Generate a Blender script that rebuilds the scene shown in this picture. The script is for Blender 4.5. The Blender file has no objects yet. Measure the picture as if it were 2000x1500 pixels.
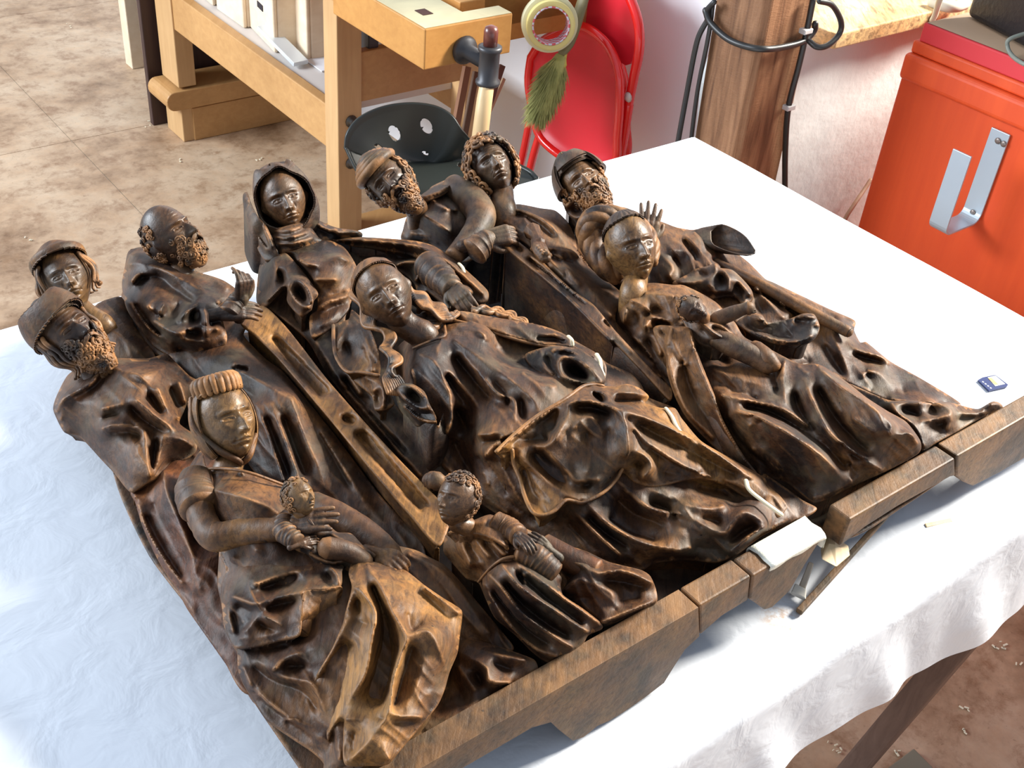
import bpy, bmesh, math, random
import numpy as np
from mathutils import Vector, Matrix, noise
random.seed(7); rng = np.random.default_rng(7)
C = bpy.context.scene.collection
sc = bpy.context.scene
# ------------------------------------------------------------ camera
FPX, PIT, ROL, CAMZ, TZ = 2250.0, math.radians(36.55), math.radians(5.5), 1.65, 0.78
Fw = np.array([0, math.cos(PIT), -math.sin(PIT)]); Uu = np.array([0, math.sin(PIT), math.cos(PIT)]); Xx = np.array([1., 0, 0])
CX = math.cos(ROL)*Xx + math.sin(ROL)*Uu; CU = -math.sin(ROL)*Xx + math.cos(ROL)*Uu
CAM = np.array([0, 0, CAMZ])
cam = bpy.data.cameras.new('camera'); cam.sensor_width = 36.0; cam.lens = 36.0*FPX/2000.0; cam.clip_start = .05
camo = bpy.data.objects.new('camera', cam); C.objects.link(camo); sc.camera = camo
M = Matrix(((CX[0], CU[0], -Fw[0], 0), (CX[1], CU[1], -Fw[1], 0), (CX[2], CU[2], -Fw[2], CAMZ), (0, 0, 0, 1)))
camo.matrix_world = M
# ------------------------------------------------------------ light: daylight from big windows plus bright white room
w = bpy.data.worlds.new('world'); sc.world = w; w.use_nodes = True
w.node_tree.nodes['Background'].inputs[0].default_value = (.74, .84, 1.0, 1)
w.node_tree.nodes['Background'].inputs[1].default_value = 0.45
def area(name, loc, target, sx, sy, power, col):
    l = bpy.data.lights.new(name, 'AREA'); l.shape = 'RECTANGLE'; l.size = sx; l.size_y = sy; l.energy = power; l.color = col
    o = bpy.data.objects.new(name, l); C.objects.link(o); o.location = loc
    o.rotation_euler = (Vector(target)-Vector(loc)).to_track_quat('-Z', 'Y').to_euler(); return o
area('window_light_right', (4.2, 3.4, 3.9), (0.4, 1.3, .8), 1.5, 1.2, 820, (1, .93, .82))
area('window_light_left', (-4.2, 1.6, 2.4), (1.3, 3.0, .6), 2.4, 1.6, 210, (.86, .93, 1))
sc.view_settings.view_transform = 'Standard'; sc.view_settings.look = 'None'; sc.view_settings.gamma = 1
sc.view_settings.exposure = 0.62; sc.view_settings.use_curve_mapping = False
# ------------------------------------------------------------ helpers
def ray(x, y): return Fw*FPX + CX*(x-1000.) - CU*(y-750.)
def un(x, y, z):
    d = ray(x, y); return CAM + d*((z-CAMZ)/d[2])
def tilt(d):      # the carvings lie tilted: their front edge stands on the ledge's feet, the far end rests on the cloth
    k = (TZ+.08-CAMZ)/d[..., 2]; b = (d[..., 0]*k)*-math.sin(math.radians(40.4))+(d[..., 1]*k)*math.cos(math.radians(40.4))
    return .4+3.6*np.clip((1.25-b)/.8, 0, 1)
def P(x, y, h): d = ray(x, y); return un(x, y, TZ+(h+float(tilt(d)))*.01)   # h in cm above the carving's back plane
def P0(x, y, h): return un(x, y, TZ+h*.01)         # h in cm above the table top
def T(x0, y0, pts, s=.3, dh=0): return [(x0+p[0]*s, y0+p[1]*s, p[2]+dh) for p in pts]
YAW = math.radians(40.4)
A_ = np.array([math.cos(YAW), math.sin(YAW), 0]); B_ = np.array([-math.sin(YAW), math.cos(YAW), 0]); Z_ = np.array([0, 0, 1.])
def ab(p): return p[..., 0]*A_[0]+p[..., 1]*A_[1], p[..., 0]*B_[0]+p[..., 1]*B_[1]
def tag(o, label=None, cat=None, group=None, kind=None):
    for k, v in (('label', label), ('category', cat), ('group', group), ('kind', kind)):
        if v: o[k] = v
    return o
def empty(name, loc, label=None, cat=None, group=None, kind=None):
    o = bpy.data.objects.new(name, None); C.objects.link(o); o.location = loc; o.empty_display_size = .05
    return tag(o, label, cat, group, kind)
def origin_of(o):
    v = Vector((0, 0, 0))
    while o is not None: v += o.location; o = o.parent
    return np.array(v)
def link(name, verts, faces, mat, parent=None, smooth=True, label=None, cat=None, group=None, kind=None, loc=None):
    """verts in world coordinates"""
    verts = np.asarray(verts, float)
    if parent is not None: off = origin_of(parent)
    elif loc is not None: off = np.array(loc, float)
    else:
        mn = verts.min(0); mx = verts.max(0); off = np.array([(mn[0]+mx[0])/2, (mn[1]+mx[1])/2, mn[2]])
    me = bpy.data.meshes.new(name); me.from_pydata((verts-off).tolist(), [], [list(map(int, f)) for f in faces]); me.update()
    if smooth: me.polygons.foreach_set('use_smooth', [True]*len(me.polygons))
    o = bpy.data.objects.new(name, me); C.objects.link(o)
    if parent is not None: o.parent = parent
    else: o.location = off
    if mat is not None: me.materials.append(mat)
    return tag(o, label, cat, group, kind)
class MB:
    def __init__(s): s.v = []; s.f = []; s.n = 0
    def add(s, v, f):
        v = np.asarray(v, float); s.v.append(v); s.f += [[i+s.n for i in q] for q in f]; s.n += len(v); return s
    def box(s, c, ax, ay, az):
        """centre + three half vectors"""
        c, ax, ay, az = [np.asarray(q, float) for q in (c, ax, ay, az)]
        v = [c+i*ax+j*ay+k*az for k in (-1, 1) for j in (-1, 1) for i in (-1, 1)]
        return s.add(v, [(0, 2, 3, 1), (4, 5, 7, 6), (0, 1, 5, 4), (2, 6, 7, 3), (0, 4, 6, 2), (1, 3, 7, 5)])
    def build(s, name, mat, parent=None, smooth=False, **k): return link(name, np.vstack(s.v), s.f, mat, parent, smooth, **k)
def bevel(o, w, seg=2, ang=35):
    m = o.modifiers.new('bevel', 'BEVEL'); m.width = w; m.segments = seg; m.limit_method = 'ANGLE'; m.angle_limit = math.radians(ang); m.harden_normals = False
    return o
def cr(pts, step=None, n=None):
    """catmull-rom resample of an (k,d) array"""
    p = np.asarray(pts, float)
    if len(p) < 3: out = np.array([p[0]+(p[-1]-p[0])*t for t in np.linspace(0, 1, 12)])
    else:
        q = np.vstack([2*p[0]-p[1], p, 2*p[-1]-p[-2]]); out = []
        for i in range(1, len(q)-2):
            for t in np.linspace(0, 1, 12, endpoint=False):
                out.append(.5*((2*q[i])+(-q[i-1]+q[i+1])*t+(2*q[i-1]-5*q[i]+4*q[i+1]-q[i+2])*t*t+(-q[i-1]+3*q[i]-3*q[i+1]+q[i+2])*t**3))
        out.append(q[-2]); out = np.array(out)
    if step is None and n is None: return out
    d = np.r_[0, np.cumsum(np.linalg.norm(np.diff(out[:, :3], axis=0), axis=1))]
    m = n if n else max(2, int(d[-1]/step)+1)
    t = np.linspace(0, d[-1], m)
    return np.stack([np.interp(t, d, out[:, k]) for k in range(out.shape[1])], 1)
def frames(path):
    t = np.gradient(path, axis=0); t /= np.linalg.norm(t, axis=1)[:, None]+1e-12
    n = np.cross(t[0], [0, 0, 1.]);
    if np.linalg.norm(n) < .1: n = np.cross(t[0], [1., 0, 0])
    N = []
    for k in range(len(path)):
        n = n-t[k]*(n@t[k]); n /= np.linalg.norm(n)+1e-12; N.append(n)
    N = np.array(N); return t, N, np.cross(t, N)
def tube(path, rad, sides=8, n=None, flat=1.0, caps=True, closed=False):
    """path: (k,3); rad: scalar or list over control points.  Returns v,f (rounded caps)"""
    path = np.asarray(path, float); r = np.broadcast_to(np.asarray(rad, float), (len(path),))
    q = np.c_[path, r]
    if n: q = cr(q, n=n)
    path = q[:, :3]; r = q[:, 3]
    if caps:
        t0 = path[0]-path[1]; t0 /= np.linalg.norm(t0)+1e-12; t1 = path[-1]-path[-2]; t1 /= np.linalg.norm(t1)+1e-12
        path = np.vstack([path[0]+t0*r[0]*.9, path[0]+t0*r[0]*.6, path, path[-1]+t1*r[-1]*.6, path[-1]+t1*r[-1]*.9])
        r = np.r_[r[0]*.25, r[0]*.75, r, r[-1]*.75, r[-1]*.25]
    t, N, Bn = frames(path); k = len(path)
    a = np.arange(sides)*2*math.pi/sides
    v = (path[:, None]+r[:, None, None]*(np.cos(a)[None, :, None]*N[:, None]+flat*np.sin(a)[None, :, None]*Bn[:, None])).reshape(-1, 3)
    f = [(i*sides+j, i*sides+(j+1) % sides, (i+1)*sides+(j+1) % sides, (i+1)*sides+j) for i in range(k-1) for j in range(sides)]
    if closed: f += [((k-1)*sides+j, (k-1)*sides+(j+1) % sides, (j+1) % sides, j) for j in range(sides)]
    elif caps: f += [list(range(sides))[::-1], [(k-1)*sides+j for j in range(sides)]]
    return v, f
def lathe(c, ax, prof, sides=24):
    """prof: list of (r, t) along axis ax (world vec) from c"""
    c = np.asarray(c, float); ax = np.asarray(ax, float)/np.linalg.norm(ax)
    n = np.cross(ax, [0, 0, 1.]);
    if np.linalg.norm(n) < .1: n = np.cross(ax, [1., 0, 0])
    n /= np.linalg.norm(n); b = np.cross(ax, n); a = np.arange(sides)*2*math.pi/sides
    v = []
    for r, t in prof: v += [c+ax*t+r*(math.cos(x)*n+math.sin(x)*b) for x in a]
    k = len(prof)
    f = [(i*sides+j, i*sides+(j+1) % sides, (i+1)*sides+(j+1) % sides, (i+1)*sides+j) for i in range(k-1) for j in range(sides)]
    f += [list(range(sides))[::-1], [(k-1)*sides+j for j in range(sides)]]
    return np.array(v), f
def prism(poly, d):
    """poly: planar polygon (k,3) extruded by vector d"""
    p = np.asarray(poly, float); k = len(p); v = np.vstack([p, p+np.asarray(d, float)])
    return v, [list(range(k))[::-1], [k+i for i in range(k)]]+[(i, (i+1) % k, k+(i+1) % k, k+i) for i in range(k)]
# ------------------------------------------------------------ materials
def mat(name, base, rough=.5, spec=.5, nodes=None, metal=0, coat=0):
    m = bpy.data.materials.new(name); m.use_nodes = True; nt = m.node_tree; b = nt.nodes['Principled BSDF']
    b.inputs['Base Color'].default_value = (*base, 1); b.inputs['Roughness'].default_value = rough
    b.inputs['Specular IOR Level'].default_value = spec; b.inputs['Metallic'].default_value = metal; b.inputs['Coat Weight'].default_value = coat
    if nodes: nodes(nt, b)
    return m
def N(nt, t, **k):
    n = nt.nodes.new(t)
    for a, v in k.items():
        if a.startswith('i_'):
            key = a[2:]; key = int(key) if key.isdigit() else key.replace('_', ' ')
            n.inputs[key].default_value = v
        else: setattr(n, a, v)
    return n
def ramp(nt, stops, interp='LINEAR'):
    r = nt.nodes.new('ShaderNodeValToRGB'); r.color_ramp.interpolation = interp; e = r.color_ramp.elements
    while len(e) < len(stops): e.new(.5)
    for q, (p, c) in zip(e, stops): q.position = p; q.color = (*c, 1) if len(c) == 3 else c
    return r
def coords(nt, scale=(1, 1, 1), rot=(0, 0, 0)):
    g = nt.nodes.new('ShaderNodeNewGeometry'); m = N(nt, 'ShaderNodeMapping'); m.inputs['Scale'].default_value = scale; m.inputs['Rotation'].default_value = rot
    nt.links.new(g.outputs['Position'], m.inputs['Vector']); return m
def noise_tex(nt, vec, scale, detail=4, rough=.55, dist=0):
    n = N(nt, 'ShaderNodeTexNoise'); n.inputs['Scale'].default_value = scale; n.inputs['Detail'].default_value = detail
    n.inputs['Roughness'].default_value = rough; n.inputs['Distortion'].default_value = dist
    nt.links.new(vec.outputs['Vector'], n.inputs['Vector']); return n
def mixc(nt, fac, a, b, mode='MIX'):
    m = N(nt, 'ShaderNodeMix', data_type='RGBA', blend_type=mode)
    for s, v in ((0, fac), (6, a), (7, b)):
        if isinstance(v, (int, float)): m.inputs[s].default_value = v
        elif isinstance(v, tuple): m.inputs[s].default_value = (*v, 1)
        else: nt.links.new(v, m.inputs[s])
    return m.outputs[2]
def bump(nt, b, h, strength=.3, dist=.002):
    n = N(nt, 'ShaderNodeBump'); n.inputs['Strength'].default_value = strength; n.inputs['Distance'].default_value = dist
    nt.links.new(h, n.inputs['Height']); nt.links.new(n.outputs[0], b.inputs['Normal']); return n
def carved(name, dark, mid, light, rough=.56, grey=.35, scale=1.0, coat=.03, wear=1.0):
    def f(nt, b):
        rz = -YAW
        c = coords(nt, (1, 1, 1), (0, 0, rz)); g = coords(nt, (60*scale, 9*scale, 60*scale), (0, 0, rz)); L = nt.links
        big = noise_tex(nt, c, 9*scale, 5, .6, .4); r = ramp(nt, [(.36, dark), (.49, mid), (.64, light)])
        L.new(big.outputs[0], r.inputs[0])
        grain = noise_tex(nt, g, 3.0, 6, .65, .6); gr = ramp(nt, [(.34, (.28, .25, .26)), (.52, (.95, .95, .95)), (.70, (1.45, 1.35, 1.15))])
        L.new(grain.outputs[0], gr.inputs[0])
        col = mixc(nt, .85, r.outputs[0], gr.outputs[0], 'MULTIPLY')
        # greenish grey patina dust patches
        pn = noise_tex(nt, c, 22*scale, 4, .6); pr = ramp(nt, [(.5, (0, 0, 0)), (.66, (1, 1, 1))]); L.new(pn.outputs[0], pr.inputs[0])
        mg = N(nt, 'ShaderNodeMath', operation='MULTIPLY'); mg.inputs[1].default_value = grey; L.new(pr.outputs[0], mg.inputs[0])
        col = mixc(nt, mg.outputs[0], col, (.115, .088, .05))
        # rubbed edges
        ge = nt.nodes.new('ShaderNodeNewGeometry'); er = ramp(nt, [(.505, (0, 0, 0)), (.57, (1, 1, 1))]); L.new(ge.outputs['Pointiness'], er.inputs[0])
        me = N(nt, 'ShaderNodeMath', operation='MULTIPLY'); me.inputs[1].default_value = .6*wear; L.new(er.outputs[0], me.inputs[0])
        wn = noise_tex(nt, c, 40, 3); wr = ramp(nt, [(.4, (0, 0, 0)), (.6, (1, 1, 1))]); L.new(wn.outputs[0], wr.inputs[0])
        mw = N(nt, 'ShaderNodeMath', operation='MULTIPLY'); L.new(me.outputs[0], mw.inputs[0]); L.new(wr.outputs[0], mw.inputs[1])
        col = mixc(nt, mw.outputs[0], col, (.36, .165, .055))
        # worm holes / dark specks
        vo = N(nt, 'ShaderNodeTexVoronoi'); vo.inputs['Scale'].default_value = 55; L.new(c.outputs[0], vo.inputs['Vector'])
        vr = ramp(nt, [(.05, (1, 1, 1)), (.075, (0, 0, 0))]); L.new(vo.outputs[0], vr.inputs[0])
        sp = noise_tex(nt, c, 7, 2); sr = ramp(nt, [(.56, (0, 0, 0)), (.6, (1, 1, 1))]); L.new(sp.outputs[0], sr.inputs[0])
        ms = N(nt, 'ShaderNodeMath', operation='MULTIPLY'); L.new(vr.outputs[0], ms.inputs[0]); L.new(sr.outputs[0], ms.inputs[1])
        col = mixc(nt, ms.outputs[0], col, (.008, .005, .004))
        L.new(col, b.inputs['Base Color'])
        rr = N(nt, 'ShaderNodeMapRange'); rr.inputs['To Min'].default_value = rough-.12; rr.inputs['To Max'].default_value = rough+.16
        L.new(pn.outputs[0], rr.inputs[0]); L.new(rr.outputs[0], b.inputs['Roughness'])
        bn = noise_tex(nt, c, 120, 4, .6); ad = N(nt, 'ShaderNodeMath', operation='MULTIPLY_ADD'); ad.inputs[1].default_value = .8
        L.new(grain.outputs[0], ad.inputs[0]); L.new(bn.outputs[0], ad.inputs[2])
        bump(nt, b, ad.outputs[0], .5, .0014)
        b.inputs['Coat Roughness'].default_value = .32
    return mat(name, mid, rough, .38, f, coat=coat)
W_MAIN = carved('carved_oak', (.012, .005, .003), (.054, .021, .0075), (.15, .066, .020))
W_GOLD = carved('carved_oak_golden', (.022, .009, .0035), (.10, .042, .012), (.27, .13, .034), grey=.25)
W_DARK = carved('carved_oak_dark', (.009, .005, .0035), (.034, .017, .010), (.085, .043, .021), grey=.55)
W_RED = carved('carved_oak_red', (.014, .0045, .0025), (.072, .022, .008), (.16, .060, .019), grey=.12)
W_FACE = carved('carved_oak_face', (.015, .007, .005), (.055, .026, .012), (.125, .062, .025), rough=.42, grey=.25, coat=.15, wear=.4)
W_FACEG = carved('carved_oak_face_golden', (.03, .014, .007), (.11, .055, .02), (.20, .11, .04), rough=.42, grey=.15, coat=.15, wear=.4)
W_HAIR = carved('carved_oak_hair', (.010, .006, .005), (.036, .020, .013), (.085, .05, .03), grey=.35, coat=.1, wear=1.3)
# ------------------------------------------------------------ relief solver: outline + crease lines -> carved surface
def inside(px, py, poly):
    r = np.zeros(px.shape, bool); x0, y0 = poly[:, 0], poly[:, 1]; x1, y1 = np.roll(x0, -1), np.roll(y0, -1)
    for a, b, c, d in zip(x0, y0, x1, y1):
        if b == d: continue
        k = ((b > py) != (d > py)) & (px < (c-a)*(py-b)/(d-b)+a); r ^= k
    return r
def solve(h, fix, ins, src, iters):
    hs = h; m = ins & ~fix
    for _ in range(iters):
        p = np.pad(hs, 1, mode='edge'); av = (p[:-2, 1:-1]+p[2:, 1:-1]+p[1:-1, :-2]+p[1:-1, 2:])*.25+src
        hs = np.where(m, av, hs)
    return hs
def unv(x, y, h):
    d = Fw[None]*FPX+CX[None]*(x-1000.)[:, None]-CU[None]*(y-750.)[:, None]; z = TZ+(h+tilt(d))*.01
    return CAM[None]+d*((z-CAMZ)/d[:, 2])[:, None]
def relief(name, outline, creases=(), puff=0.05, parent=None, mat=None, base=.4, cell=2.6, soft=1, noise_amp=.018, label=None, under=1.0, vs=1.0, fold=.16, fdir=52.):
    """carved layer. outline: closed (x, y, height cm); creases: ridge / valley lines (x, y, height cm)"""
    if isinstance(parent, bpy.types.Material): parent, mat = mat, parent
    o3 = np.array(list(outline)+[outline[0]], float)
    q = np.vstack([o3[-2], o3, o3[1]]); out = []
    for i in range(1, len(q)-2):
        a, b, c, d = q[i-1], q[i], q[i+1], q[i+2]; m1 = .38*(c-a); m2 = .38*(d-b); L = np.linalg.norm((c-b)[:2])+1e-6
        for m in (m1, m2):
            l = np.linalg.norm(m[:2])
            if l > L: m *= L/l
        for t in np.linspace(0, 1, max(2, int(L/1.2)), endpoint=False):
            out.append((2*t**3-3*t*t+1)*b+(t**3-2*t*t+t)*m1+(-2*t**3+3*t*t)*c+(t**3-t*t)*m2)
    out = np.array(out); oa, ob, oh = out.T; poly = np.stack([oa, ob], 1)
    a0, a1, b0, b1 = oa.min()-3*cell, oa.max()+3*cell, ob.min()-3*cell, ob.max()+3*cell
    ca, cb, ch = [oa], [ob], [oh]
    cs_ = [cr(np.c_[np.array(cl, float)[:, :2], np.zeros(len(cl)), np.array(cl, float)[:, 2]], step=cell*.5)[:, [0, 1, 3]] for cl in creases]
    for n_, c3 in enumerate(cs_):
        # valleys (lower than what surrounds them) run out softly at their ends and stay shallower
        oth = np.vstack([out]+[c for m_, c in enumerate(cs_) if m_ != n_]); md = c3[len(c3)//2]; dd = np.hypot(oth[:, 0]-md[0], oth[:, 1]-md[1]); w_ = np.exp(-(dd/45.)**2)+1e-9
        diff = (oth[:, 2]*w_).sum()/w_.sum()-c3[:, 2].mean()
        closed = np.hypot(*(c3[0, :2]-c3[-1, :2])) < 8
        if diff > .15 and not closed and vs > 0:
            L_ = len(c3); k_ = int(L_*.13); u_ = np.linspace(-1, 1, L_); c3 = c3.copy(); c3[:, 2] += diff*(.08+.36*np.abs(u_)**3); c3 = c3[k_:L_-k_]
        ca.append(c3[:, 0]); cb.append(c3[:, 1]); ch.append(c3[:, 2])
    ca, cb, ch = map(np.concatenate, (ca, cb, ch)); H = None
    for lev in (8, 4, 2, 1):
        cs = cell*lev; na = int((a1-a0)/cs)+2; nb = int((b1-b0)/cs)+2
        ga, gb = np.meshgrid(a0+np.arange(na)*cs, b0+np.arange(nb)*cs, indexing='ij')
        ins = inside(ga, gb, poly)
        ia = np.clip(np.rint((ca-a0)/cs).astype(int), 0, na-1); ib = np.clip(np.rint((cb-b0)/cs).astype(int), 0, nb-1)
        cnt = np.zeros((na, nb)); s = np.zeros((na, nb)); np.add.at(cnt, (ia, ib), 1); np.add.at(s, (ia, ib), ch)
        fix = cnt > 0
        if H is None: h = np.full((na, nb), oh.mean())
        else:
            pa_ = np.clip((ga-a0)/pcs, 0, H.shape[0]-1.001); pb_ = np.clip((gb-b0)/pcs, 0, H.shape[1]-1.001)
            i, j = pa_.astype(int), pb_.astype(int); u, v = pa_-i, pb_-j
            h = H[i, j]*(1-u)*(1-v)+H[i+1, j]*u*(1-v)+H[i, j+1]*(1-u)*v+H[i+1, j+1]*u*v
        h = np.where(fix, s/np.maximum(cnt, 1), h)
        H = solve(h, fix, ins, puff*.005*cs*cs*.25, {8: 300, 4: 160, 2: 90, 1: 50}[lev]); pcs = cs
    valid = ins | fix
    for _ in range(soft):
        p = np.pad(H, 1, mode='edge'); vm = np.pad(valid, 1).astype(float); sm = 0; wt = 0
        for dx, dy, ww in ((0, 0, 4), (1, 0, 1), (-1, 0, 1), (0, 1, 1), (0, -1, 1)):
            q = p[1+dx:p.shape[0]-1+dx, 1+dy:p.shape[1]-1+dy]; m = vm[1+dx:vm.shape[0]-1+dx, 1+dy:vm.shape[1]-1+dy]*ww; sm = sm+q*m; wt = wt+m
        H = np.where(valid, sm/np.maximum(wt, 1), H)
    if noise_amp:
        rn = np.random.default_rng(len(outline)*7+len(creases))
        for k, am in ((5, 1.), (11, 2.2)):
            c8_ = rn.normal(size=(H.shape[0]//k+3, H.shape[1]//k+3)); i = np.arange(H.shape[0])/k; j = np.arange(H.shape[1])/k; ii = i.astype(int); jj = j.astype(int)
            u = (i-ii)[:, None]; v = (j-jj)[None]; u = u*u*(3-2*u); v = v*v*(3-2*v); g = lambda x, y: c8_[np.ix_(ii+x, jj+y)]
            H = H+am*noise_amp*(g(0, 0)*(1-u)*(1-v)+g(1, 0)*u*(1-v)+g(0, 1)*(1-u)*v+g(1, 1)*u*v)
    if fold:        # secondary carved pleats: ridged, warped noise running along the drapery, fading out at the rim
        rn = np.random.default_rng(len(outline)*13+len(creases)*5+3)
        def vn(x, y):
            g_ = rn.uniform(size=(64, 64)); xi, yi = np.floor(x).astype(int), np.floor(y).astype(int); u, v = x-xi, y-yi; u = u*u*(3-2*u); v = v*v*(3-2*v); a_, b_, c_, d_ = g_[xi % 64, yi % 64], g_[(xi+1) % 64, yi % 64], g_[xi % 64, (yi+1) % 64], g_[(xi+1) % 64, (yi+1) % 64]
            return a_*(1-u)*(1-v)+b_*u*(1-v)+c_*(1-u)*v+d_*u*v
        th = math.radians(fdir); al = ga*math.cos(th)+gb*math.sin(th); ac = -ga*math.sin(th)+gb*math.cos(th); wx = 26*(vn(ga/70., gb/70.)-.5); wy = 60*(vn(ga/90., gb/90.)-.5)
        r1 = 1-np.abs(2*vn((al+wy)/95., (ac+wx)/21.)-1); r2 = 1-np.abs(2*vn((al+wx)/34., (ac-wy)/30.)-1); m_ = vn(ga/60., gb/60.)
        e_ = (ins & ~fix).astype(float)
        for _ in range(7): p = np.pad(e_, 1); e_ = (p[1:-1, 1:-1]*2+p[:-2, 1:-1]+p[2:, 1:-1]+p[1:-1, :-2]+p[1:-1, 2:])/6*(ins)
        H = H+fold*1.5*((r1**1.6-.45)*1.0+(r2**1.6-.45)*.55*m_)*np.clip(e_, 0, 1)*(.35+.9*m_)
    na, nb = H.shape; nearest = np.full((na, nb), -1); dist = np.full((na, nb), 1e9)
    ia = np.rint((oa-a0)/cell).astype(int); ib = np.rint((ob-b0)/cell).astype(int)
    for dx in (-1, 0, 1):
        for dy in (-1, 0, 1):
            I, J = np.clip(ia+dx, 0, na-1), np.clip(ib+dy, 0, nb-1); d = np.hypot(oa-(a0+I*cell), ob-(b0+J*cell))
            o = np.argsort(-d); I, J, d2, k = I[o], J[o], d[o], o
            better = d2 < dist[I, J]; dist[I[better], J[better]] = d2[better]; nearest[I[better], J[better]] = k[better]
    ok = ins | (dist < .62*cell); cellok = ok[:-1, :-1] & ok[1:, :-1] & ok[1:, 1:] & ok[:-1, 1:]
    GA, GB, GH = ga.copy(), gb.copy(), H.copy(); snap = dist < .62*cell
    sn = nearest[snap]; GA[snap] = oa[sn]; GB[snap] = ob[sn]; GH[snap] = oh[sn]
    I, J = np.nonzero(cellok); quads = np.stack([I*nb+J, I*nb+J+1, (I+1)*nb+J+1, (I+1)*nb+J], 1)
    e = np.concatenate([quads[:, [0, 1]], quads[:, [1, 2]], quads[:, [2, 3]], quads[:, [3, 0]]])
    key = e[:, 0]*10**7+e[:, 1]; rkey = e[:, 1]*10**7+e[:, 0]; be = e[~np.isin(key, rkey)]
    used = np.unique(quads); mp = -np.ones(na*nb, int); mp[used] = np.arange(len(used))
    fa, fb, fh = GA.ravel()[used], GB.ravel()[used], GH.ravel()[used]
    quads_ = mp[quads]; be_ = mp[be]; bq = np.unique(be_)
    for k0 in range(0, len(bq), 400):        # put every boundary vertex exactly on the outline
        kk = bq[k0:k0+400]; dd = (fa[kk, None]-oa[None])**2+(fb[kk, None]-ob[None])**2; im = dd.argmin(1); near = dd[np.arange(len(kk)), im] < (2.5*cell)**2
        fa[kk[near]] = oa[im[near]]; fb[kk[near]] = ob[im[near]]; fh[kk[near]] = oh[im[near]]
    V = unv(fa, fb, fh); tl = tilt(Fw[None]*FPX+CX[None]*(fa-1000.)[:, None]-CU[None]*(fb-750.)[:, None]); quads = mp[quads]; be = mp[be]
    bv = np.unique(be); W = unv(fa, fb, np.full(len(fa), oh.mean()))[:, :2]; nv = np.zeros((len(V), 2))
    d = W[be[:, 1]]-W[be[:, 0]]; nn = np.stack([d[:, 1], -d[:, 0]], 1); nn /= np.linalg.norm(nn, axis=1)[:, None]+1e-9
    np.add.at(nv, be[:, 0], nn); np.add.at(nv, be[:, 1], nn)
    for _ in range(16):           # smooth the outline normals
        s = nv.copy(); np.add.at(s, be[:, 0], nv[be[:, 1]]); np.add.at(s, be[:, 1], nv[be[:, 0]]); nv = s/(np.linalg.norm(s, axis=1)[:, None]+1e-9)
    nb_, rings = len(bv), [V]; m2 = -np.ones(len(V), int); m2[bv] = np.arange(nb_); faces = quads.tolist(); prev = bv; cur = len(V); bz = TZ+(base+tl[bv])*.01
    for inn, drop in ((-.0005, .0010), (-.0001, .0028), (.0022, .0055), (.0075, .013), (.0105*under, None)):
        v = V[bv].copy(); v[:, :2] -= nv[bv]*inn
        v[:, 2] = np.minimum(v[:, 2], bz) if drop is None else np.maximum(v[:, 2]-drop, np.minimum(bz, v[:, 2]-.0002))
        rings.append(v); ids = np.arange(cur, cur+nb_); p0, p1 = prev[m2[be[:, 0]]], prev[m2[be[:, 1]]]
        q0, q1 = ids[m2[be[:, 0]]], ids[m2[be[:, 1]]]; faces += np.stack([p1, p0, q0, q1], 1).tolist(); prev = ids; cur += nb_
    return link(name, np.vstack(rings), faces, mat, parent, True, label=label)
def c1(*p): return T(0, 400, p)
def c2(*p): return T(400, 300, p)
def c3(*p): return T(650, 230, p)
def c4(*p): return T(1050, 280, p)
def c5(*p): return T(200, 700, p)
def c6(*p): return T(600, 500, p)
def c7(*p): return T(800, 850, p)
def c8(*p): return T(1200, 500, p)
def d1(*p): return T(400, 1050, p)
def d2(*p): return T(900, 650, p)
def d3(*p): return T(1400, 650, p)
def d4(*p): return T(1400, 900, p)
# ------------------------------------------------------------ the two carved groups
pa = P(760, 900, 0); pb = P(1500, 700, 0)
PANEL_A = empty('carved_relief', (float(pa[0]), float(pa[1]), TZ), 'larger dark oak relief at left, five adults and a boy, white gauze on ledge corner', 'wood carving', 'late gothic carved figure groups lying on the white cloth')
PANEL_B = empty('carved_relief', (float(pb[0]), float(pb[1]), TZ), 'smaller dark oak relief at right, three men behind a braided woman, beside the memory card', 'wood carving', 'late gothic carved figure groups lying on the white cloth')
def figure(name, label, outline, creases, puff, mat, panel, **k):
    return relief(name, outline, creases, puff, panel, mat, label=label, **k)
# backing boards under everything
relief('back_board', d1((-120, 430, 2.8), (0, 600, 2.8), (200, 880, 2.8), (390, 1165, 2.8), (620, 1500, 2.8), (700, 1640, 2.8)) +
       [(840, 1500, 2.8), (1180, 1320, 2.8), (1400, 1175, 2.8), (1590, 1060, 2.8), (1480, 960, 2.2), (1300, 850, 2.2), (1100, 740, 2.2), (960, 660, 2.2), (780, 560, 2), (620, 560, 2), (520, 640, 2), (400, 660, 2), (250, 700, 2), (200, 800, 2), (230, 950, 2.8), (290, 1080, 2.8)],
       [], .0, PANEL_A, W_DARK, base=1.6, cell=5, fold=0)
relief('back_board', [(1640, 1050, 2.2), (1760, 990, 2.2), (1950, 850, 2.2), (1870, 800, 2.2), (1700, 700, 2.2), (1500, 590, 2.2), (1300, 500, 2), (1100, 470, 2), (1000, 520, 2), (1100, 650, 2), (1300, 820, 2), (1500, 960, 2)], [], 0, PANEL_B, W_DARK, base=1.6, cell=5, fold=0)

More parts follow.
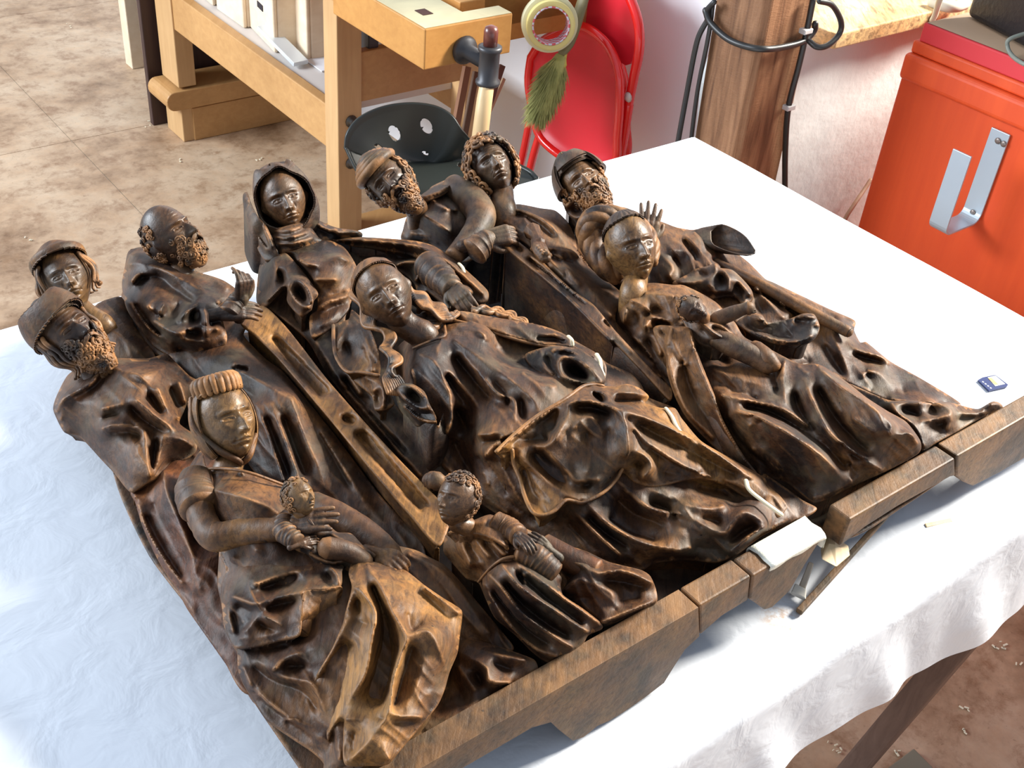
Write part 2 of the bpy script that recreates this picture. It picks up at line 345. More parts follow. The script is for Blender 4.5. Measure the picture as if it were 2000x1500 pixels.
# ---- man with brimmed hat, far left
HATMAN = figure('carved_man', 'bearded man in a tall brimmed hat', c5((190, 860, 4.4), (215, 930, 4.2), (260, 1080, 4), (330, 1240, 3.8), (400, 1370, 3.6), (490, 1500, 3.6)) + [(365, 1185, 3.4), (402, 1238, 3.3), (440, 1292, 3.2), (482, 1352, 3.2), (600, 1350, 3.2), (600, 1200, 5), (520, 1080, 5), (440, 900, 5.5)] + c5((700, 560, 6.5), (560, 560, 6), (430, 680, 6)),
    [c5((205, 900, 5.4), (290, 1110, 5.4), (380, 1270, 5.2), (520, 1460, 4.8)), c5((260, 960, 4), (340, 1150, 4), (460, 1350, 3.8), (560, 1480, 3.6)), c5((400, 740, 7.6), (430, 900, 7.4), (560, 1200, 6.4), (640, 1500, 5.2)), c5((300, 880, 5), (400, 1100, 5), (560, 1400, 4.4)), c5((500, 760, 6.5), (540, 1000, 6), (640, 1250, 5))], .04, W_RED, PANEL_A)
relief('coat', c1((690, 1000, 9.4), (960, 1000, 8), (1080, 970, 7.6), (1130, 1010, 7.6), (1230, 1110, 7.6)) + c5((620, 150, 7.5), (570, 240, 7.3), (530, 330, 7.2), (500, 420, 7.2), (600, 500, 7), (610, 590, 6.8), (540, 650, 6.4), (440, 680, 6.2), (370, 760, 6.6), (300, 795, 6.6), (195, 858, 5.6), (150, 830, 5.2), (80, 740, 4.8), (0, 655, 4.4)) + c1((520, 1500, 4.2), (420, 1470, 4.2), (372, 1390, 4.3), (348, 1320, 4.8), (370, 1240, 5.4), (440, 1110, 6.4), (540, 1050, 8)),
    [c1((365, 1350, 6.6), (420, 1260, 8.8), (590, 1160, 10), (690, 1010, 11)), c1((390, 1400, 5.9), (450, 1290, 8.1), (620, 1180, 9.0), (720, 1050, 9.8)),
     c5((60, 60, 11), (270, 110, 12), (400, 60, 10)), c5((220, 270, 11.9), (330, 360, 11.3), (470, 470, 9.6)), c5((160, 290, 9.3), (280, 410, 8.6), (430, 500, 7.6)), c5((360, 200, 12), (420, 330, 10.3), (510, 400, 8.6)), c5((300, 225, 9.6), (390, 370, 8.6)), c5((500, 160, 10), (545, 300, 8.6)), c5((440, 180, 8.6), (500, 330, 7.4)),
     c5((0, 460, 9), (60, 440, 9.8), (180, 440, 9.9), (272, 470, 9.7), (285, 600, 9), (305, 760, 7.8)), c5((0, 520, 7), (100, 485, 7.8), (235, 500, 7.8), (240, 590, 7.2)), c5((270, 480, 9.7), (222, 620, 8.6), (200, 780, 6.6)), c5((350, 510, 7.4), (340, 650, 6.7), (320, 740, 6.2)), c5((392, 510, 9.8), (372, 600, 8.7), (335, 720, 7.4)), c5((400, 500, 9.8), (520, 525, 9.2), (590, 570, 8)),
     c5((0, 330, 10.2), (120, 300, 10.6)), c5((20, 410, 9), (90, 395, 9.7), (220, 440, 9.2)), c5((0, 390, 8), (100, 360, 8.6)), c5((430, 60, 8.5), (560, 160, 7)), c5((640, 60, 8.2), (500, 40, 9))], .05, W_MAIN, HATMAN, base=2.2)
# ---- youth with cap
YOUTH = figure('carved_youth', 'young man in a round cap behind the brimmed hat', c1((480, 600, 7), (560, 650, 8), (600, 670, 8), (640, 640, 8), (700, 615, 8), (790, 600, 7), (840, 700, 6.5), (900, 830, 6.5), (1000, 960, 6.5), (1000, 1050, 6), (760, 1050, 7), (640, 940, 7), (540, 760, 7)),
    [c1((640, 760, 8.6), (800, 860, 8.4), (900, 960, 7.6)), c1((560, 690, 8.4), (600, 710, 8.8), (660, 690, 8.8))], .06, W_MAIN, PANEL_A, base=1)
# ---- bald bearded man
BALD = figure('carved_man', 'bald bearded man in a wide mantle', c1((790, 600, 5.5), (820, 500, 6), (850, 380, 7), (850, 290, 8), (960, 300, 8), (1200, 500, 8), (1450, 640, 8), (1600, 760, 8)) + c5((920, -150, 8), (1060, 0, 7.5), (1180, 90, 7.3), (1500, 480, 6.8), (1800, 880, 5.6), (2080, 1200, 5), (2080, 1400, 4), (1700, 1150, 4), (1380, 950, 5), (1000, 740, 5.5), (800, 400, 6), (560, 140, 6), (430, 60, 6)) + c1((1130, 1010, 6.4), (1000, 960, 6), (900, 850, 5.6), (820, 720, 5.4)),
    [c5((850, 50, 10), (1100, 190, 10.8), (1235, 265, 11)), c5((1235, 265, 11), (1295, 450, 9.5), (1400, 700, 7.6), (1460, 850, 6.2)), c5((1100, 300, 10.5), (1180, 500, 9.4), (1250, 700, 8), (1290, 830, 7)), c5((1000, 300, 10), (1085, 500, 9), (1180, 800, 7)), c5((1170, 330, 8.6), (1240, 550, 7), (1340, 800, 5.2)), c5((1050, 340, 8.6), (1130, 560, 7.2), (1235, 820, 5.6)), c5((1310, 350, 8.6), (1480, 600, 7), (1640, 900, 5.2)), c5((1420, 480, 8.4), (1560, 700, 7.2), (1700, 920, 6)), c5((880, 180, 8.8), (1000, 260, 9)), c5((860, 36, 10.4), (950, 50, 9.6)), c5((850, 60, 9), (950, 80, 8.5)), c5((600, 0, 8), (800, -20, 9.5), (1000, 60, 9.5))], .05, W_MAIN, PANEL_A, base=1)
relief('mantle', c1((840, 300, 10), (818, 380, 9.5), (795, 520, 8.2), (822, 660, 7.6), (880, 760, 7.2), (1000, 910, 6.8), (1080, 965, 6.6), (1140, 985, 6.6), (1160, 930, 7.4), (1250, 950, 8), (1350, 940, 8.6), (1462, 900, 9.2), (1475, 850, 9.8), (1450, 760, 10.6), (1430, 650, 11), (1500, 610, 10.6), (1545, 560, 10.6), (1470, 500, 10.4), (1400, 470, 10.6), (1300, 440, 10.8), (1180, 400, 10.6), (1000, 320, 10.6), (930, 275, 10.6)),
    [c1((850, 385, 11), (930, 380, 12), (1100, 440, 12.4), (1300, 550, 12), (1430, 640, 11.6)), c1((930, 455, 10.4), (1050, 480, 10.8), (1170, 580, 10.6), (1300, 650, 10.6)), c1((860, 500, 10.8), (905, 455, 11.2), (1000, 450, 11.4)), c1((870, 540, 9.4), (920, 480, 9.8), (980, 470, 10)), c1((850, 330, 10.8), (930, 330, 11.5), (1150, 420, 12)),
     c1((960, 660, 12.4), (1000, 620, 12.2), (1090, 600, 11)), c1((960, 665, 12.4), (1050, 730, 10.6)), c1((1285, 640, 12.8), (1200, 715, 12.8), (1150, 780, 11)), c1((1065, 640, 12.8), (1040, 700, 12.2), (1045, 760, 11)), c1((1110, 720, 9.8), (1180, 640, 10.2)), c1((1000, 760, 11.2), (1150, 835, 11.8), (1300, 790, 11.6), (1420, 810, 11.4)), c1((1330, 670, 12.8), (1345, 760, 12.8), (1335, 840, 11.4)), c1((1385, 700, 10), (1375, 800, 9.8)), c1((1250, 700, 10.4), (1250, 760, 10)), c1((1170, 835, 11.8), (1200, 875, 10.8), (1330, 885, 10.2), (1430, 850, 10)), c1((1200, 820, 10.2), (1310, 840, 9.8)), c1((850, 640, 9.6), (960, 790, 9.4), (1120, 900, 9)), c1((820, 600, 9), (880, 700, 8.6), (1000, 850, 7.8), (1110, 940, 7)), c1((860, 620, 8.6), (960, 760, 8), (1080, 880, 7.4)), c1((1490, 540, 11.4), (1420, 500, 11.6))], .06, W_MAIN, BALD, base=2.5)
# ---- seated woman with wound headdress
SEATED = figure('carved_woman', 'seated woman with pleated headdress holding a baby', c5((640, 600, 9.5), (690, 722, 11.5), (900, 730, 11.6), (1090, 790, 10.8), (1215, 830, 10), (1260, 930, 9.6), (1380, 1010, 9.4), (1560, 1080, 9.2), (1760, 1180, 9), (1800, 1300, 9)) + d1((1420, 310, 9), (1600, 600, 7.5), (1560, 900, 6.5), (1300, 1340, 6.2), (920, 1480, 6), (780, 1530, 5), (775, 1460, 4.8), (700, 1385, 4.8), (560, 1292, 4.8), (400, 1175, 4.8), (320, 1050, 4.8), (248, 940, 4.8), (220, 850, 5), (212, 740, 5.6), (180, 690, 5.8), (130, 580, 6), (112, 430, 6.2), (85, 300, 6.5), (95, 80, 7.4)) + c5((740, 1250, 7.4), (640, 1180, 7), (560, 1080, 7), (525, 950, 7.4), (515, 830, 7.8), (540, 750, 8.6)),
    [c5((740, 860, 13), (900, 900, 14.4), (1050, 950, 14), (1150, 1010, 12.6)), c5((900, 1080, 12), (1050, 1150, 12)), c5((690, 724, 12.6), (950, 742, 12.8), (1205, 832, 10.8)), c5((700, 760, 11.8), (940, 775, 12.2), (1150, 850, 11)), c5((1000, 1250, 11.4), (1200, 1230, 11.2)), c5((760, 1240, 7.2), (800, 1350, 7.4), (850, 1480, 7.4)), c5((850, 1300, 9.5), (1000, 1400, 9.5), (1100, 1450, 9.2)),
     d1((640, 760, 9.2), (700, 690, 9.4), (860, 480, 10)), d1((450, 860, 8.8), (500, 800, 8.8), (640, 755, 9.4), (690, 860, 8.6), (720, 940, 8.4)), d1((500, 850, 7.4), (580, 835, 7.4), (660, 840, 7.6)), d1((340, 800, 7), (500, 900, 7.9), (700, 950, 9), (745, 1040, 8.4), (800, 1160, 7.4)), d1((260, 800, 5.6), (440, 930, 6.2), (640, 1010, 6.6), (770, 1180, 6)), d1((250, 850, 6.4), (330, 1000, 6.4), (500, 1140, 6.2), (640, 1200, 6.4), (790, 1260, 6.4)), d1((260, 900, 5), (380, 1060, 5), (600, 1240, 5), (760, 1360, 5)), d1((520, 1180, 6.6), (620, 1190, 6.9)), d1((360, 620, 7), (700, 640, 8)), d1((300, 740, 6.4), (560, 700, 7.4)), d1((790, 1250, 6.8), (830, 1300, 6), (790, 1450, 5.2)), d1((860, 1230, 7.6), (880, 1440, 7))], .05, W_MAIN, PANEL_A, base=2.5)
relief('apron', d1((105, 90, 8.3), (140, 200, 8), (112, 300, 7.5), (108, 400, 7.1), (135, 570, 7), (175, 680, 7), (212, 710, 7.4), (330, 698, 8), (480, 662, 8.8), (612, 628, 9.8), (630, 500, 10.6), (650, 348, 11.4), (760, 335, 11.4), (882, 308, 11.4), (890, 215, 11.2), (900, 180, 11), (760, 150, 10.5), (600, 160, 10), (450, 90, 10), (300, 50, 9.6)),
    [d1((330, 305, 10.8), (520, 240, 10.8), (700, 200, 11)), d1((330, 345, 9), (500, 290, 9.2), (620, 240, 9.8)), d1((190, 385, 9.6), (320, 430, 10.6), (460, 395, 10.8), (645, 352, 11.5)), d1((200, 430, 7.6), (310, 490, 8.6)), d1((380, 460, 8.9), (600, 410, 9.6)), d1((450, 410, 10.6), (360, 500, 9.8), (260, 615, 8.6)), d1((390, 515, 10.6), (460, 550, 10.2), (520, 590, 9.6)), d1((300, 530, 8.2), (250, 590, 7.6)), d1((350, 560, 8.4), (460, 610, 8.6)), d1((240, 660, 8.2), (400, 640, 8.8), (520, 605, 9.6)), d1((820, 200, 11.8), (850, 230, 11.9), (875, 290, 11.8)), d1((790, 230, 10.4), (830, 280, 10.2)), d1((500, 250, 10.6), (540, 310, 9.8)), d1((640, 380, 11), (760, 370, 11.2), (850, 340, 11)), d1((130, 300, 8), (160, 500, 7.6), (200, 660, 7.4)), d1((180, 480, 6.9), (230, 640, 6.9))], .05, W_MAIN, SEATED, base=5)
relief('apron_flap', d1((650, 350, 11.6), (760, 342, 11.6), (885, 315, 11.6), (885, 370, 10.5), (760, 490, 9.6), (640, 600, 9.2), (614, 622, 9.6), (628, 500, 10.8)), [d1((700, 350, 11.4), (680, 500, 10.4))], 0, SEATED, W_GOLD, base=7)
relief('skirt', d1((1030, 145, 11), (1200, 180, 11), (1310, 215, 10.6), (1425, 305, 10.4), (1540, 385, 10.3), (1665, 465, 10.2), (1672, 520, 9.8), (1655, 650, 9.6), (1640, 750, 9.3), (1590, 870, 9), (1560, 980, 9), (1515, 1080, 8.8), (1420, 1200, 8.6), (1300, 1340, 8.2), (1195, 1460, 8), (1070, 1472, 7.6), (915, 1465, 7.5), (905, 1300, 7.6), (905, 1182, 8.2), (830, 1260, 6.8), (800, 1310, 6.6), (790, 1160, 6.8), (735, 1040, 7.8), (715, 950, 8.4), (735, 880, 8.9), (830, 720, 9.9), (900, 560, 10.8), (925, 460, 11.2), (960, 320, 11.6), (940, 230, 11.4), (960, 160, 11.2)),
    [d1((1000, 180, 12), (965, 330, 12.3), (925, 470, 12), (900, 580, 11.6), (830, 720, 10.6), (735, 890, 9.6)), d1((960, 325, 12.4), (1020, 342, 13), (1112, 490, 13.3), (1090, 640, 12.6), (1052, 870, 11.4), (985, 990, 10.4), (860, 1190, 8.2), (805, 1290, 7)), d1((990, 400, 10.8), (1005, 500, 10.6)), d1((940, 620, 10.4), (880, 800, 8.2), (800, 960, 7), (790, 1110, 6.6)), d1((930, 540, 11.6), (1000, 545, 11.3), (1050, 560, 11.6)), d1((960, 700, 10.2), (900, 900, 9), (830, 1080, 7.6)),
     d1((1060, 170, 12.2), (1150, 330, 13.2), (1220, 480, 13.4), (1312, 640, 13.6), (1285, 740, 13), (1230, 900, 12.2), (1195, 1130, 11.2), (1100, 1290, 9.8), (960, 1440, 8.6)), d1((1045, 215, 10.8), (1120, 380, 10), (1175, 560, 9), (1180, 760, 7.8), (1120, 960, 7), (1030, 1130, 6.6)), d1((1250, 650, 11), (1230, 760, 9.4), (1180, 960, 8.2), (1120, 1130, 7.8)),
     d1((1312, 640, 13.6), (1420, 606, 13.6), (1480, 630, 13.2), (1530, 740, 12.2), (1575, 870, 9.8)), d1((1320, 470, 12), (1345, 600, 11.6), (1400, 570, 11.6), (1430, 520, 11.8)), d1((1270, 330, 12.6), (1300, 480, 12.8)), d1((1350, 720, 11.4), (1290, 900, 10.4), (1235, 1090, 9.4)), d1((1440, 760, 12), (1380, 960, 11), (1290, 1130, 10.2)), d1((1195, 1140, 11.2), (1300, 1170, 10.4), (1410, 1165, 9.8)), d1((1230, 1200, 9.4), (1390, 1190, 9.2)), d1((1430, 320, 12), (1540, 400, 11.4), (1655, 490, 11)), d1((1390, 330, 11), (1500, 430, 10.6), (1620, 560, 10.4)), d1((910, 1185, 9.4), (1030, 1180, 9.6), (1165, 1175, 10)), d1((980, 1250, 7.8), (960, 1400, 7.4)), d1((1140, 1350, 9.2), (1200, 1440, 8.8))], .06, W_GOLD, SEATED, base=4)
relief('cloak', d1((1230, 60, 8), (1370, 80, 8), (1470, 130, 7.6), (1560, 180, 7.4), (1650, 270, 7.2), (1800, 450, 6.8), (1950, 630, 6.2), (2010, 720, 5.8), (1900, 760, 5.4), (1660, 660, 6), (1560, 500, 7.4), (1400, 350, 8.2), (1200, 200, 9)),
    [d1((1330, 110, 9.4), (1500, 190, 9.2), (1640, 320, 8.6), (1850, 620, 7))], .05, W_MAIN, SEATED, base=2)
relief('robe_hem', d1((1580, 620, 5), (1720, 655, 6), (1860, 690, 6.6), (2020, 745, 7), (2150, 800, 6.8), (2160, 900, 6), (2000, 950, 6), (1850, 1020, 6), (1640, 1180, 6), (1400, 1360, 6), (1200, 1480, 6), (1300, 1300, 5), (1560, 1000, 4.6)),
    [d1((1650, 740, 6.4), (1740, 790, 7.6), (1835, 850, 8.2), (1850, 930, 7.8), (1990, 945, 7.4)), d1((1700, 700, 6.8), (1900, 760, 8), (2080, 800, 7.8)), d1((1760, 870, 5.4), (1810, 960, 5.4)), d1((1650, 840, 6.8), (1760, 990, 7)), d1((1600, 900, 5), (1700, 1080, 5)), d1((1880, 820, 7), (2000, 860, 6.4))], .03, W_MAIN, SEATED, base=2)
# ---- veiled woman
VEILED = figure('carved_woman', 'woman with a hooded veil and high collar', c2((380, 690, 8.5), (352, 760, 8), (340, 960, 7.4), (430, 1010, 7.4)) + c6((0, 540, 6.6), (130, 760, 6.2), (390, 1080, 5.6), (640, 1360, 5.4), (780, 1500, 5.4), (1000, 1480, 5.4), (900, 1300, 6), (560, 950, 7), (250, 450, 8), (300, 250, 8)) + c2((1000, 760, 8.5), (980, 600, 9.5), (760, 560, 10), (500, 640, 9.5)),
    [c6((60, 560, 8), (230, 830, 7.4), (480, 1130, 7), (740, 1430, 6.4)), c6((180, 720, 6), (430, 1050, 5.4), (700, 1380, 5)), c2((560, 1000, 7), (640, 1120, 6.5)), c6((60, 420, 8.2), (180, 640, 8), (350, 900, 7.4)), c6((250, 860, 6), (500, 1100, 6.4), (800, 1380, 6.2))], .04, W_DARK, PANEL_A, base=1)
relief('bodice', c2((480, 640, 10.6), (600, 600, 11.6), (780, 560, 11.6), (900, 605, 11.6), (965, 690, 11.4), (990, 760, 10.6), (950, 860, 10.2), (940, 920, 10.2), (935, 1010, 9.8), (830, 1120, 9), (700, 1190, 8.4), (685, 1060, 9), (735, 1010, 9.4), (720, 880, 10.2), (600, 700, 10.6)),
    [c2((600, 690, 13), (680, 725, 13.6), (760, 710, 13), (870, 670, 13.6), (930, 700, 12.8)), c2((520, 640, 11.6), (640, 630, 12), (780, 580, 12.2)), c2((720, 820, 12.4), (850, 820, 12.4)), c2((700, 1035, 10.4), (800, 965, 11.2), (930, 925, 11)), c2((705, 1005, 9.6), (800, 935, 10.2), (930, 895, 10.2)), c2((720, 1080, 9.4), (820, 1010, 10), (930, 970, 10)), c2((760, 1120, 9.4), (860, 1040, 10))], .05, W_MAIN, VEILED, base=4, fold=.05)
relief('mantle', c2((470, 660, 11.4), (530, 650, 11.8), (600, 720, 11.8), (650, 780, 11.6), (735, 905, 11.2), (710, 945, 10.8), (700, 985, 10.6), (690, 1010, 10.4), (620, 1045, 9.8), (540, 960, 9.6), (525, 870, 10), (400, 985, 8.6), (345, 975, 8), (350, 860, 8), (365, 740, 8.6), (400, 690, 10)),
    [c2((540, 860, 12), (590, 818, 12.6), (655, 860, 12.6), (700, 955, 12.2), (688, 1005, 11.4), (620, 975, 11.2), (560, 905, 11.4), (540, 862, 12)), c2((605, 885, 9), (655, 960, 9)), c2((480, 765, 9.4), (512, 850, 9.2)), c2((525, 740, 12), (545, 840, 11.8)), c2((455, 700, 11.8), (465, 800, 11), (430, 930, 9.6)), c2((420, 960, 10), (520, 860, 10.8))], .03, W_DARK, VEILED, base=3)
relief('sleeve', c2((960, 590, 9.4), (1300, 630, 10), (1500, 680, 10.2), (1680, 800, 10), (1835, 930, 9.4), (1780, 1000, 8.6), (1650, 1000, 8.2), (1560, 970, 8.6), (1450, 890, 8.6), (1400, 950, 7.8), (1360, 830, 7.8), (1240, 740, 8.4), (1000, 700, 8.6)),
    [c2((1250, 725, 10.6), (1320, 700, 11.2), (1400, 705, 11.2), (1500, 725, 11)), c2((1240, 690, 8.8), (1400, 670, 9.2)), c2((1460, 790, 11.8), (1550, 745, 12.4), (1650, 785, 12), (1790, 870, 10.8)), c2((1500, 840, 9.2), (1590, 790, 9.8), (1720, 850, 9.4)), c2((1560, 880, 11.4), (1640, 850, 12.2), (1730, 900, 11.4)), c2((1400, 780, 10.6), (1360, 850, 9.2)), c2((1450, 740, 9.6), (1410, 840, 8.8)), c2((1620, 730, 10), (1760, 850, 9.8))], .04, W_DARK, VEILED, base=3)
relief('mantle_edge', c2((745, 555, 11), (850, 558, 11.2), (1000, 543, 11.4), (1180, 552, 11.4), (1370, 568, 11.4), (1490, 600, 11.2), (1600, 670, 11), (1710, 765, 10.8), (1840, 890, 10.2), (1840, 950, 9.8), (1780, 960, 9.8), (1690, 850, 10.4), (1560, 745, 10.6), (1450, 690, 10.6), (1300, 640, 10.6), (1100, 605, 10.6), (950, 590, 10.6)),
    [c2((820, 566, 12.2), (1000, 562, 12.6), (1370, 600, 12.6), (1520, 665, 12.4), (1660, 775, 12), (1810, 910, 10.8))], .05, W_MAIN, VEILED, base=5)
# ---- long haired woman in the middle
MARY = figure('carved_woman', 'long-haired woman with a flowing mantle, largest figure', c6((590, 590, 9), (700, 500, 10.5), (880, 400, 11.5), (1060, 365, 12), (1300, 420, 11.2), (1500, 450, 10.8), (1650, 500, 10.6), (1750, 560, 10.5), (1880, 640, 10.4), (1960, 700, 10)) + d2((1100, 260, 9.5), (1170, 330, 9.2), (1225, 420, 9), (1390, 490, 8.8), (1440, 580, 8.8), (1560, 710, 8.4), (1700, 790, 8.2), (1860, 880, 8), (2000, 950, 7.6)) + d3((330, 930, 7.4), (450, 1010, 7.2), (560, 1090, 7), (650, 1140, 6.8), (600, 1180, 6.8), (480, 1225, 6.6), (300, 1310, 6.4)) + [(1440, 1080, 6.4), (1400, 1095, 5.4), (1340, 1090, 5)] + c7((1600, 820, 5), (1500, 870, 5), (1300, 820, 5.2), (1000, 720, 5.4), (760, 600, 5.4), (600, 520, 5.2), (450, 420, 5.2), (330, 300, 5.4), (230, 250, 5.4), (130, 130, 5.6), (60, 0, 6)) + c6((640, 1100, 6), (600, 950, 6.4), (590, 800, 7), (570, 680, 8)),
    [c6((950, 560, 14.2), (1120, 760, 14), (1220, 880, 13.6), (1350, 945, 13.6), (1352, 1060, 13.2), (1340, 1135, 12.8)), c6((930, 620, 12.4), (1070, 790, 11.6), (1180, 920, 11), (1220, 985, 11.2)), c6((960, 550, 14.6), (1240, 740, 14.6), (1440, 905, 14.2), (1500, 980, 13.6)), c6((1200, 800, 13.6), (1290, 900, 12.6), (1310, 1000, 12)), c6((1390, 935, 12.4), (1400, 1060, 11.8)), c6((880, 520, 14.4), (850, 660, 14.6), (980, 810, 13), (1110, 980, 11.6), (1110, 1160, 11)), c6((870, 740, 12), (960, 880, 11), (1050, 1000, 10), (1070, 1150, 9.4)), c6((735, 640, 13.8), (830, 690, 14.8), (915, 850, 13.6), (938, 960, 12.4), (938, 1060, 11.2), (905, 1150, 10)), c6((960, 990, 7.2), (1010, 1080, 7), (1050, 1160, 7.2)), c6((690, 600, 12.8), (800, 560, 13.4), (890, 520, 13.8), (895, 470, 12.8), (885, 405, 12.2)), c6((700, 570, 12.4), (800, 520, 12.7), (860, 480, 12.4)), c6((680, 740, 13.8), (700, 820, 12.8), (660, 880, 10.5)), c6((1000, 460, 13.8), (1140, 500, 15), (1170, 560, 14)), c6((1400, 760, 14.2), (1500, 830, 14.4), (1620, 850, 14)), c6((1180, 560, 12), (1320, 660, 11), (1450, 730, 11.2), (1580, 790, 11.8)),
     c6((1120, 1165, 12.2), (1230, 1155, 12.8), (1335, 1135, 13)), c6((1130, 1215, 10.8), (1240, 1200, 11), (1320, 1180, 11.6)), c6((1165, 1300, 12.8), (1200, 1240, 12.6), (1400, 1100, 13.2)), c6((940, 1180, 6.6), (1000, 1300, 6), (1120, 1500, 5.4)), c6((840, 1200, 6.8), (900, 1320, 6.6), (1050, 1500, 6.4)), c6((1120, 1310, 8.4), (1180, 1480, 8)), c7((160, 140, 6.6), (400, 330, 6.4), (700, 560, 6.2)),
     # lower skirt pleats
     c7((480, 240, 8.4), (600, 400, 7.4), (820, 560, 6)), c7((560, 120, 11.4), (700, 380, 9), (860, 560, 6.4)), c7((500, 160, 9.5), (640, 380, 7.6)),
     c7((1080, 500, 9), (1200, 620, 9), (1370, 775, 8)), c7((1000, 540, 6.6), (1150, 700, 6.2), (1310, 800, 5.8)), c7((1160, 450, 10), (1300, 580, 9.6), (1500, 690, 9), (1720, 745, 8.4), (1830, 730, 8)), c7((1130, 500, 7.6), (1250, 620, 7), (1450, 750, 6.4)), c7((1260, 510, 7.6), (1450, 640, 7), (1650, 690, 6.8)), c7((1400, 345, 10.2), (1560, 470, 10.2), (1780, 520, 9.8), (1900, 600, 9)), c7((1320, 390, 7.8), (1440, 500, 7.4), (1580, 560, 7.6), (1700, 620, 8)), c7((1520, 330, 10.6), (1690, 410, 10.2)), d2((1210, 1100, 8), (1330, 1150, 7.6), (1430, 1200, 7.6)),
     d2((1460, 1120, 10.4), (1600, 1145, 10), (1710, 1130, 9.8)), d2((1450, 1185, 9.8), (1580, 1250, 9.4), (1710, 1305, 9), (1770, 1230, 9.8), (1850, 1165, 10.2), (1970, 1230, 9.4)), d2((1560, 1200, 8.6), (1700, 1240, 8.2)), d2((1760, 1425, 7.4), (1860, 1340, 8.8), (1980, 1260, 9.2)), d2((1740, 1370, 6.4), (1850, 1290, 7), (1940, 1250, 7.8)), d2((1500, 1340, 8.2), (1620, 1330, 8), (1740, 1350, 7.4)), d2((1500, 1400, 6.2), (1700, 1410, 6)), d2((1500, 1000, 8), (1700, 1040, 7.4), (1850, 1130, 7.6)), d3((320, 1300, 8.6), (400, 1260, 8), (480, 1228, 7))], .05, W_MAIN, PANEL_A, base=1)
